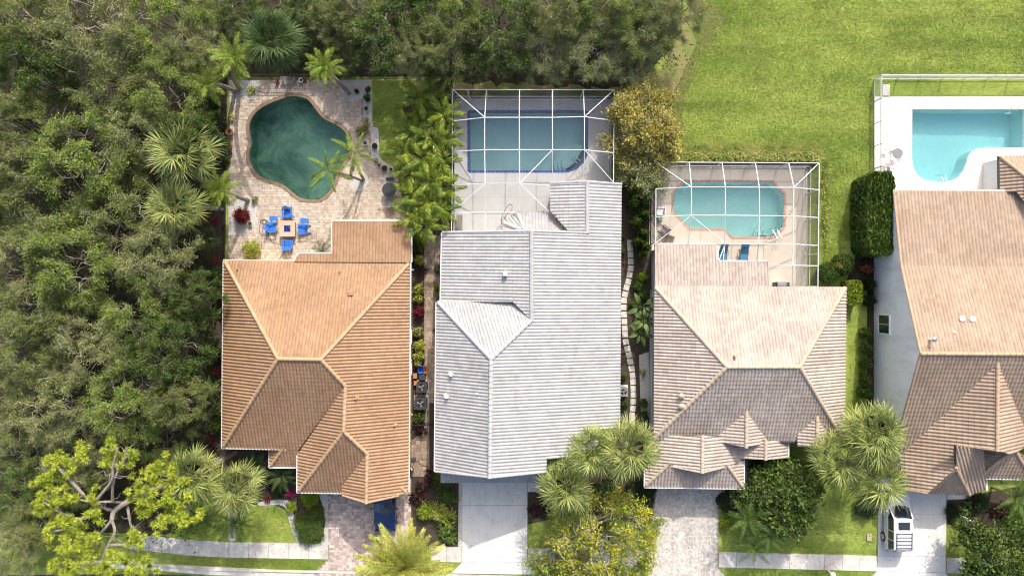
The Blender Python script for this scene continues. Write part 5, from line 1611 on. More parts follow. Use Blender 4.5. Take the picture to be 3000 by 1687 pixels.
# pine in the lower left corner: bare grey limbs and tufts of needles
def pine():
    rs = np.random.RandomState(9)
    b1 = lambda x, y: (x / 2.976, 1200 + y / 2.976)
    base = W(*b1(1130, 800), 5.0)
    bg_ = Vector((base.x + 2.2, base.y + .9, 0))
    t = thing('pine_tree', 'bright green pine with bare grey limbs in the lower left corner', 'tree', bg_)
    Wp = lambda x, y, h: W(*b1(x, y), h) - bg_
    tr = MB()
    tr.tube(smooth_path([(0, 0, -.1), (-.8, -.3, 2.6), Wp(1130, 790, 5.2), Wp(1000, 880, 5.6), Wp(975, 960, 5.9)], 5), list(np.linspace(.26, .16, 21)), 8)
    limbs = [[(975, 960, 5.9), (1000, 1060, 6.1), (940, 1180, 6.3), (880, 1320, 6.4)], [(975, 960, 5.9), (870, 1080, 6.2), (740, 1200, 6.6), (600, 1260, 6.8)], [(1000, 880, 5.6), (830, 830, 6.3), (730, 740, 6.8), (640, 620, 7.0)],
             [(1060, 810, 5.4), (960, 800, 6.4), (800, 800, 6.9), (560, 760, 7.3)], [(830, 800, 6.8), (970, 620, 7.4), (985, 480, 7.7), (1030, 330, 7.9)], [(980, 800, 6.3), (990, 620, 7.2), (1080, 440, 7.6), (1100, 330, 7.8)],
             [(1130, 790, 5.2), (1250, 700, 6.0), (1380, 620, 6.5), (1450, 500, 6.8)], [(1110, 830, 5.0), (1130, 950, 5.4), (1150, 1020, 5.6), (1250, 1130, 5.8)], [(940, 1180, 6.2), (1100, 1180, 6.3), (1200, 1260, 6.3), (1300, 1350, 6.2)],
             [(830, 830, 6.3), (700, 950, 6.6), (500, 880, 7.0), (380, 800, 7.1)], [(700, 950, 6.5), (690, 1000, 6.7), (520, 1050, 7.0), (420, 1050, 7.1)], [(730, 740, 6.8), (560, 560, 7.2), (450, 470, 7.4), (380, 560, 7.3)],
             [(1250, 700, 6.0), (1350, 850, 6.2), (1400, 950, 6.2), (1420, 1000, 6.1)], [(880, 1320, 6.4), (750, 1350, 6.5), (600, 1400, 6.5), (480, 1440, 6.5)], [(1250, 700, 6.0), (1500, 750, 6.4), (1600, 700, 6.5), (1650, 900, 6.3)]]
    for l in limbs:
        pts = smooth_path([Wp(*p) for p in l], 4)
        tr.tube(pts, list(np.linspace(.12, .045, len(pts))), 6)
        for _ in range(9):
            a = np.array(pts[rs.randint(len(pts) // 3, len(pts))])
            limb(tr, a, a + rs.normal(size=3) * np.array([.6, .6, .25]), .03, .01, rs, 4, .25, 3)
    tr.build('trunk', M['pinebark'], t, local=True)
    # tufts: view-plan spots of the needle masses
    spots = [(480, 400), (540, 440), (400, 450), (620, 490), (700, 400), (720, 360), (380, 540), (520, 560), (350, 640), (450, 640), (560, 700), (360, 750), (480, 780), (600, 780), (330, 880), (440, 880), (560, 920), (620, 960),
             (780, 760), (820, 830), (740, 930), (850, 950), (480, 1000), (600, 1020), (430, 1080), (560, 1090), (680, 1050), (760, 1090), (860, 1110), (500, 1180), (640, 1180), (760, 1200), (560, 1270), (700, 1290), (820, 1260), (500, 1340), (640, 1380),
             (780, 1380), (900, 1370), (1000, 1380), (1010, 1270), (1100, 1280), (1200, 1300), (1290, 1320), (1180, 1070), (1250, 1120), (1160, 1170), (990, 270), (960, 320), (1000, 360), (1110, 380), (1140, 440), (960, 440), (1020, 470),
             (1430, 450), (1470, 520), (1380, 540), (1300, 560), (1250, 600), (1380, 640), (1450, 680), (1150, 720), (1250, 700), (1320, 760), (1400, 800), (1240, 830), (1330, 880), (1270, 930), (1420, 950), (1380, 1000), (1530, 600), (1560, 720), (1600, 660), (1500, 800),
             (460, 1430), (600, 1440), (980, 1440), (1120, 1400), (1200, 1400), (1550, 880), (1650, 760), (1680, 920), (1590, 960), (1480, 900)]
    C, D, L_ = [], [], []
    for x, y in spots:
        for s in range(4):
            c = np.array(Wp(x + rs.normal() * 34, y + rs.normal() * 34, 6.6 + rs.uniform(0, 1.2)))
            d = unitv(rs.normal(size=(90, 3)) + np.array([0, 0, .35]))
            ln = rs.uniform(.25, .45, 90)
            C.append(c + d * ln[:, None] * .5); D.append(d); L_.append(ln)
    C, D, L_ = map(np.concatenate, (C, D, L_))
    link('crown', quads_mesh('crown', leaf_quads(C, D, L_, np.full(len(L_), .05), rs), G_['pine']), t, True)
pine()

# ---------------------------------------------------------------- palms
FANL = 'fan_palm'
palm(FANL, 'large upright fan palm at the wood edge left of the free-form pool', 545, 448, 6.5, 'fan', 27, 1.42, (612, 550), seed=1)
palm(FANL, 'fan palm with a leaning trunk below the large one at the wood edge', 520, 610, 6.0, 'fan', 24, 1.23, (652, 614), seed=2)
palm(FANL, 'pale fan palm in the front garden next to the pine', 568, 1388, 5.5, 'fan', 27, 1.28, (690, 1325), seed=3)
palm(FANL, 'pale fan palm between the pine palm and the orange house entry', 697, 1425, 4.8, 'fan', 25, 1.23, (720, 1440), seed=4)
palm(FANL, 'fan palm overlapping the white roof corner, leftmost of the upper pair', 1733, 1318, 5.4, 'fan', 25, 1.14, seed=5)
palm(FANL, 'fan palm in the gap between the white and beige houses', 1842, 1312, 5.6, 'fan', 29, 1.31, seed=6)
palm(FANL, 'fan palm beside the concrete driveway of the white house', 1658, 1420, 4.6, 'fan', 27, 1.28, seed=7)
palm(FANL, 'big fan palm against the grey gable wall of the right house', 2550, 1262, 6.0, 'fan', 31, 1.42, seed=8)
palm(FANL, 'fan palm on the lawn beside the beige house front gable', 2448, 1345, 5.0, 'fan', 25, 1.25, seed=9)
palm(FANL, 'fan palm leaning over the hood of the parked white SUV', 2556, 1396, 5.0, 'fan', 29, 1.37, seed=10)
palm(FANL, 'dark fan palm behind the top left corner of the paver deck', 800, 122, 5.5, 'fandark', 36, 1.3, seed=11)
palm('feather_palm', 'bright feather palm over the deck corner fence, right of its smaller twin', 690, 172, 6.2, 'feather', 16, .92, (702, 262), seed=12)
palm('feather_palm', 'small bright feather palm hanging over the left fence corner', 612, 250, 5.6, 'feather', 12, .85, (690, 268), seed=13)
palm('feather_palm', 'bright feather palm at the top of the paver deck leaning left', 950, 200, 4.2, 'feather', 22, .72, (1024, 275), seed=14)
palm('feather_palm', 'bright feather palm over the left fence beside the blue chairs', 645, 555, 4.6, 'feather', 20, .75, (728, 588), seed=15)
palm('foxtail_palm', 'foxtail palm leaning over the pool, the left of the pair', 962, 498, 4.6, 'fox', 8, 1.0, (1062, 530), -30, 40, .1, seed=16)
palm('foxtail_palm', 'foxtail palm beside the pool edge, the right of the pair', 1040, 448, 4.6, 'fox', 8, 1.0, (1066, 528), -30, 40, .1, seed=17)
palm('date_palm', 'huge yellow-green date palm crown cut by the bottom edge', 1182, 1662, 3.4, 'phoenix', 78, 1.22, None, -4, 54, .3, seed=18)
palm('pygmy_palm', 'dark green pygmy palm on the front lawn, left of the path', 592, 1515, 2.2, 'pygmy', 20, 1.05, None, -25, 70, .09, seed=19)
palm('pygmy_palm', 'dark green pygmy palm on the front lawn over the concrete path', 690, 1528, 2.2, 'pygmy', 20, 1.05, None, -25, 70, .09, seed=20)
palm('pygmy_palm', 'upright pygmy palm beside the herringbone driveway', 2188, 1515, 3.2, 'pygmy', 18, 1.2, None, -20, 70, .1, seed=21)
palm('pygmy_palm', 'small pygmy palm hanging over the right sidewalk', 2208, 1598, 2.6, 'pygmy', 13, 1.0, None, -25, 60, .08, seed=22)
palm('pygmy_palm', 'small pygmy palm under the round glossy tree', 2252, 1568, 3.0, 'pygmy', 14, 1.05, None, -25, 60, .08, seed=23)
palm('pygmy_palm', 'feathery palm beside the right house entry at the picture edge', 2972, 1455, 3.0, 'pygmy', 20, 1.15, None, -20, 70, .1, seed=24)
palm('sago_palm', 'shaded sago in the entry bed beside the small hip roof', 755, 1362, 1.4, 'dim', 16, .95, None, -15, 60, .1, seed=25)
palm('sago_palm', 'shaded sago in the entry bed before the orange garage wing', 825, 1390, 1.4, 'dim', 16, .95, None, -15, 60, .1, seed=26)
palm('sago_palm', 'small sago beside the orange lanai roof on the paver deck', 943, 735, 1.0, 'dim', 14, .55, None, -10, 60, .08, seed=27)
for i, (x, y, s) in enumerate([(1390, 205, .85), (1755, 185, .85), (1700, 195, .75), (1800, 140, .8), (1850, 165, .7), (1510, 190, .7), (1290, 210, .6)]):
    palm('palmetto', 'dark saw palmetto under the top trees, %s from the paver deck' % ORD[[1, 4, 3, 5, 6, 2, 0][i]], x, y, 1.6, 'fandark', 16, s, None, -10, 75, .1, group='palmettos under the top trees', seed=30 + i)
for i, (x, y, k, s) in enumerate([(605, 990, 'fandark', .55), (617, 1145, 'pygmy', .8), (610, 700, 'fandark', .6), (640, 430, 'fandark', .6), (590, 930, 'fandark', .6)]):
    palm('young_palm', ['spiky young palm left of the orange roof', 'bright young palm left of the orange roof front half', 'young palm below the leaning fan palm trunk', 'young palm behind the deck fence beside the large fan palm', 'dim young palm above the spiky one by the orange roof'][i],
         x, y, 2.0, k, 16, s, None, -10, 70, .08, seed=40 + i)
ar = [(1560, 330), (1440, 330), (1500, 480), (1610, 430), (1400, 560), (1530, 600), (1620, 600), (1360, 680), (1470, 730), (1590, 740), (1400, 830), (1530, 870), (1620, 930), (1390, 970), (1500, 1010), (1590, 1080), (1400, 1110), (1490, 1170)]
for i, (x, y) in enumerate(sorted(ar, key=lambda q: q[1])):
    px, py = Z2([(x, y)])[0]
    g = palm('areca_palm', 'areca palm in the clump left of the screen cage, %s from the top' % ORD[i], px, py, 2.9 + (i % 3) * .35, 'areca', 9, .85, None, -25, 62, .06, 'areca palms by the screen cage', seed=60 + i)
    if i in (5, 12, 14, 16):
        for f in range(2):
            o = link('dead_frond', FR['arecadead'][0], g, True)
            b_ = g.children[1].matrix_basis.translation
            o.matrix_basis = Matrix.Translation(b_) @ Matrix.Rotation(R(200 + 70 * f + i * 20), 4, 'Z') @ Matrix.Rotation(R(-25), 4, 'X') @ Matrix.Scale(.8, 4)

# ---------------------------------------------------------------- hedges, shrubs, bedding plants
bush('clipped_hedge', 'tall clipped hedge beside the grey gable wall', 2560, 630, 43, 3.0, 'mid', 'box', .15, sy=2.85, rz=0.0, n=9000, cat='hedge')
for x, y, r_, h, c, k, lb in ((2470, 775, 34, 1.5, 'mid', 'ball', 'round clipped shrub by the tan cage corner, rightmost of three'), (2428, 800, 34, 1.4, 'mid', 'ball', 'round clipped shrub touching the tan cage wall'),
                              (2452, 780, 14, 1.5, 'gold', 'ball', 'small golden shrub wedged between the two round clipped shrubs'), (2495, 858, 24, 1.3, 'lime', 'box', 'small boxy yellow-green hedge at the beige roof corner')):
    bush('clipped_shrub', lb, x, y, r_, h, c, k, .12, sy=1.6 if k == 'box' else 1, rz=0.0)
for i, (x, y, r_, c) in enumerate([(2549, 788, 22, 'orange'), (2548, 835, 22, 'deep'), (2548, 880, 22, 'deep'), (2538, 975, 20, 'mid'), (2540, 1020, 20, 'mid'), (2538, 1065, 21, 'mid'), (2538, 1110, 22, 'mid'), (2535, 1150, 22, 'mid')]):
    bush('foundation_shrub', ('orange-red croton against the grey gable wall' if c == 'orange' else '%s green shrub along the grey gable wall, %s from the hedge' % ('dark' if c == 'deep' else 'leafy', ORD[i])), x, y, r_, 1.1, c, 'rosette' if c == 'orange' else 'dome', .12, 'shrubs along the grey gable wall')
v262 = lambda x, y: (1800 + x / 2.015, 540 + y / 2.012)
for i, (x, y, r_) in enumerate([(120, 40, 34), (170, 90, 34), (110, 110, 30), (175, 180, 34), (130, 220, 32), (175, 290, 32), (140, 340, 28), (180, 370, 26), (170, 410, 22)]):
    bush('hedge_shrub', 'glossy green hedge shrub between white roof and tan cage, %s from the top' % ORD[i], *v262(x, y), r_ * .62, 2.2, 'mid', 'dome', .15, 'glossy hedge beside the tan cage')
for i, (x, y, r_, c) in enumerate([(165, 545, 34, 'lime'), (140, 600, 36, 'lime'), (170, 650, 34, 'mid'), (120, 700, 30, 'mid')]):
    bush('ground_cover_shrub', '%s low shrub beside the stepping stones, %s below the glossy hedge' % ('yellow-green' if c == 'lime' else 'green', ORD[i]), *v262(x, y), r_ * .55, .8, 'mid' if i else 'lime', 'dome', .10, 'low shrubs beside the stepping stones')
for i, (x, y, r_, c, h) in enumerate([(60, 460, 14, 'orange', .5), (50, 400, 20, 'mid', .7), (45, 310, 18, 'mid', .6), (55, 1130, 26, 'mid', .7), (60, 1290, 30, 'mid', .7), (175, 1290, 34, 'mid', .9), (180, 1360, 30, 'mid', .8), (170, 1120, 30, 'fan', 1.0)]):
    bush('bed_plant', ['small orange bromeliad against the white roof edge', 'green plant above the orange bromeliad', 'green plant near the top of the stepping stones', 'green plant beside the stepping stones above the lone air conditioner', 'green plant below the lone air conditioner', 'dark green shrub right of the last stepping stones', 'dark green shrub beside the gap fan palm', 'spiky plant on the white gravel by the aqua wall'][i],
         *v262(x, y), r_ * .5, h, c, 'rosette' if i in (0, 7) else 'dome', .1)
# banana-leaved plant beside the stepping stones
M['bigleaf'] = mat('banana_leaf', (0.11, 0.17, 0.045), (0.07, 0.12, 0.03), 2, 0.5, trans=.2)
def big_leaf(L_, w):
    b = MB(); vs = []
    for k, t in enumerate(np.linspace(0, 1, 8)):
        ww = w * math.sin(math.pi * min(.97, t * .9 + .08)) ** .7
        z = .25 * t - .55 * t * t
        for x in (-ww / 2, 0, ww / 2):
            vs.append((x, L_ * (.35 + .65 * t), L_ * z + (0.05 if x else 0)))
    b.add(vs, [(3 * k + i, 3 * k + i + 1, 3 * k + i + 4, 3 * k + i + 3) for k in range(7) for i in range(2)])
    b.tube([(0, 0, 0), (0, L_ * .2, .05), (0, L_ * .38, .02)], [.03, .025, .02], 5)
    return b.mesh('leaf', M['bigleaf'], True)
BL = [big_leaf(1.5, .42), big_leaf(1.25, .36)]
for i, (x, y, n, h) in enumerate([(175, 800, 8, 2.2), (155, 870, 7, 1.8), (160, 720, 6, 2.4)]):
    c = W(*v262(x, y), h)
    t = thing('banana_plant', ['big-leaved banana plant beside the middle stepping stones', 'lower big-leaved banana plant beside the stepping stones', 'upper big-leaved banana plant with one upright leaf'][i], 'plant', (c.x, c.y, 0))
    MB().tube([(0, 0, 0), (.05, 0, h * .5), (0, 0, h)], [.1, .08, .05], 7).build('stem', G_['mid'], t, local=True)
    for k in range(n):
        o = link('leaf', BL[k % 2], t, True)
        o.matrix_basis = Matrix.Translation((0, 0, h - .1)) @ Matrix.Rotation(k * 2.4 + i, 4, 'Z') @ Matrix.Rotation(R(rnd.uniform(-5, 50)), 4, 'X') @ Matrix.Scale(rnd.uniform(.6, .95), 4)
# side garden between the orange and the white house: 1180 + x / 2.014, 740 + y / 2.012
v282 = lambda x, y: (1180 + x / 2.014, 740 + y / 2.012)
for i, (x, y, r_, c, h, k, lb) in enumerate([(95, 45, 28, 'croton', .9, 'dome', 'yellow croton near the top of the paver path'), (105, 110, 30, 'maroon', .9, 'rosette', 'dark red plant below the downspout by the path'), (92, 215, 30, 'croton', .9, 'dome', 'yellow croton above the red shrub by the path'),
        (92, 270, 28, 'croton', .8, 'dome', 'yellow croton touching the red shrub by the path'), (98, 350, 32, 'red', .9, 'dome', 'crimson shrub in the row by the paver path'), (85, 470, 30, 'sage', .9, 'dome', 'pale variegated shrub below the crimson one'), (95, 550, 32, 'croton', .9, 'dome', 'speckled yellow croton by the orange house windows'),
        (95, 610, 32, 'croton', .9, 'dome', 'bright croton third above the blue bin'), (85, 655, 20, 'croton', .8, 'dome', 'small pale croton just above the blue bin'), (95, 975, 34, 'mid', .8, 'dome', 'green shrub between air conditioners and black gate'), (105, 1040, 38, 'maroon', 1.2, 'rosette', 'maroon ti plant just below the black gate'),
        (205, 215, 22, 'lime', .9, 'dome', 'green shrub at the white house corner'), (210, 100, 24, 'mid', .5, 'dome', 'thin green weeds beside the white house corner'), (190, 455, 12, 'maroon', .5, 'rosette', 'tiny dark red plant at the white roof edge'),
        (150, 1300, 40, 'maroon', 1.5, 'rosette', 'maroon ti plant at the white house front corner, topmost'), (105, 1370, 40, 'maroon', 1.5, 'rosette', 'maroon ti plant left of the white house front corner'), (90, 1430, 36, 'maroon', 1.4, 'rosette', 'maroon ti plant by the blue car, upper'), (165, 1360, 36, 'maroon', 1.4, 'rosette', 'maroon ti plant deep in the corner bed')]):
    bush('garden_plant', lb, *v282(x, y), r_ * .66, h, c, k, .14)
b3 = lambda x, y: (900 + x / 2.976, 1200 + y / 2.976)
for x, y, r_, c, h, k, lb in [(960, 770, 70, 'maroon', 1.4, 'rosette', 'maroon ti plant beside the blue car'), (1170, 640, 80, 'mid', .9, 'dome', 'green shrub under the white house pent roof'), (1230, 760, 70, 'mid', .9, 'dome', 'green shrub in the left driveway bed'), (1020, 880, 70, 'lime', .9, 'dome', 'lime shrub at the top of the date palm'),
        (1140, 890, 75, 'croton', .9, 'dome', 'speckled yellow croton in the driveway bed'), (1240, 930, 75, 'lime', .9, 'rosette', 'strappy lime plant in the driveway bed'), (1200, 1040, 85, 'mid', .9, 'rosette', 'dark strappy plant above the short sidewalk'), (1250, 1110, 80, 'mid', .8, 'rosette', 'strappy green plant at the driveway bed end'),
        (1290, 790, 28, 'orange', .6, 'rosette', 'small orange bromeliad by the driveway gravel')]:
    bush('garden_plant', lb, *b3(x, y), r_ * 1.35 / 2.976, h, c, k, .13)
b2 = lambda x, y: (450 + x / 2.9745, 1200 + y / 2.9745)
for x, y, r_, c, h, k, lb in [(1350, 780, 75, 'lime', .9, 'dome', 'lime shrub at the top of the island bed'), (1350, 880, 50, 'red', .7, 'rosette', 'red bromeliad in the island bed'), (1400, 920, 90, 'mid', .8, 'dome', 'green shrub in the middle of the island bed'), (1290, 1010, 85, 'mid', .8, 'dome', 'green shrub at the left of the island bed'),
        (1400, 1060, 90, 'mid', .8, 'dome', 'green shrub low in the island bed'), (1330, 1110, 70, 'mid', .7, 'dome', 'green shrub at the sidewalk end of the island bed'), (1170, 730, 50, 'magenta', .8, 'rosette', 'magenta bromeliad under the garage wing'), (1080, 700, 60, 'deep', .9, 'dome', 'dark shrub left of the magenta bromeliad'),
        (980, 770, 40, 'red', .4, 'rosette', 'small red plant on the gravel edge'), (1200, 850, 50, 'lime', .5, 'dome', 'pale low plant beside the curved gravel'), (1010, 660, 55, 'maroon', .8, 'rosette', 'dark red plant behind the pale fan palm'), (520, 330, 55, 'maroon', 1.0, 'rosette', 'dark red plant at the corner of the orange roof'), (540, 130, 60, 'mid', 1.2, 'dome', 'green shrub left of the orange roof corner'), (480, 270, 40, 'red', 1.0, 'rosette', 'red-leaved plant at the wood edge below')]:
    bush('garden_plant', lb, *b2(x, y), r_ * 1.25 / 2.9745, h, c, k, .12)
b4 = lambda x, y: (1300 + x / 2.9754, 1200 + y / 2.9754)
for x, y, r_, c, h, k, lb in [(820, 880, 70, 'maroon', .5, 'rosette', 'small maroon plant beside the white house driveway'), (930, 860, 90, 'deep', .7, 'dome', 'dark shrub under the driveway fan palm'), (1300, 720, 90, 'deep', 1.0, 'dome', 'dark shrub between the two fan palms'), (1470, 690, 100, 'fandark', 1.2, 'rosette', 'dark strappy shrub below the gap fan palm'), (1710, 740, 110, 'deep', 1.0, 'box', 'dark clipped shrub beside the herringbone driveway'), (1400, 950, 80, 'straw', .9, 'dome', 'round dry bush under the yellow-green tree')]:
    bush('front_shrub', lb, *b4(x, y), r_ * 1.2 / 2.9754, h, c, k, .13)
b5 = lambda x, y: (1850 + x / 2.975, 1200 + y / 2.975)
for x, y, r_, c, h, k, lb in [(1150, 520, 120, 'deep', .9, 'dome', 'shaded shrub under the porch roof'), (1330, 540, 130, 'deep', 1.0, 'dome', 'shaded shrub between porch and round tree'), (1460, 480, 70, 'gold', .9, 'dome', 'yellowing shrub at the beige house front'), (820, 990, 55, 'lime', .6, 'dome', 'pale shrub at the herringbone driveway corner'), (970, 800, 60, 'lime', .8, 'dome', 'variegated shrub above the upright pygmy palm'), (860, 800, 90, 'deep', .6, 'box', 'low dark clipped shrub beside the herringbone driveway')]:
    bush('front_shrub', lb, *b5(x, y), r_ * 1.15 / 2.975, h, c, k, .13)
b6 = lambda x, y: (2400 + x / 2.975, 1200 + y / 2.975)
for x, y, r_, c, h, k, lb in [(1180, 890, 70, 'deep', .8, 'dome', 'dark shrub beside the right driveway'), (1280, 850, 80, 'mid', .8, 'rosette', 'strappy green plant by the right entry'), (1400, 800, 90, 'deep', .9, 'dome', 'dark shrub under the right entry roof'), (1190, 960, 60, 'mid', .7, 'rosette', 'strappy plant along the right driveway'), (1600, 870, 90, 'maroon', .8, 'rosette', 'reddish plant below the edge feather palm'), (420, 850, 100, 'deep', 1.0, 'dome', 'low shrub with red flowers under the SUV fan palm'), (560, 810, 34, 'red', 1.1, 'rosette', 'red flowers at the SUV hood'), (460, 890, 28, 'magenta', .6, 'rosette', 'pink flowers beside the right driveway'), (1720, 930, 110, 'mid', .9, 'dome', 'green shrub at the right picture edge')]:
    bush('front_shrub', lb, *b6(x, y), r_ * 1.25 / 2.975, h, c, k, .13)
# plants of the paver deck (Z2 view) and along its fence
for x, y, r_, c, h, k, lb in [(240, 1110, 64, 'red', 1.2, 'dome', 'round red-flowered bush on the paver deck'), (312, 1335, 72, 'croton', 1.1, 'dome', 'bright yellow croton at the deck corner by the orange roof'), (318, 265, 46, 'lime', .9, 'rosette', 'yellow-green plant at the top left deck corner'), (180, 450, 34, 'croton', .7, 'rosette', 'yellow croton on the fence side of the deck'),
        (135, 530, 26, 'red', .7, 'rosette', 'red bromeliad just outside the left fence'), (155, 635, 28, 'lime', .6, 'rosette', 'yellow bromeliad by the left fence pot'), (482, 200, 26, 'red', .7, 'rosette', 'dark red plant left of the deck bench'), (657, 195, 24, 'red', .7, 'rosette', 'dark red plant right of the deck bench'),
        (1098, 258, 24, 'mid', .6, 'dome', 'topmost green plant on the gravel strip'), (1022, 270, 18, 'mid', .5, 'dome', 'small green plant on the gravel by the leaning palm'), (1092, 315, 32, 'mid', .6, 'dome', 'second green plant on the gravel strip'), (1085, 465, 38, 'lime', .8, 'rosette', 'yellow-green plant on the gravel strip'),
        (330, 1010, 34, 'mid', .7, 'rosette', 'green plant beside the red-flowered bush'), (60, 1130, 40, 'red', .8, 'rosette', 'red plant outside the fence beside the red-flowered bush'), (80, 1410, 40, 'red', .8, 'rosette', 'red plant at the orange roof corner outside the fence'), (60, 760, 50, 'mid', 1.0, 'dome', 'green shrub outside the fence above the feather palm'), (60, 450, 70, 'mid', 1.6, 'dome', 'green shrub outside the fence left of the pool'), (60, 340, 60, 'mid', 1.4, 'dome', 'green shrub outside the fence top corner'), (140, 740, 30, 'mid', .6, 'dome', 'green plant straddling the left fence'),
        (60, 640, 45, 'deep', 1.0, 'dome', 'dark shrub outside the fence beside the pots'), (1050, 540, 40, 'sage', .7, 'dome', 'wispy shrub around the round pot on the deck')]:
    bush('deck_plant', lb, *Z2([(x, y)])[0], r_ / 2.3, h, c, k, .13)
# plants along the left side of the orange house and the side gap by the lanai
for i, (x, y, r_, c, k) in enumerate([(640, 800, 26, 'mid', 'dome'), (635, 860, 26, 'deep', 'dome'), (638, 910, 24, 'mid', 'rosette'), (630, 1040, 26, 'mid', 'dome'), (632, 1090, 20, 'red', 'rosette'), (636, 1200, 28, 'mid', 'rosette'), (630, 1250, 26, 'mid', 'dome'), (1222, 720, 24, 'mid', 'dome'), (1225, 700, 18, 'lime', 'dome')]):
    bush('side_shrub', ['leafy shrub at the top left corner of the orange roof', 'dark shrub below the top left corner of the orange roof', 'strappy plant left of the orange roof ridge', 'leafy shrub below the spiky young palm', 'red plant left of the orange roof', 'strappy plant near the orange roof lower corner', 'leafy shrub at the orange roof lower corner', 'green shrub between lanai and path', 'yellow-green shrub between lanai and path'][i], x, y, r_, 1.2, c, k, .14)
# fringe of tall ornamental grass round the tan cage
rs = np.random.RandomState(8)
b = MB()
for _ in range(5200):
    if rs.rand() < .95:
        q = W(rs.uniform(1985, 2395), rs.uniform(440, 468))
    else:
        q = W(rs.uniform(2405, 2422), rs.uniform(480, 740))
    a = rs.uniform(0, 6.28)
    blade(b, (q.x, q.y, 0), (math.cos(a) * .5, math.sin(a) * .5 + .15, 1), rs.uniform(.8, 1.6), .05, .45, 2)
stuff(b.build('ornamental_grass', G_['straw']))
# mown grass blades over the lawns in view
def grass(name, polys, n, m, avoid=(), hgt=(.04, .09), wd=.026):
    rs = np.random.RandomState(len(name))
    V = []
    for poly, share in polys:
        xs, ys = [p[0] for p in poly], [p[1] for p in poly]
        k, cnt = int(n * share), 0
        X = rs.uniform(min(xs), max(xs), k * 3); Y = rs.uniform(min(ys), max(ys), k * 3)
        keep = [i for i in range(len(X)) if in_poly(X[i], Y[i], poly)][:k]
        for i in keep:
            q = W(X[i], Y[i]); V.append((q.x, q.y, 0.02))
    C = np.array(V); m_ = len(C)
    D = unitv(rs.normal(size=(m_, 3)) * np.array([1, 1, .25]) + np.array([0, -.35, .35]))
    L_ = rs.uniform(hgt[0], hgt[1], m_) * 2.2
    C[:, 2] = .012 + np.abs(D[:, 2]) * L_ * .5
    stuff(link(name, quads_mesh(name, leaf_quads(C, D, L_, np.full(m_, wd), rs), m)))
M['blade'] = mat('grass_blades', (0.14, 0.22, 0.03), (0.34, 0.40, 0.085), 0.22, 0.8, isl=.3, hue=.01, trans=.15, lo=.32, hi=.7, stretch=(.45, 1.5, 1), stripe=(.06, .13), stain=(.32, .28, (1, 1, 1)))
grass('park_grass', [([(2010, -20), (3020, -20), (3020, 218), (2555, 222), (2550, 560), (2440, 800), (2410, 760), (2405, 440), (1985, 440), (1960, 300), (2040, 130)], 1.0)], 100000, M['blade'])
grass('house_lawn_grass', [([(1100, 240), (1318, 240), (1318, 300), (1200, 480), (1125, 470), (1112, 380), (1092, 365)], .15), ([(515, 1500), (770, 1482), (845, 1492), (872, 1588), (640, 1584), (500, 1565)], .2), ([(500, 1628), (955, 1640), (925, 1668), (500, 1650)], .1),
      ([(2110, 1450), (2565, 1300), (2565, 1622), (2110, 1612)], .35), ([(2115, 1664), (2565, 1672), (2550, 1690), (2130, 1690)], .06), ([(2775, 1540), (2850, 1545), (2850, 1630), (2775, 1628)], .06), ([(2485, 900), (2530, 900), (2525, 1250), (2485, 1250)], .05)], 26000, M['blade'])
# ---------------------------------------------------------------- patio furniture of the paver deck
def copy_tree(src, loc, rz, label):
    r_ = src.copy(); COL.objects.link(r_)
    r_.location = loc; r_.rotation_euler = (0, 0, rz); r_['label'] = label
    for ch in src.children:
        c = ch.copy(); COL.objects.link(c); c.parent = r_
    return r_

def adirondack(loc, rz, label):
    """slatted garden chair, front towards -Y"""
    t = thing('adirondack_chair', label, 'chair', loc, rz, 'blue chairs round the fire table')
    m = M['blue']
    for i in range(5):
        f = i / 4
        MB().beam((-.27, -.36 + .5 * f, .38 - .13 * f), (.27, -.36 + .5 * f, .38 - .13 * f), .115, .025).build('seat_slat', m, t, local=True)
    for i in range(5):
        x = (i - 2) * .118
        top = .96 - .05 * (i - 2) ** 2
        MB().beam((x * .85, .13, .24), (x * 1.12, .13 + (top - .24) * .48, top), .10, .022, (0, -1, .4)).build('back_slat', m, t, local=True)
    for s in (-1, 1):
        b = MB()
        arm = [(s * .28, -.42), (s * .42, -.42), (s * .43, -.05), (s * .36, .40), (s * .29, .40), (s * .30, -.05)]
        b.prism(arm if s < 0 else arm[::-1], .53, .56)
        b.build('armrest', m, t, local=True)
        MB().beam((s * .34, -.34, 0), (s * .34, -.34, .53), .09, .035, (1, 0, 0)).build('leg', m, t, local=True)
        MB().beam((s * .30, -.38, .36), (s * .30, .55, .03), .03, .12).build('side_rail', m, t, local=True)
        MB().beam((s * .31, .30, .16), (s * .31, .38, .53), .07, .03, (1, 0, 0)).build('arm_post', m, t, local=True)
    return t
v4 = lambda x, y: (740 + x / 7.246, 580 + y / 7.245)
DZ = Vector((0, 0, .066))
c0 = adirondack(W(*v4(775, 320)) + DZ, R(8), 'blue slatted garden chair on the pool side of the fire table')
copy_tree(c0, W(*v4(430, 640)) + DZ, R(96), 'blue slatted garden chair left of the fire table beside the cord')
copy_tree(c0, W(*v4(1110, 670)) + DZ, R(-88), 'blue slatted garden chair right of the fire table')
copy_tree(c0, W(*v4(780, 1010)) + DZ, R(172), 'blue slatted garden chair on the roof side of the fire table')
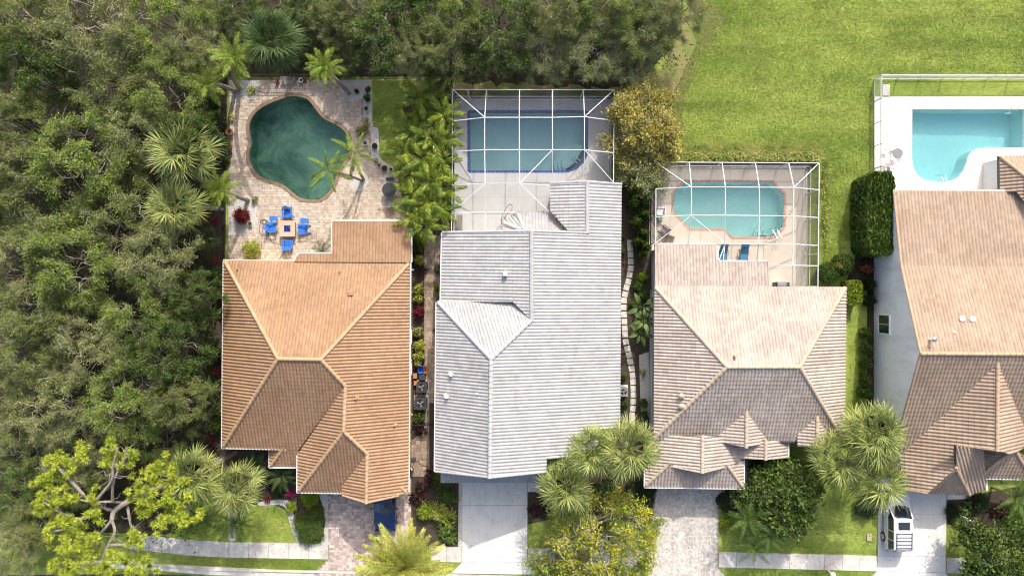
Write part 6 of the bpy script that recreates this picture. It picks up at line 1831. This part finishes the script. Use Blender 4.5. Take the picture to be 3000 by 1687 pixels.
def footstool(x, y, rz, label):
    t = thing('side_table', label, 'side table', W(*v4(x, y)) + DZ, rz, 'blue side tables')
    pts = [(math.copysign(abs(math.cos(a)) ** .5, math.cos(a)) * .31, math.copysign(abs(math.sin(a)) ** .5, math.sin(a)) * .19) for a in np.linspace(0, 2 * math.pi, 20, endpoint=False)]
    MB().prism(pts, .42, .45).build('table_top', M['blue'], t, local=True)
    for sx in (-1, 1):
        for sy in (-1, 1):
            MB().beam((sx * .24, sy * .13, .42), (sx * .26, sy * .15, 0), .04, .03).build('leg', M['blue'], t, local=True)
footstool(480, 445, R(-3), 'small blue side table above the left garden chair')
footstool(1128, 490, R(-4), 'small blue side table above the right garden chair')
t = thing('fire_table', 'square tan fire table filled with blue glass between the blue chairs', 'fire table', W(*v4(785, 665)) + DZ)
M['firetop'] = mat('tan_stone_top', (0.55, 0.40, 0.30), (0.50, 0.36, 0.27), 3, .7)
MB().box((0, 0, .25), (1.1, 1.1, .5)).build('base', M['wood'], t, local=True)
for s in (-1, 1):
    MB().bbox((0, s * .45, .55), (1.28, .38, .07), .01).build('top_board', M['firetop'], t, local=True)
    MB().bbox((s * .45, 0, .55), (.38, .518, .07), .01).build('top_board', M['firetop'], t, local=True)
rs = np.random.RandomState(2)
M['glassbeads'] = mat('blue_glass_beads', (0.01, 0.04, 0.42), (0.35, 0.5, 0.8), 22, .1, isl=.5, spec=.8, lo=.55, hi=.7)
MB().box((0, 0, .52), (.515, .515, .05)).build('burner_tray', M['glassbeads'], t, local=True)
C = np.stack([rs.uniform(-.24, .24, 240), rs.uniform(-.24, .24, 240), np.full(240, .565)], 1)
stuff(link('glass_pebbles', quads_mesh('glass_pebbles', leaf_quads(C, rs.normal(size=(240, 3)), np.full(240, .06), np.full(240, .05), rs, .3), M['glassbeads']), t, True))
loopc = [(345, 530), (300, 480), (230, 460), (175, 490), (190, 540), (250, 550), (300, 520), (260, 470), (215, 500), (240, 570), (215, 680), (240, 760), (300, 805), (350, 770), (340, 720), (290, 730), (240, 790), (180, 770), (150, 690), (165, 560), (230, 470), (300, 490), (350, 560), (360, 640), (340, 760), (370, 850), (440, 950), (520, 970), (600, 1000), (670, 1070), (660, 1170), (600, 1260), (520, 1320), (380, 1315)]
tag(MB().tube(smooth_path([W(*v4(*p)) + Vector((0, 0, .085 + .012 * (i % 3))) for i, p in enumerate(loopc)], 5), .014, 5).build('extension_cord', M['black']), 'black cord coiled beside the left blue chair and trailing to the roof', 'cord')
tag(MB().tube(smooth_path([W(*v4(*p)) + Vector((0, 0, .082)) for p in [(215, 620), (205, 800), (195, 1000), (185, 1200), (180, 1310)]], 4), .008, 4).build('garden_wire', M['black']), 'thin dark wire running down past the yellow croton to the roof', 'wire')
# round dark table with two loungers under the arecas
v6 = lambda x, y: (1040 + x / 3.295, 200 + y / 3.293)
t = thing('round_table', 'round dark patio table with a plant under the areca palms', 'table', W(*v6(345, 1185)) + DZ)
MB().lathe((0, 0, .70), [(.56, 0), (.57, .02), (.57, .04), (.53, .045)], 28).build('table_top', M['dark'], t, local=True)
MB().lathe((0, 0, 0), [(.3, 0), (.3, .03), (.05, .06), (.05, .7)], 16).build('pedestal', M['dark'], t, local=True)
bush('potted_plant', 'pinkish plant standing on the round dark table', *v6(340, 1185), 12, 1.05, 'orange', 'rosette')
for i, (x, y) in enumerate(((350, 1100), (345, 1315))):
    t = thing('patio_chair', ['grey wicker chair above the round dark table', 'grey wicker chair below the round dark table'][i], 'chair', W(*v6(x, y)) + DZ, R(0 if i == 0 else 180), 'grey chairs at the round table')
    MB().bbox((0, 0, .38), (.62, .6, .12), .03).build('seat', M['grey'], t, local=True)
    MB().beam((-.3, .3, .45), (.3, .3, .45), .08, .5).build('backrest', M['grey'], t, local=True)
    for s in (-1, 1):
        MB().box((s * .3, 0, .5), (.06, .58, .06)).build('armrest', M['grey'], t, local=True)
        for q in (-.26, .26):
            MB().box((s * .28, q, .16), (.05, .05, .32)).build('leg', M['grey'], t, local=True)
# pots
def pot(px, py, r_, h, m, plant, label, z=.066):
    t = thing('plant_pot', label, 'pot', W(px, py) + Vector((0, 0, z)), 0, 'pots on the paver deck')
    MB().lathe((0, 0, 0), [(r_ * .7, 0), (r_, h * .9), (r_ * 1.12, h * .92), (r_ * 1.12, h), (r_ * .9, h), (r_ * .88, h * .85)], 18).build('pot', m, t, local=True)
    MB().lathe((0, 0, h * .8), [(r_ * .88, 0), (r_ * .5, .03)], 14).build('soil', M['soil'], t, local=True)
    if plant:
        k = (plant, 'pot', 1)
        if k not in SM:
            SM[k] = shrub_mesh(3, G_[plant], .3, 260, 'dome')
        o = link('plant', SM[k], t, True); o.location = (0, 0, h * .8); o.scale = (r_ * 1.0, r_ * 1.0, r_ * .9)
M['grey_pot'] = mat('stone_pot', (.5, .48, .43), (.4, .38, .34), 5, .9)
for x, y, r_, h, m, pl, lb in [(180, 552, .26, .5, 'terracotta', None, 'terracotta urn on the left side of the deck'), (175, 640, .22, .35, 'terracotta', 'lime', 'terracotta pot with a yellow plant by the left fence'), (178, 690, .15, .3, 'black', None, 'small empty black pot by the left fence'),
        (1092, 395, .2, .35, 'grey_pot', 'mid', 'pale pot with a green plant, topmost on the gravel strip'), (1088, 527, .30, .4, 'terracotta', 'sage', 'wide round pot at the gravel strip end'), (1150, 645, .22, .3, 'dark', 'mid', 'dark pot with a green plant on the gravel edging'), (1158, 743, .16, .3, 'dark', 'maroon', 'small dark pot on the gravel curve'),
        (1180, 773, .15, .3, 'terracotta', None, 'small orange clay pot on the gravel curve'), (1215, 795, .22, .3, 'dark', 'mid', 'dark pot with round green plant near the arecas'), (1258, 800, .12, .25, 'terracotta', 'red', 'tiny clay pot half under the arecas'), (1085, 625, .22, .32, 'grey_pot', None, 'white pot behind the right foxtail palm'), (313, 1165, .18, .28, 'grey_pot', 'mid', 'small pot below the red-flowered bush'),
        (657, 205, .18, .35, 'white', None, 'white pot right of the deck bench')]:
    pot(*Z2([(x, y)])[0], r_, h, M[m], pl, lb)
t = thing('garden_bench', 'weathered slatted bench at the top edge of the paver deck', 'bench', W(*Z2([(572, 198)])[0]) + DZ)
for i in range(4):
    MB().box((0, (i - 1.5) * .095, .44), (1.2, .085, .03)).build('seat_slat', M['greywood'], t, local=True)
for s in (-1, 1):
    for q in (-.14, .14):
        MB().box((s * .5, q, .21), (.06, .06, .42)).build('leg', M['greywood'], t, local=True)
t = thing('storage_bench', 'weathered wooden bench on the grey deck beside the white roof', 'bench', W(*Z3([(243, 1135)])[0]) + Vector((0, 0, .05)))
for i in range(4):
    MB().box(((i - 1.5) * .125, 0, .43), (.115, 1.3, .035)).build('seat_slat', M['greywood'], t, local=True)
for s in (-1, 1):
    for q in (-.55, .55):
        MB().box((s * .19, q, .205), (.07, .07, .41)).build('leg', M['greywood'], t, local=True)
tag(MB().tube(smooth_path([W(*p) + Vector((0, 0, .075)) for p in Z3([(530, 1185), (545, 1160), (525, 1160), (520, 1185), (545, 1195), (550, 1150), (545, 1105), (565, 1090), (575, 1110), (555, 1125), (550, 1090), (585, 1020), (605, 998), (625, 1005), (622, 1035), (590, 1070), (550, 1130)])], 4), .012, 5).build('pool_hose', M['dark']), 'thin dark hose looped on the grey deck by the white patio roof', 'hose')

# ---------------------------------------------------------------- air conditioners, bins, meter box
def aircon(p, s, label, m, z=.03):
    t = thing('air_conditioner', label, 'air conditioner', p, 0, 'air conditioners')
    MB().box((0, 0, z), (s + .25, s + .25, .06)).build('concrete_pad', M['walk'], t, local=True)
    hh = .85
    pts = lambda k: [(math.copysign(abs(math.cos(a)) ** .35, math.cos(a)) * s * k / 2, math.copysign(abs(math.sin(a)) ** .35, math.sin(a)) * s * k / 2) for a in np.linspace(0, 2 * math.pi, 32, endpoint=False)]
    MB().prism(pts(1), .06, hh - .06).build('cabinet', m, t, local=True)
    ring([(a[0], a[1]) for a in pts(1.03)], [(math.cos(x) * s * .36, math.sin(x) * s * .36) for x in np.linspace(0, 2 * math.pi, 32, endpoint=False)], hh - .06, hh, 'top_grille', m, None).parent = t
    MB().lathe((0, 0, hh - .055), [(s * .36, 0), (s * .36, .003)], 24).build('fan_well', M['black'], t, local=True)
    for k in range(3):
        a = k * 2.094 + .4
        MB().add([(0, 0, hh - .03), (math.cos(a) * s * .33, math.sin(a) * s * .33, hh - .035), (math.cos(a + .7) * s * .33, math.sin(a + .7) * s * .33, hh - .02)], [(0, 1, 2)]).build('fan_blade', M['grey'], t, local=True)
    MB().lathe((0, 0, hh - .03), [(.08, 0), (.07, .05)], 12).build('fan_hub', M['grey'], t, local=True)
aircon(W(*v282(118, 785), 0), .82, 'dark air conditioner nearest the blue bin', M['dark'])
aircon(W(*v282(112, 880), 0), .95, 'dark air conditioner nearer the black gate', M['dark'])
aircon(W(*v262(45, 1215), 0), .7, 'lone pale air conditioner beside the white house', M['grey'])
def bin_(p, w, d, h, m, label, lid=None, open_=False):
    t = thing('bin', label, 'bin', p)
    b = MB()
    o = [(-.42, -.42), (.42, -.42), (.42, .42), (-.42, .42)]
    vs = [(x * w, y * d, 0) for x, y in o] + [(x * w * 1.19, y * d * 1.19, h) for x, y in o] + [(x * w * 1.09, y * d * 1.09, h) for x, y in o] + [(x * w * .9, y * d * .9, .06) for x, y in o]
    fs = [(3, 2, 1, 0)]
    for k in (0, 4, 8):
        fs += [(k + i, k + (i + 1) % 4, k + 4 + (i + 1) % 4, k + 4 + i) for i in range(4)]
    fs += [(12, 13, 14, 15)]
    b.add(vs, fs).build('body', m, t, local=True)
    if lid:
        MB().bbox((0, 0, h + .03), (w * 1.05, d * 1.05, .06), .02).build('lid', lid, t, local=True)
    for s in (-1, 1):
        MB().tube([(s * w * .43, d * .4, .1), (s * w * .5, d * .4, .1)], .1, 10).build('wheel', M['black'], t, local=True)
bin_(W(*v282(105, 690), .8).xy.to_3d(), .5, .6, .6, M['blue'], 'open blue recycling bin beside the paver path')
bin_(W(*v282(126, 690), .6).xy.to_3d() + Vector((.08, 0, 0)), .22, .6, .5, mat('orange_plastic', (.55, .22, .02), (.5, .2, .02), 3, .5), 'narrow orange bin squeezed beside the blue bin')
bin_(W(*v282(113, 735), .9).xy.to_3d(), .5, .45, .8, M['black'], 'black lidded bin between blue bin and air conditioner', M['dark'])
for i, (x, y, w, d, h) in enumerate(((72, 728, .32, .42, .5), (75, 770, .3, .36, .4), (88, 828, .2, .2, .3), (105, 828, .2, .2, .35))):
    tag(MB().bbox((*W(*v282(x, y), h).xy, h / 2), (w, d, h), .03).build('storage_box', M['terracotta']), ['brown box against the orange house beside the black bin', 'brown box below the first brown one', 'small brown block between the air conditioners, left', 'small brown block between the air conditioners, right'][i], 'box')
t = thing('meter_box', 'dark green utility meter box on the orange house side wall', 'meter box', (*W(*v282(62, 1222), 1.2).xy, 0))
MB().bbox((0, 0, 1.2), (.3, .35, .5), .03).build('box', M['dark'], t, local=True)
MB().tube([(0, 0, 0), (0, 0, 1.0)], .03, 6).build('conduit', M['dark'], t, local=True)
MB().tube(smooth_path([(0.1, -.05, .9), (.35, -.5, .1), (.7, -.75, .06), (1.1, -.75, .06)], 4), .02, 5).build('hose', M['black'], t, local=True)
p = W(2545, 1573)
t = thing('utility_box', 'small tan utility box lid set in the right front lawn', 'utility box', p)
MB().bbox((0, 0, .06), (.38, .56, .14), .02).build('lid', mat('tan_plastic', (.45, .38, .28), (.4, .33, .25), 3, .8), t, local=True)
MB().lathe((.02, .15, .13), [(.04, 0), (.04, .012)], 10).build('keyhole', M['black'], t, local=True)
# lamp post and mailboxes
def lamp_post(px, py, px2, py2, label):
    h = 2.1
    top = W(px, py, h)
    t = thing('lamp_post', label, 'lamp post', (top.x, top.y, 0))
    MB().tube([(0, 0, 0), (0, 0, h - .25)], [.05, .04], 8).build('post', M['white'], t, local=True)
    MB().bbox((0, 0, h - .1), (.3, .3, .32), .05).build('lantern', M['white'], t, local=True)
    MB().beam((-.25, .1, h - .45), (.25, -.1, h - .45), .05, .05).build('crossbar', M['white'], t, local=True)
    MB().lathe((0, 0, h + .06), [(.22, 0), (.06, .12), (.02, .16)], 4).build('cap', M['white'], t, local=True)
lamp_post(2860, 1532, 0, 0, 'white lamp post on the lawn beside the right driveway')
p = W(2441, 1683, 1.1)
t = thing('mailbox', 'white round-topped mailbox by the kerb at the bottom edge', 'mailbox', (p.x, p.y, 0))
MB().tube([(0, 0, 0), (0, 0, 1.0)], .06, 8).build('post', M['white'], t, local=True)
MB().lathe((0, 0, 1.0), [(.2, 0), (.21, .12), (.14, .2), (.13, .12)], 18).build('cap', M['white'], t, local=True)

# ---------------------------------------------------------------- furniture in the tan cage
def lounger(px, py, label):
    t = thing('sun_lounger', label, 'sun lounger', W(px, py) + Vector((0, 0, .05)), 0, 'blue loungers')
    m = mat('blue_sling', (.06, .20, .34), (.05, .17, .30), 4, .7) if 'sling' not in M else M['sling']
    M['sling'] = m
    for s in (-1, 1):
        MB().beam((s * .32, -.9, .3), (s * .32, .45, .3), .04, .05).build('side_rail', M['dark'], t, local=True)
        for y in (-.75, .4):
            MB().box((s * .32, y, .14), (.04, .04, .28)).build('leg', M['dark'], t, local=True)
        MB().beam((s * .36, -.1, .5), (s * .36, .35, .5), .05, .03).build('armrest', M['dark'], t, local=True)
    MB().bbox((0, -.42, .34), (.62, 1.0, .07), .02).build('seat_cushion', m, t, local=True)
    MB().beam((0, .08, .36), (0, .68, .75), .62, .07).build('back_cushion', m, t, local=True)
    MB().beam((0, .62, .78), (0, .82, .88), .6, .09).build('head_cushion', m, t, local=True)
for (x, y), lb in zip(Z4([(798, 985), (980, 985)]), ('blue sun lounger half behind the beige roof corner', 'blue sun lounger standing free on the tan deck')):
    lounger(x, y, lb)
v5 = lambda x, y: (1860 + x / 10.35, 580 + y / 10.35)
t = thing('lounge_chair', 'white moulded chair by the left wall of the tan cage', 'chair', W(*v5(745, 420)) + Vector((0, 0, .05)), R(-95))
MB().bbox((0, 0, .38), (.62, .6, .1), .03).build('seat', M['white'], t, local=True)
MB().beam((-.3, .3, .62), (.3, .3, .62), .08, .5).build('backrest', M['white'], t, local=True)
for s in (-1, 1):
    MB().box((s * .31, 0, .55), (.06, .55, .05)).build('armrest', M['white'], t, local=True)
    for q in (-.25, .25):
        MB().box((s * .28, q, .16), (.05, .05, .34)).build('leg', M['white'], t, local=True)
t = thing('garden_stool', 'round green ceramic stool below the white chair in the tan cage', 'stool', W(*v5(710, 660)) + Vector((0, 0, .05)))
MB().lathe((0, 0, 0), [(.14, 0), (.2, .12), (.21, .25), (.17, .42), (.13, .45)], 18).build('stool_body', mat('green_glaze', (.12, .30, .18), (.09, .25, .15), 6, .3), t, local=True)
t = thing('rocking_chair', 'wooden rocking chair with grey cushion in the tan cage corner', 'chair', W(*v5(860, 990)) + Vector((0, 0, .05)), R(-125))
for s in (-1, 1):
    MB().tube(smooth_path([(s * .28, -.45, .08), (s * .28, 0, .02), (s * .28, .5, .1)], 3), .022, 5).build('rocker', M['wood'], t, local=True)
    for y in (-.28, .28):
        MB().box((s * .28, y, .3), (.045, .045, .54)).build('leg', M['wood'], t, local=True)
    MB().box((s * .30, 0, .6), (.07, .6, .03)).build('armrest', M['wood'], t, local=True)
    MB().beam((s * .25, .26, .4), (s * .25, .42, 1.05), .04, .04).build('back_post', M['wood'], t, local=True)
for i in range(5):
    MB().beam((-.25, .28 + .03 * i, .5 + .12 * i), (.25, .28 + .03 * i, .5 + .12 * i), .03, .07).build('back_slat', M['wood'], t, local=True)
MB().bbox((0, 0, .43), (.5, .52, .1), .03).build('cushion', mat('mauve_cushion', (.19, .17, .22), (.16, .145, .19), 8, .9), t, local=True)
t = thing('patio_table', 'small brown patio table with clutter in the tan cage corner', 'table', W(*v5(1000, 1270)) + Vector((0, 0, .05)), R(-18))
MB().bbox((0, 0, .45), (.75, .7, .04), .01).build('table_top', mat('mottled_stone', (.22, .17, .12), (.11, .08, .06), 8, .6), t, local=True)
for s in (-1, 1):
    for q in (-1, 1):
        MB().box((s * .32, q * .3, .215), (.05, .05, .43)).build('leg', M['wood'], t, local=True)
t = thing('barbecue', 'grey barbecue against the beige house wall in the tan cage', 'barbecue', W(*Z4([(1285, 1252)])[0]) + Vector((0, 0, .05)))
MB().bbox((0, 0, .5), (.7, .5, .9), .05).build('cabinet', M['steel'], t, local=True)
MB().tube([(-.35, 0, .98), (.35, 0, .98)], .22, 12).build('hood', M['grey'], t, local=True)
for s in (-1, 1):
    MB().box((s * .52, 0, .9), (.32, .42, .04)).build('side_shelf', M['dark'], t, local=True)

# ---------------------------------------------------------------- cream patio at the right edge
v3 = lambda x, y: (2540 + x / 8.05, 380 + y / 8.05)
t = thing('round_table', 'round mesh patio table on the cream deck', 'table', W(*v3(605, 600)) + Vector((0, 0, .05)))
MB().lathe((0, 0, .69), [(.40, 0), (.41, .015), (.41, .03), (.38, .035)], 26).build('table_top', M['grey'], t, local=True)
for k in range(4):
    a = k * 1.571 + .6
    MB().tube([(math.cos(a) * .1, math.sin(a) * .1, .7), (math.cos(a) * .12, math.sin(a) * .12, .35), (math.cos(a) * .34, math.sin(a) * .34, 0)], .015, 5).build('leg', M['grey'], t, local=True)
def wire_chair(x, y, rz, label):
    t = thing('wire_chair', label, 'chair', W(*v3(x, y)) + Vector((0, 0, .05)), R(rz), 'metal chairs on the cream deck')
    MB().lathe((0, 0, .43), [(.2, 0), (.21, .01), (.2, .025)], 18).build('seat', mat('pale_mesh', (.5, .51, .52), (.44, .45, .46), 8, .5) if 'mesh' not in M else M['mesh'], t, local=True)
    MB().tube(smooth_path([(-.21, .05, .44), (-.23, .12, .62), (-.2, .2, .8), (0, .26, .86), (.2, .2, .8), (.23, .12, .62), (.21, .05, .44)], 3), .014, 5).build('back_frame', M['white'], t, local=True)
    for k in range(4):
        a = k * 1.571 + .785
        MB().tube([(math.cos(a) * .18, math.sin(a) * .18, .43), (math.cos(a) * .24, math.sin(a) * .24, 0)], .012, 5).build('leg', M['white'], t, local=True)
M['mesh'] = mat('pale_mesh', (.5, .51, .52), (.44, .45, .46), 8, .5)
for x, y, rz, lb in ((590, 395, 10, 'metal chair above the round mesh table'), (775, 560, -70, 'metal chair right of the round mesh table'), (400, 480, 60, 'metal chair between the mesh table and the white fence'), (410, 770, 130, 'metal chair below left of the round mesh table')):
    wire_chair(x, y, rz, lb)
t = thing('sling_chair', 'white framed sling chair above the grill on the cream deck', 'chair', W(*v3(510, 985)) + Vector((0, 0, .05)), R(90))
MB().bbox((0, 0, .42), (.5, .5, .03), .01).build('seat', M['mesh'], t, local=True)
MB().beam((-.25, .27, .5), (.25, .27, .5), .03, .5, (0, 0, 1)).build('backrest', M['mesh'], t, local=True)
for s in (-1, 1):
    MB().box((s * .28, 0, .6), (.04, .6, .04)).build('armrest', M['white'], t, local=True)
    for q in (-.27, .27):
        MB().box((s * .28, q, .3), (.035, .035, .58)).build('leg', M['white'], t, local=True)
t = thing('barbecue', 'black barbecue grill beside the tall clipped hedge', 'barbecue', W(*v3(500, 1190), .9).xy.to_3d() + Vector((0, 0, .05)), R(80))
MB().bbox((0, 0, .4), (1.0, .5, .75), .04).build('cabinet', M['black'], t, local=True)
MB().tube([(-.42, 0, .86), (.42, 0, .86)], .26, 14).build('hood', M['dark'], t, local=True)
MB().tube([(-.25, -.27, .95), (.25, -.27, .95)], .018, 6).build('handle', M['steel'], t, local=True)
for s in (-1, 1):
    MB().box((s * .62, 0, .78), (.3, .45, .04)).build('side_shelf', M['dark'], t, local=True)
tag(MB().tube(smooth_path([W(*p) + Vector((0, 0, .07 + .008 * (i % 4))) for i, p in enumerate(Z5([(1155, 688), (1148, 740), (1165, 775), (1200, 780), (1262, 762), (1225, 770), (1195, 790), (1200, 810), (1225, 815), (1238, 795), (1220, 778), (1198, 795), (1210, 812), (1232, 805), (1228, 785)]))], 4), .014, 5).build('garden_hose', M['steel']), 'grey hose coiled on the cream deck by the white wing wall', 'hose')
t = thing('pool_equipment_pad', 'concrete pad beside the top left corner of the white fence', 'pad', W(*Z5([(470, 280)])[0]))
MB().bbox((0, 0, .06), (.58, .92, .12), .01).build('slab', M['walk'], t, local=True)
tag(MB().tube(smooth_path([W(2500, 545, .25), W(2508, 560, .1), W(2514, 580, .08)], 3), [.09] * 7, 7).build('fallen_log', M['bark']), 'short dark log lying on the lawn beside the tall hedge', 'log')

# ---------------------------------------------------------------- vehicles
def loft(b, secs, mi=0, cap=True):
    """secs: list of rings (same count)"""
    n = len(secs[0])
    vs = [p for s in secs for p in s]
    fs = [(i * n + k, i * n + (k + 1) % n, (i + 1) * n + (k + 1) % n, (i + 1) * n + k) for i in range(len(secs) - 1) for k in range(n)]
    if cap:
        fs += [tuple(range(n - 1, -1, -1)), tuple((len(secs) - 1) * n + k for k in range(n))]
    b.add(vs, fs, mi)

def soften(o, w):
    m = o.modifiers.new('bevel', 'BEVEL'); m.width = w; m.segments = 3; m.limit_method = 'ANGLE'; m.angle_limit = R(25)
    o.data.polygons.foreach_set('use_smooth', [True] * len(o.data.polygons))

def car(name, label, loc, rz, paint, Ln, Wd, prof, cab, suv=False):
    """front towards -Y. prof: (y, half width, underside, shoulder, deck height); cab: (y, half width at belt, half width at roof, belt z, roof z)"""
    t = thing(name, label, 'car', loc, rz)
    b = MB()
    loft(b, [[(-w * .92, y, z0), (-w, y, z0 + .25), (-w, y, zs - .12), (-w * .95, y, zs), (-w * .6, y, zt), (0, y, zt + .015), (w * .6, y, zt), (w * .95, y, zs), (w, y, zs - .12), (w, y, z0 + .25), (w * .92, y, z0)] for y, w, z0, zs, zt in prof])
    bd = b.build('body', paint, t, local=True)
    soften(bd, .07)
    # roof panel and glass house
    g = MB()
    bow = [.2, .1] + [0] * (len(cab) - 4) + [-.05, -.1]
    loft(g, [[(-wb, y, zb), (-wr, y, zr - .01), (-wr * .55, y - k * .75, zr + .01), (0, y - k, zr + .015), (wr * .55, y - k * .75, zr + .01), (wr, y, zr - .01), (wb, y, zb)] for (y, wb, wr, zb, zr), k in zip(cab, bow)])
    g.build('window_glass', M['glass'], t, local=True)
    rf = MB()
    rr = cab[1:-1]
    loft(rf, [[(-wr - .06, y, zr - .08), (-wr, y, zr + .012), (-wr * .55, y - k * .75, zr + .03), (0, y - k, zr + .04), (wr * .55, y - k * .75, zr + .03), (wr, y, zr + .012), (wr + .06, y, zr - .08)] for (y, wb, wr, zb, zr), k in zip(rr, bow[1:-1])])
    roof_ = rf.build('roof', paint, t, local=True)
    soften(roof_, .05)
    for s in (-1, 1):                       # pillars
        for i in range(len(cab) - 1):
            y0, wb0, wr0, zb0, zr0 = cab[i]; y1, wb1, wr1, zb1, zr1 = cab[i + 1]
            if i == 0:
                MB().beam((s * wb0, y0, zb0), (s * (wr1 + .005), y1, zr1), .10, .06).build('pillar', paint, t, local=True)
            elif i == len(cab) - 2:
                MB().beam((s * (wr0 + .005), y0, zr0), (s * wb1, y1, zb1), .09, .05).build('pillar', paint, t, local=True)
        for f in (.42, .72):
            y = cab[1][0] + (cab[-2][0] - cab[1][0]) * f
            wb, wr, zb, zr = np.interp(y, [c[0] for c in cab], [c[1] for c in cab]), np.interp(y, [c[0] for c in cab], [c[2] for c in cab]), cab[1][3], np.interp(y, [c[0] for c in cab], [c[4] for c in cab])
            MB().beam((s * (wb + .005), y, zb), (s * (wr + .012), y, zr - .02), .1, .03, (0, 1, 0)).build('pillar', paint, t, local=True)
        my = cab[0][0] + .25
        MB().bbox((s * (Wd / 2 + .1), my, cab[0][3] + .12), (.2, .1, .14), .03).build('mirror', paint, t, local=True)
        for y in (-Ln * .31, Ln * .30):
            r_ = .38 if suv else .33
            w = MB().tube([(s * (Wd / 2 - .2), y, r_), (s * (Wd / 2 + .02), y, r_)], r_, 20).build('wheel', M['rubber'], t, local=True)
            MB().tube([(s * (Wd / 2 + .01), y, r_), (s * (Wd / 2 + .035), y, r_)], r_ * .62, 14).build('rim', M['steel'], w, local=True)
        MB().bbox((s * Wd * .36, -Ln / 2 + .03, .72), (.36, .1, .16), .02).build('headlight', M['glass'], t, local=True)
        MB().bbox((s * Wd * .42, Ln / 2 - .03, .9), (.16, .08, .36), .02).build('tail_light', mat('red_lens', (.35, .01, .01), (.3, .01, .01), 3, .2) if 'lens' not in M else M['lens'], t, local=True)
    MB().bbox((0, -Ln / 2 + .02, .45), (Wd * .92, .14, .22), .03).build('front_bumper', paint, t, local=True)
    MB().bbox((0, Ln / 2 - .02, .5), (Wd * .92, .14, .24), .03).build('rear_bumper', paint, t, local=True)
    for s in (-.18, .18):
        MB().beam((s - .2, cab[0][0] - .01, cab[0][3] + .03), (s + .2, cab[0][0] + .04, cab[0][3] + .06), .02, .02).build('wiper', M['black'], t, local=True)
    return t, roof_
M['lens'] = mat('red_lens', (.35, .01, .01), (.3, .01, .01), 3, .2)
M['silver'] = mat('silver_car_paint', (.70, .71, .73), (.66, .67, .69), 2, .25, spec=.6)
M['bluecar'] = mat('blue_car_paint', (.012, .035, .14), (.015, .042, .17), 2, .12, spec=.8)
suv, _ = car('parked_suv', 'white SUV with roof rack parked on the right concrete driveway', W(2614, 1514) + Vector((0, 0, .05)), R(180), M['silver'], 4.75, 1.92,
    [(-2.37, .80, .45, .78, .92), (-2.2, .90, .35, .90, .99), (-1.3, .95, .32, 1.0, 1.06), (-1.0, .95, .32, 1.04, 1.08), (0, .96, .32, 1.06, 1.08), (1.9, .96, .32, 1.06, 1.08), (2.25, .94, .38, 1.04, 1.08), (2.37, .86, .45, .98, 1.02)],
    [(-1.12, .80, .70, 1.06, 1.09), (-.38, .90, .72, 1.06, 1.70), (.6, .90, .76, 1.06, 1.78), (2.0, .90, .75, 1.06, 1.75), (2.33, .84, .7, 1.06, 1.14)], True)
MB().bbox((0, .15, 1.80), (.9, .62, .03), .01).build('sunroof', M['glass'], suv, local=True)
for s in (-1, 1):
    MB().beam((s * .6, .65, 1.86), (s * .6, 2.0, 1.82), .04, .04).build('rack_rail', M['dark'], suv, local=True)
for k in range(5):
    MB().beam((-.6, .75 + .28 * k, 1.845), (.6, .75 + .28 * k, 1.845), .035, .03).build('rack_bar', M['black'], suv, local=True)
car('parked_car', 'dark blue car with its hood showing under the orange roof edge', W(1133, 1468) + Vector((0, 0, .05)), R(0), M['bluecar'], 4.3, 1.76,
    [(-2.15, .70, .4, .62, .68), (-1.95, .82, .28, .74, .82), (-1.1, .87, .25, .84, .92), (-.8, .88, .25, .9, .95), (.2, .88, .25, .92, .95), (1.5, .88, .25, .93, .96), (2.0, .85, .3, .92, .97), (2.15, .75, .42, .85, .9)],
    [(-.5, .78, .70, .94, .96), (.25, .82, .62, .94, 1.36), (.75, .82, .63, .94, 1.43), (1.3, .82, .62, .94, 1.38), (1.85, .78, .68, .95, .98)])

# fallen leaves: in the white roof's valley, on the decks, the driveways and the path
rs = np.random.RandomState(21)
C = []
for t_ in rs.uniform(0, 1, 90):
    p = W(1613 + 53 * t_, 621 + 55 * t_, 3.25)
    C.append((p.x + rs.normal() * .06, p.y + rs.normal() * .06, 3.42 + .1 * t_))
for x0, x1, y0, y1, n, z in ((1210, 1285, 700, 1390, 160, .06), (675, 1060, 240, 330, 120, .08), (1914, 2100, 1430, 1680, 60, .062), (1355, 1545, 1420, 1670, 40, .062), (470, 960, 1592, 1630, 60, .062), (1550, 1910, 1606, 1650, 70, .062), (2106, 2560, 1622, 1660, 40, .062), (1336, 1790, 300, 340, 60, .062), (2572, 2770, 1450, 1680, 30, .062)):
    for _ in range(n):
        p = W(rs.uniform(x0, x1), rs.uniform(y0, y1))
        C.append((p.x, p.y, z))
C = np.array(C)
stuff(link('fallen_leaves', quads_mesh('fallen_leaves', leaf_quads(C, rs.normal(size=C.shape) * np.array([1, 1, .05]), rs.uniform(.06, .13, len(C)), rs.uniform(.04, .08, len(C)), rs, 4.0), mat('dry_fallen_leaf', (0.25, 0.12, 0.045), (0.14, 0.08, 0.04), 5, .9, isl=.4))))
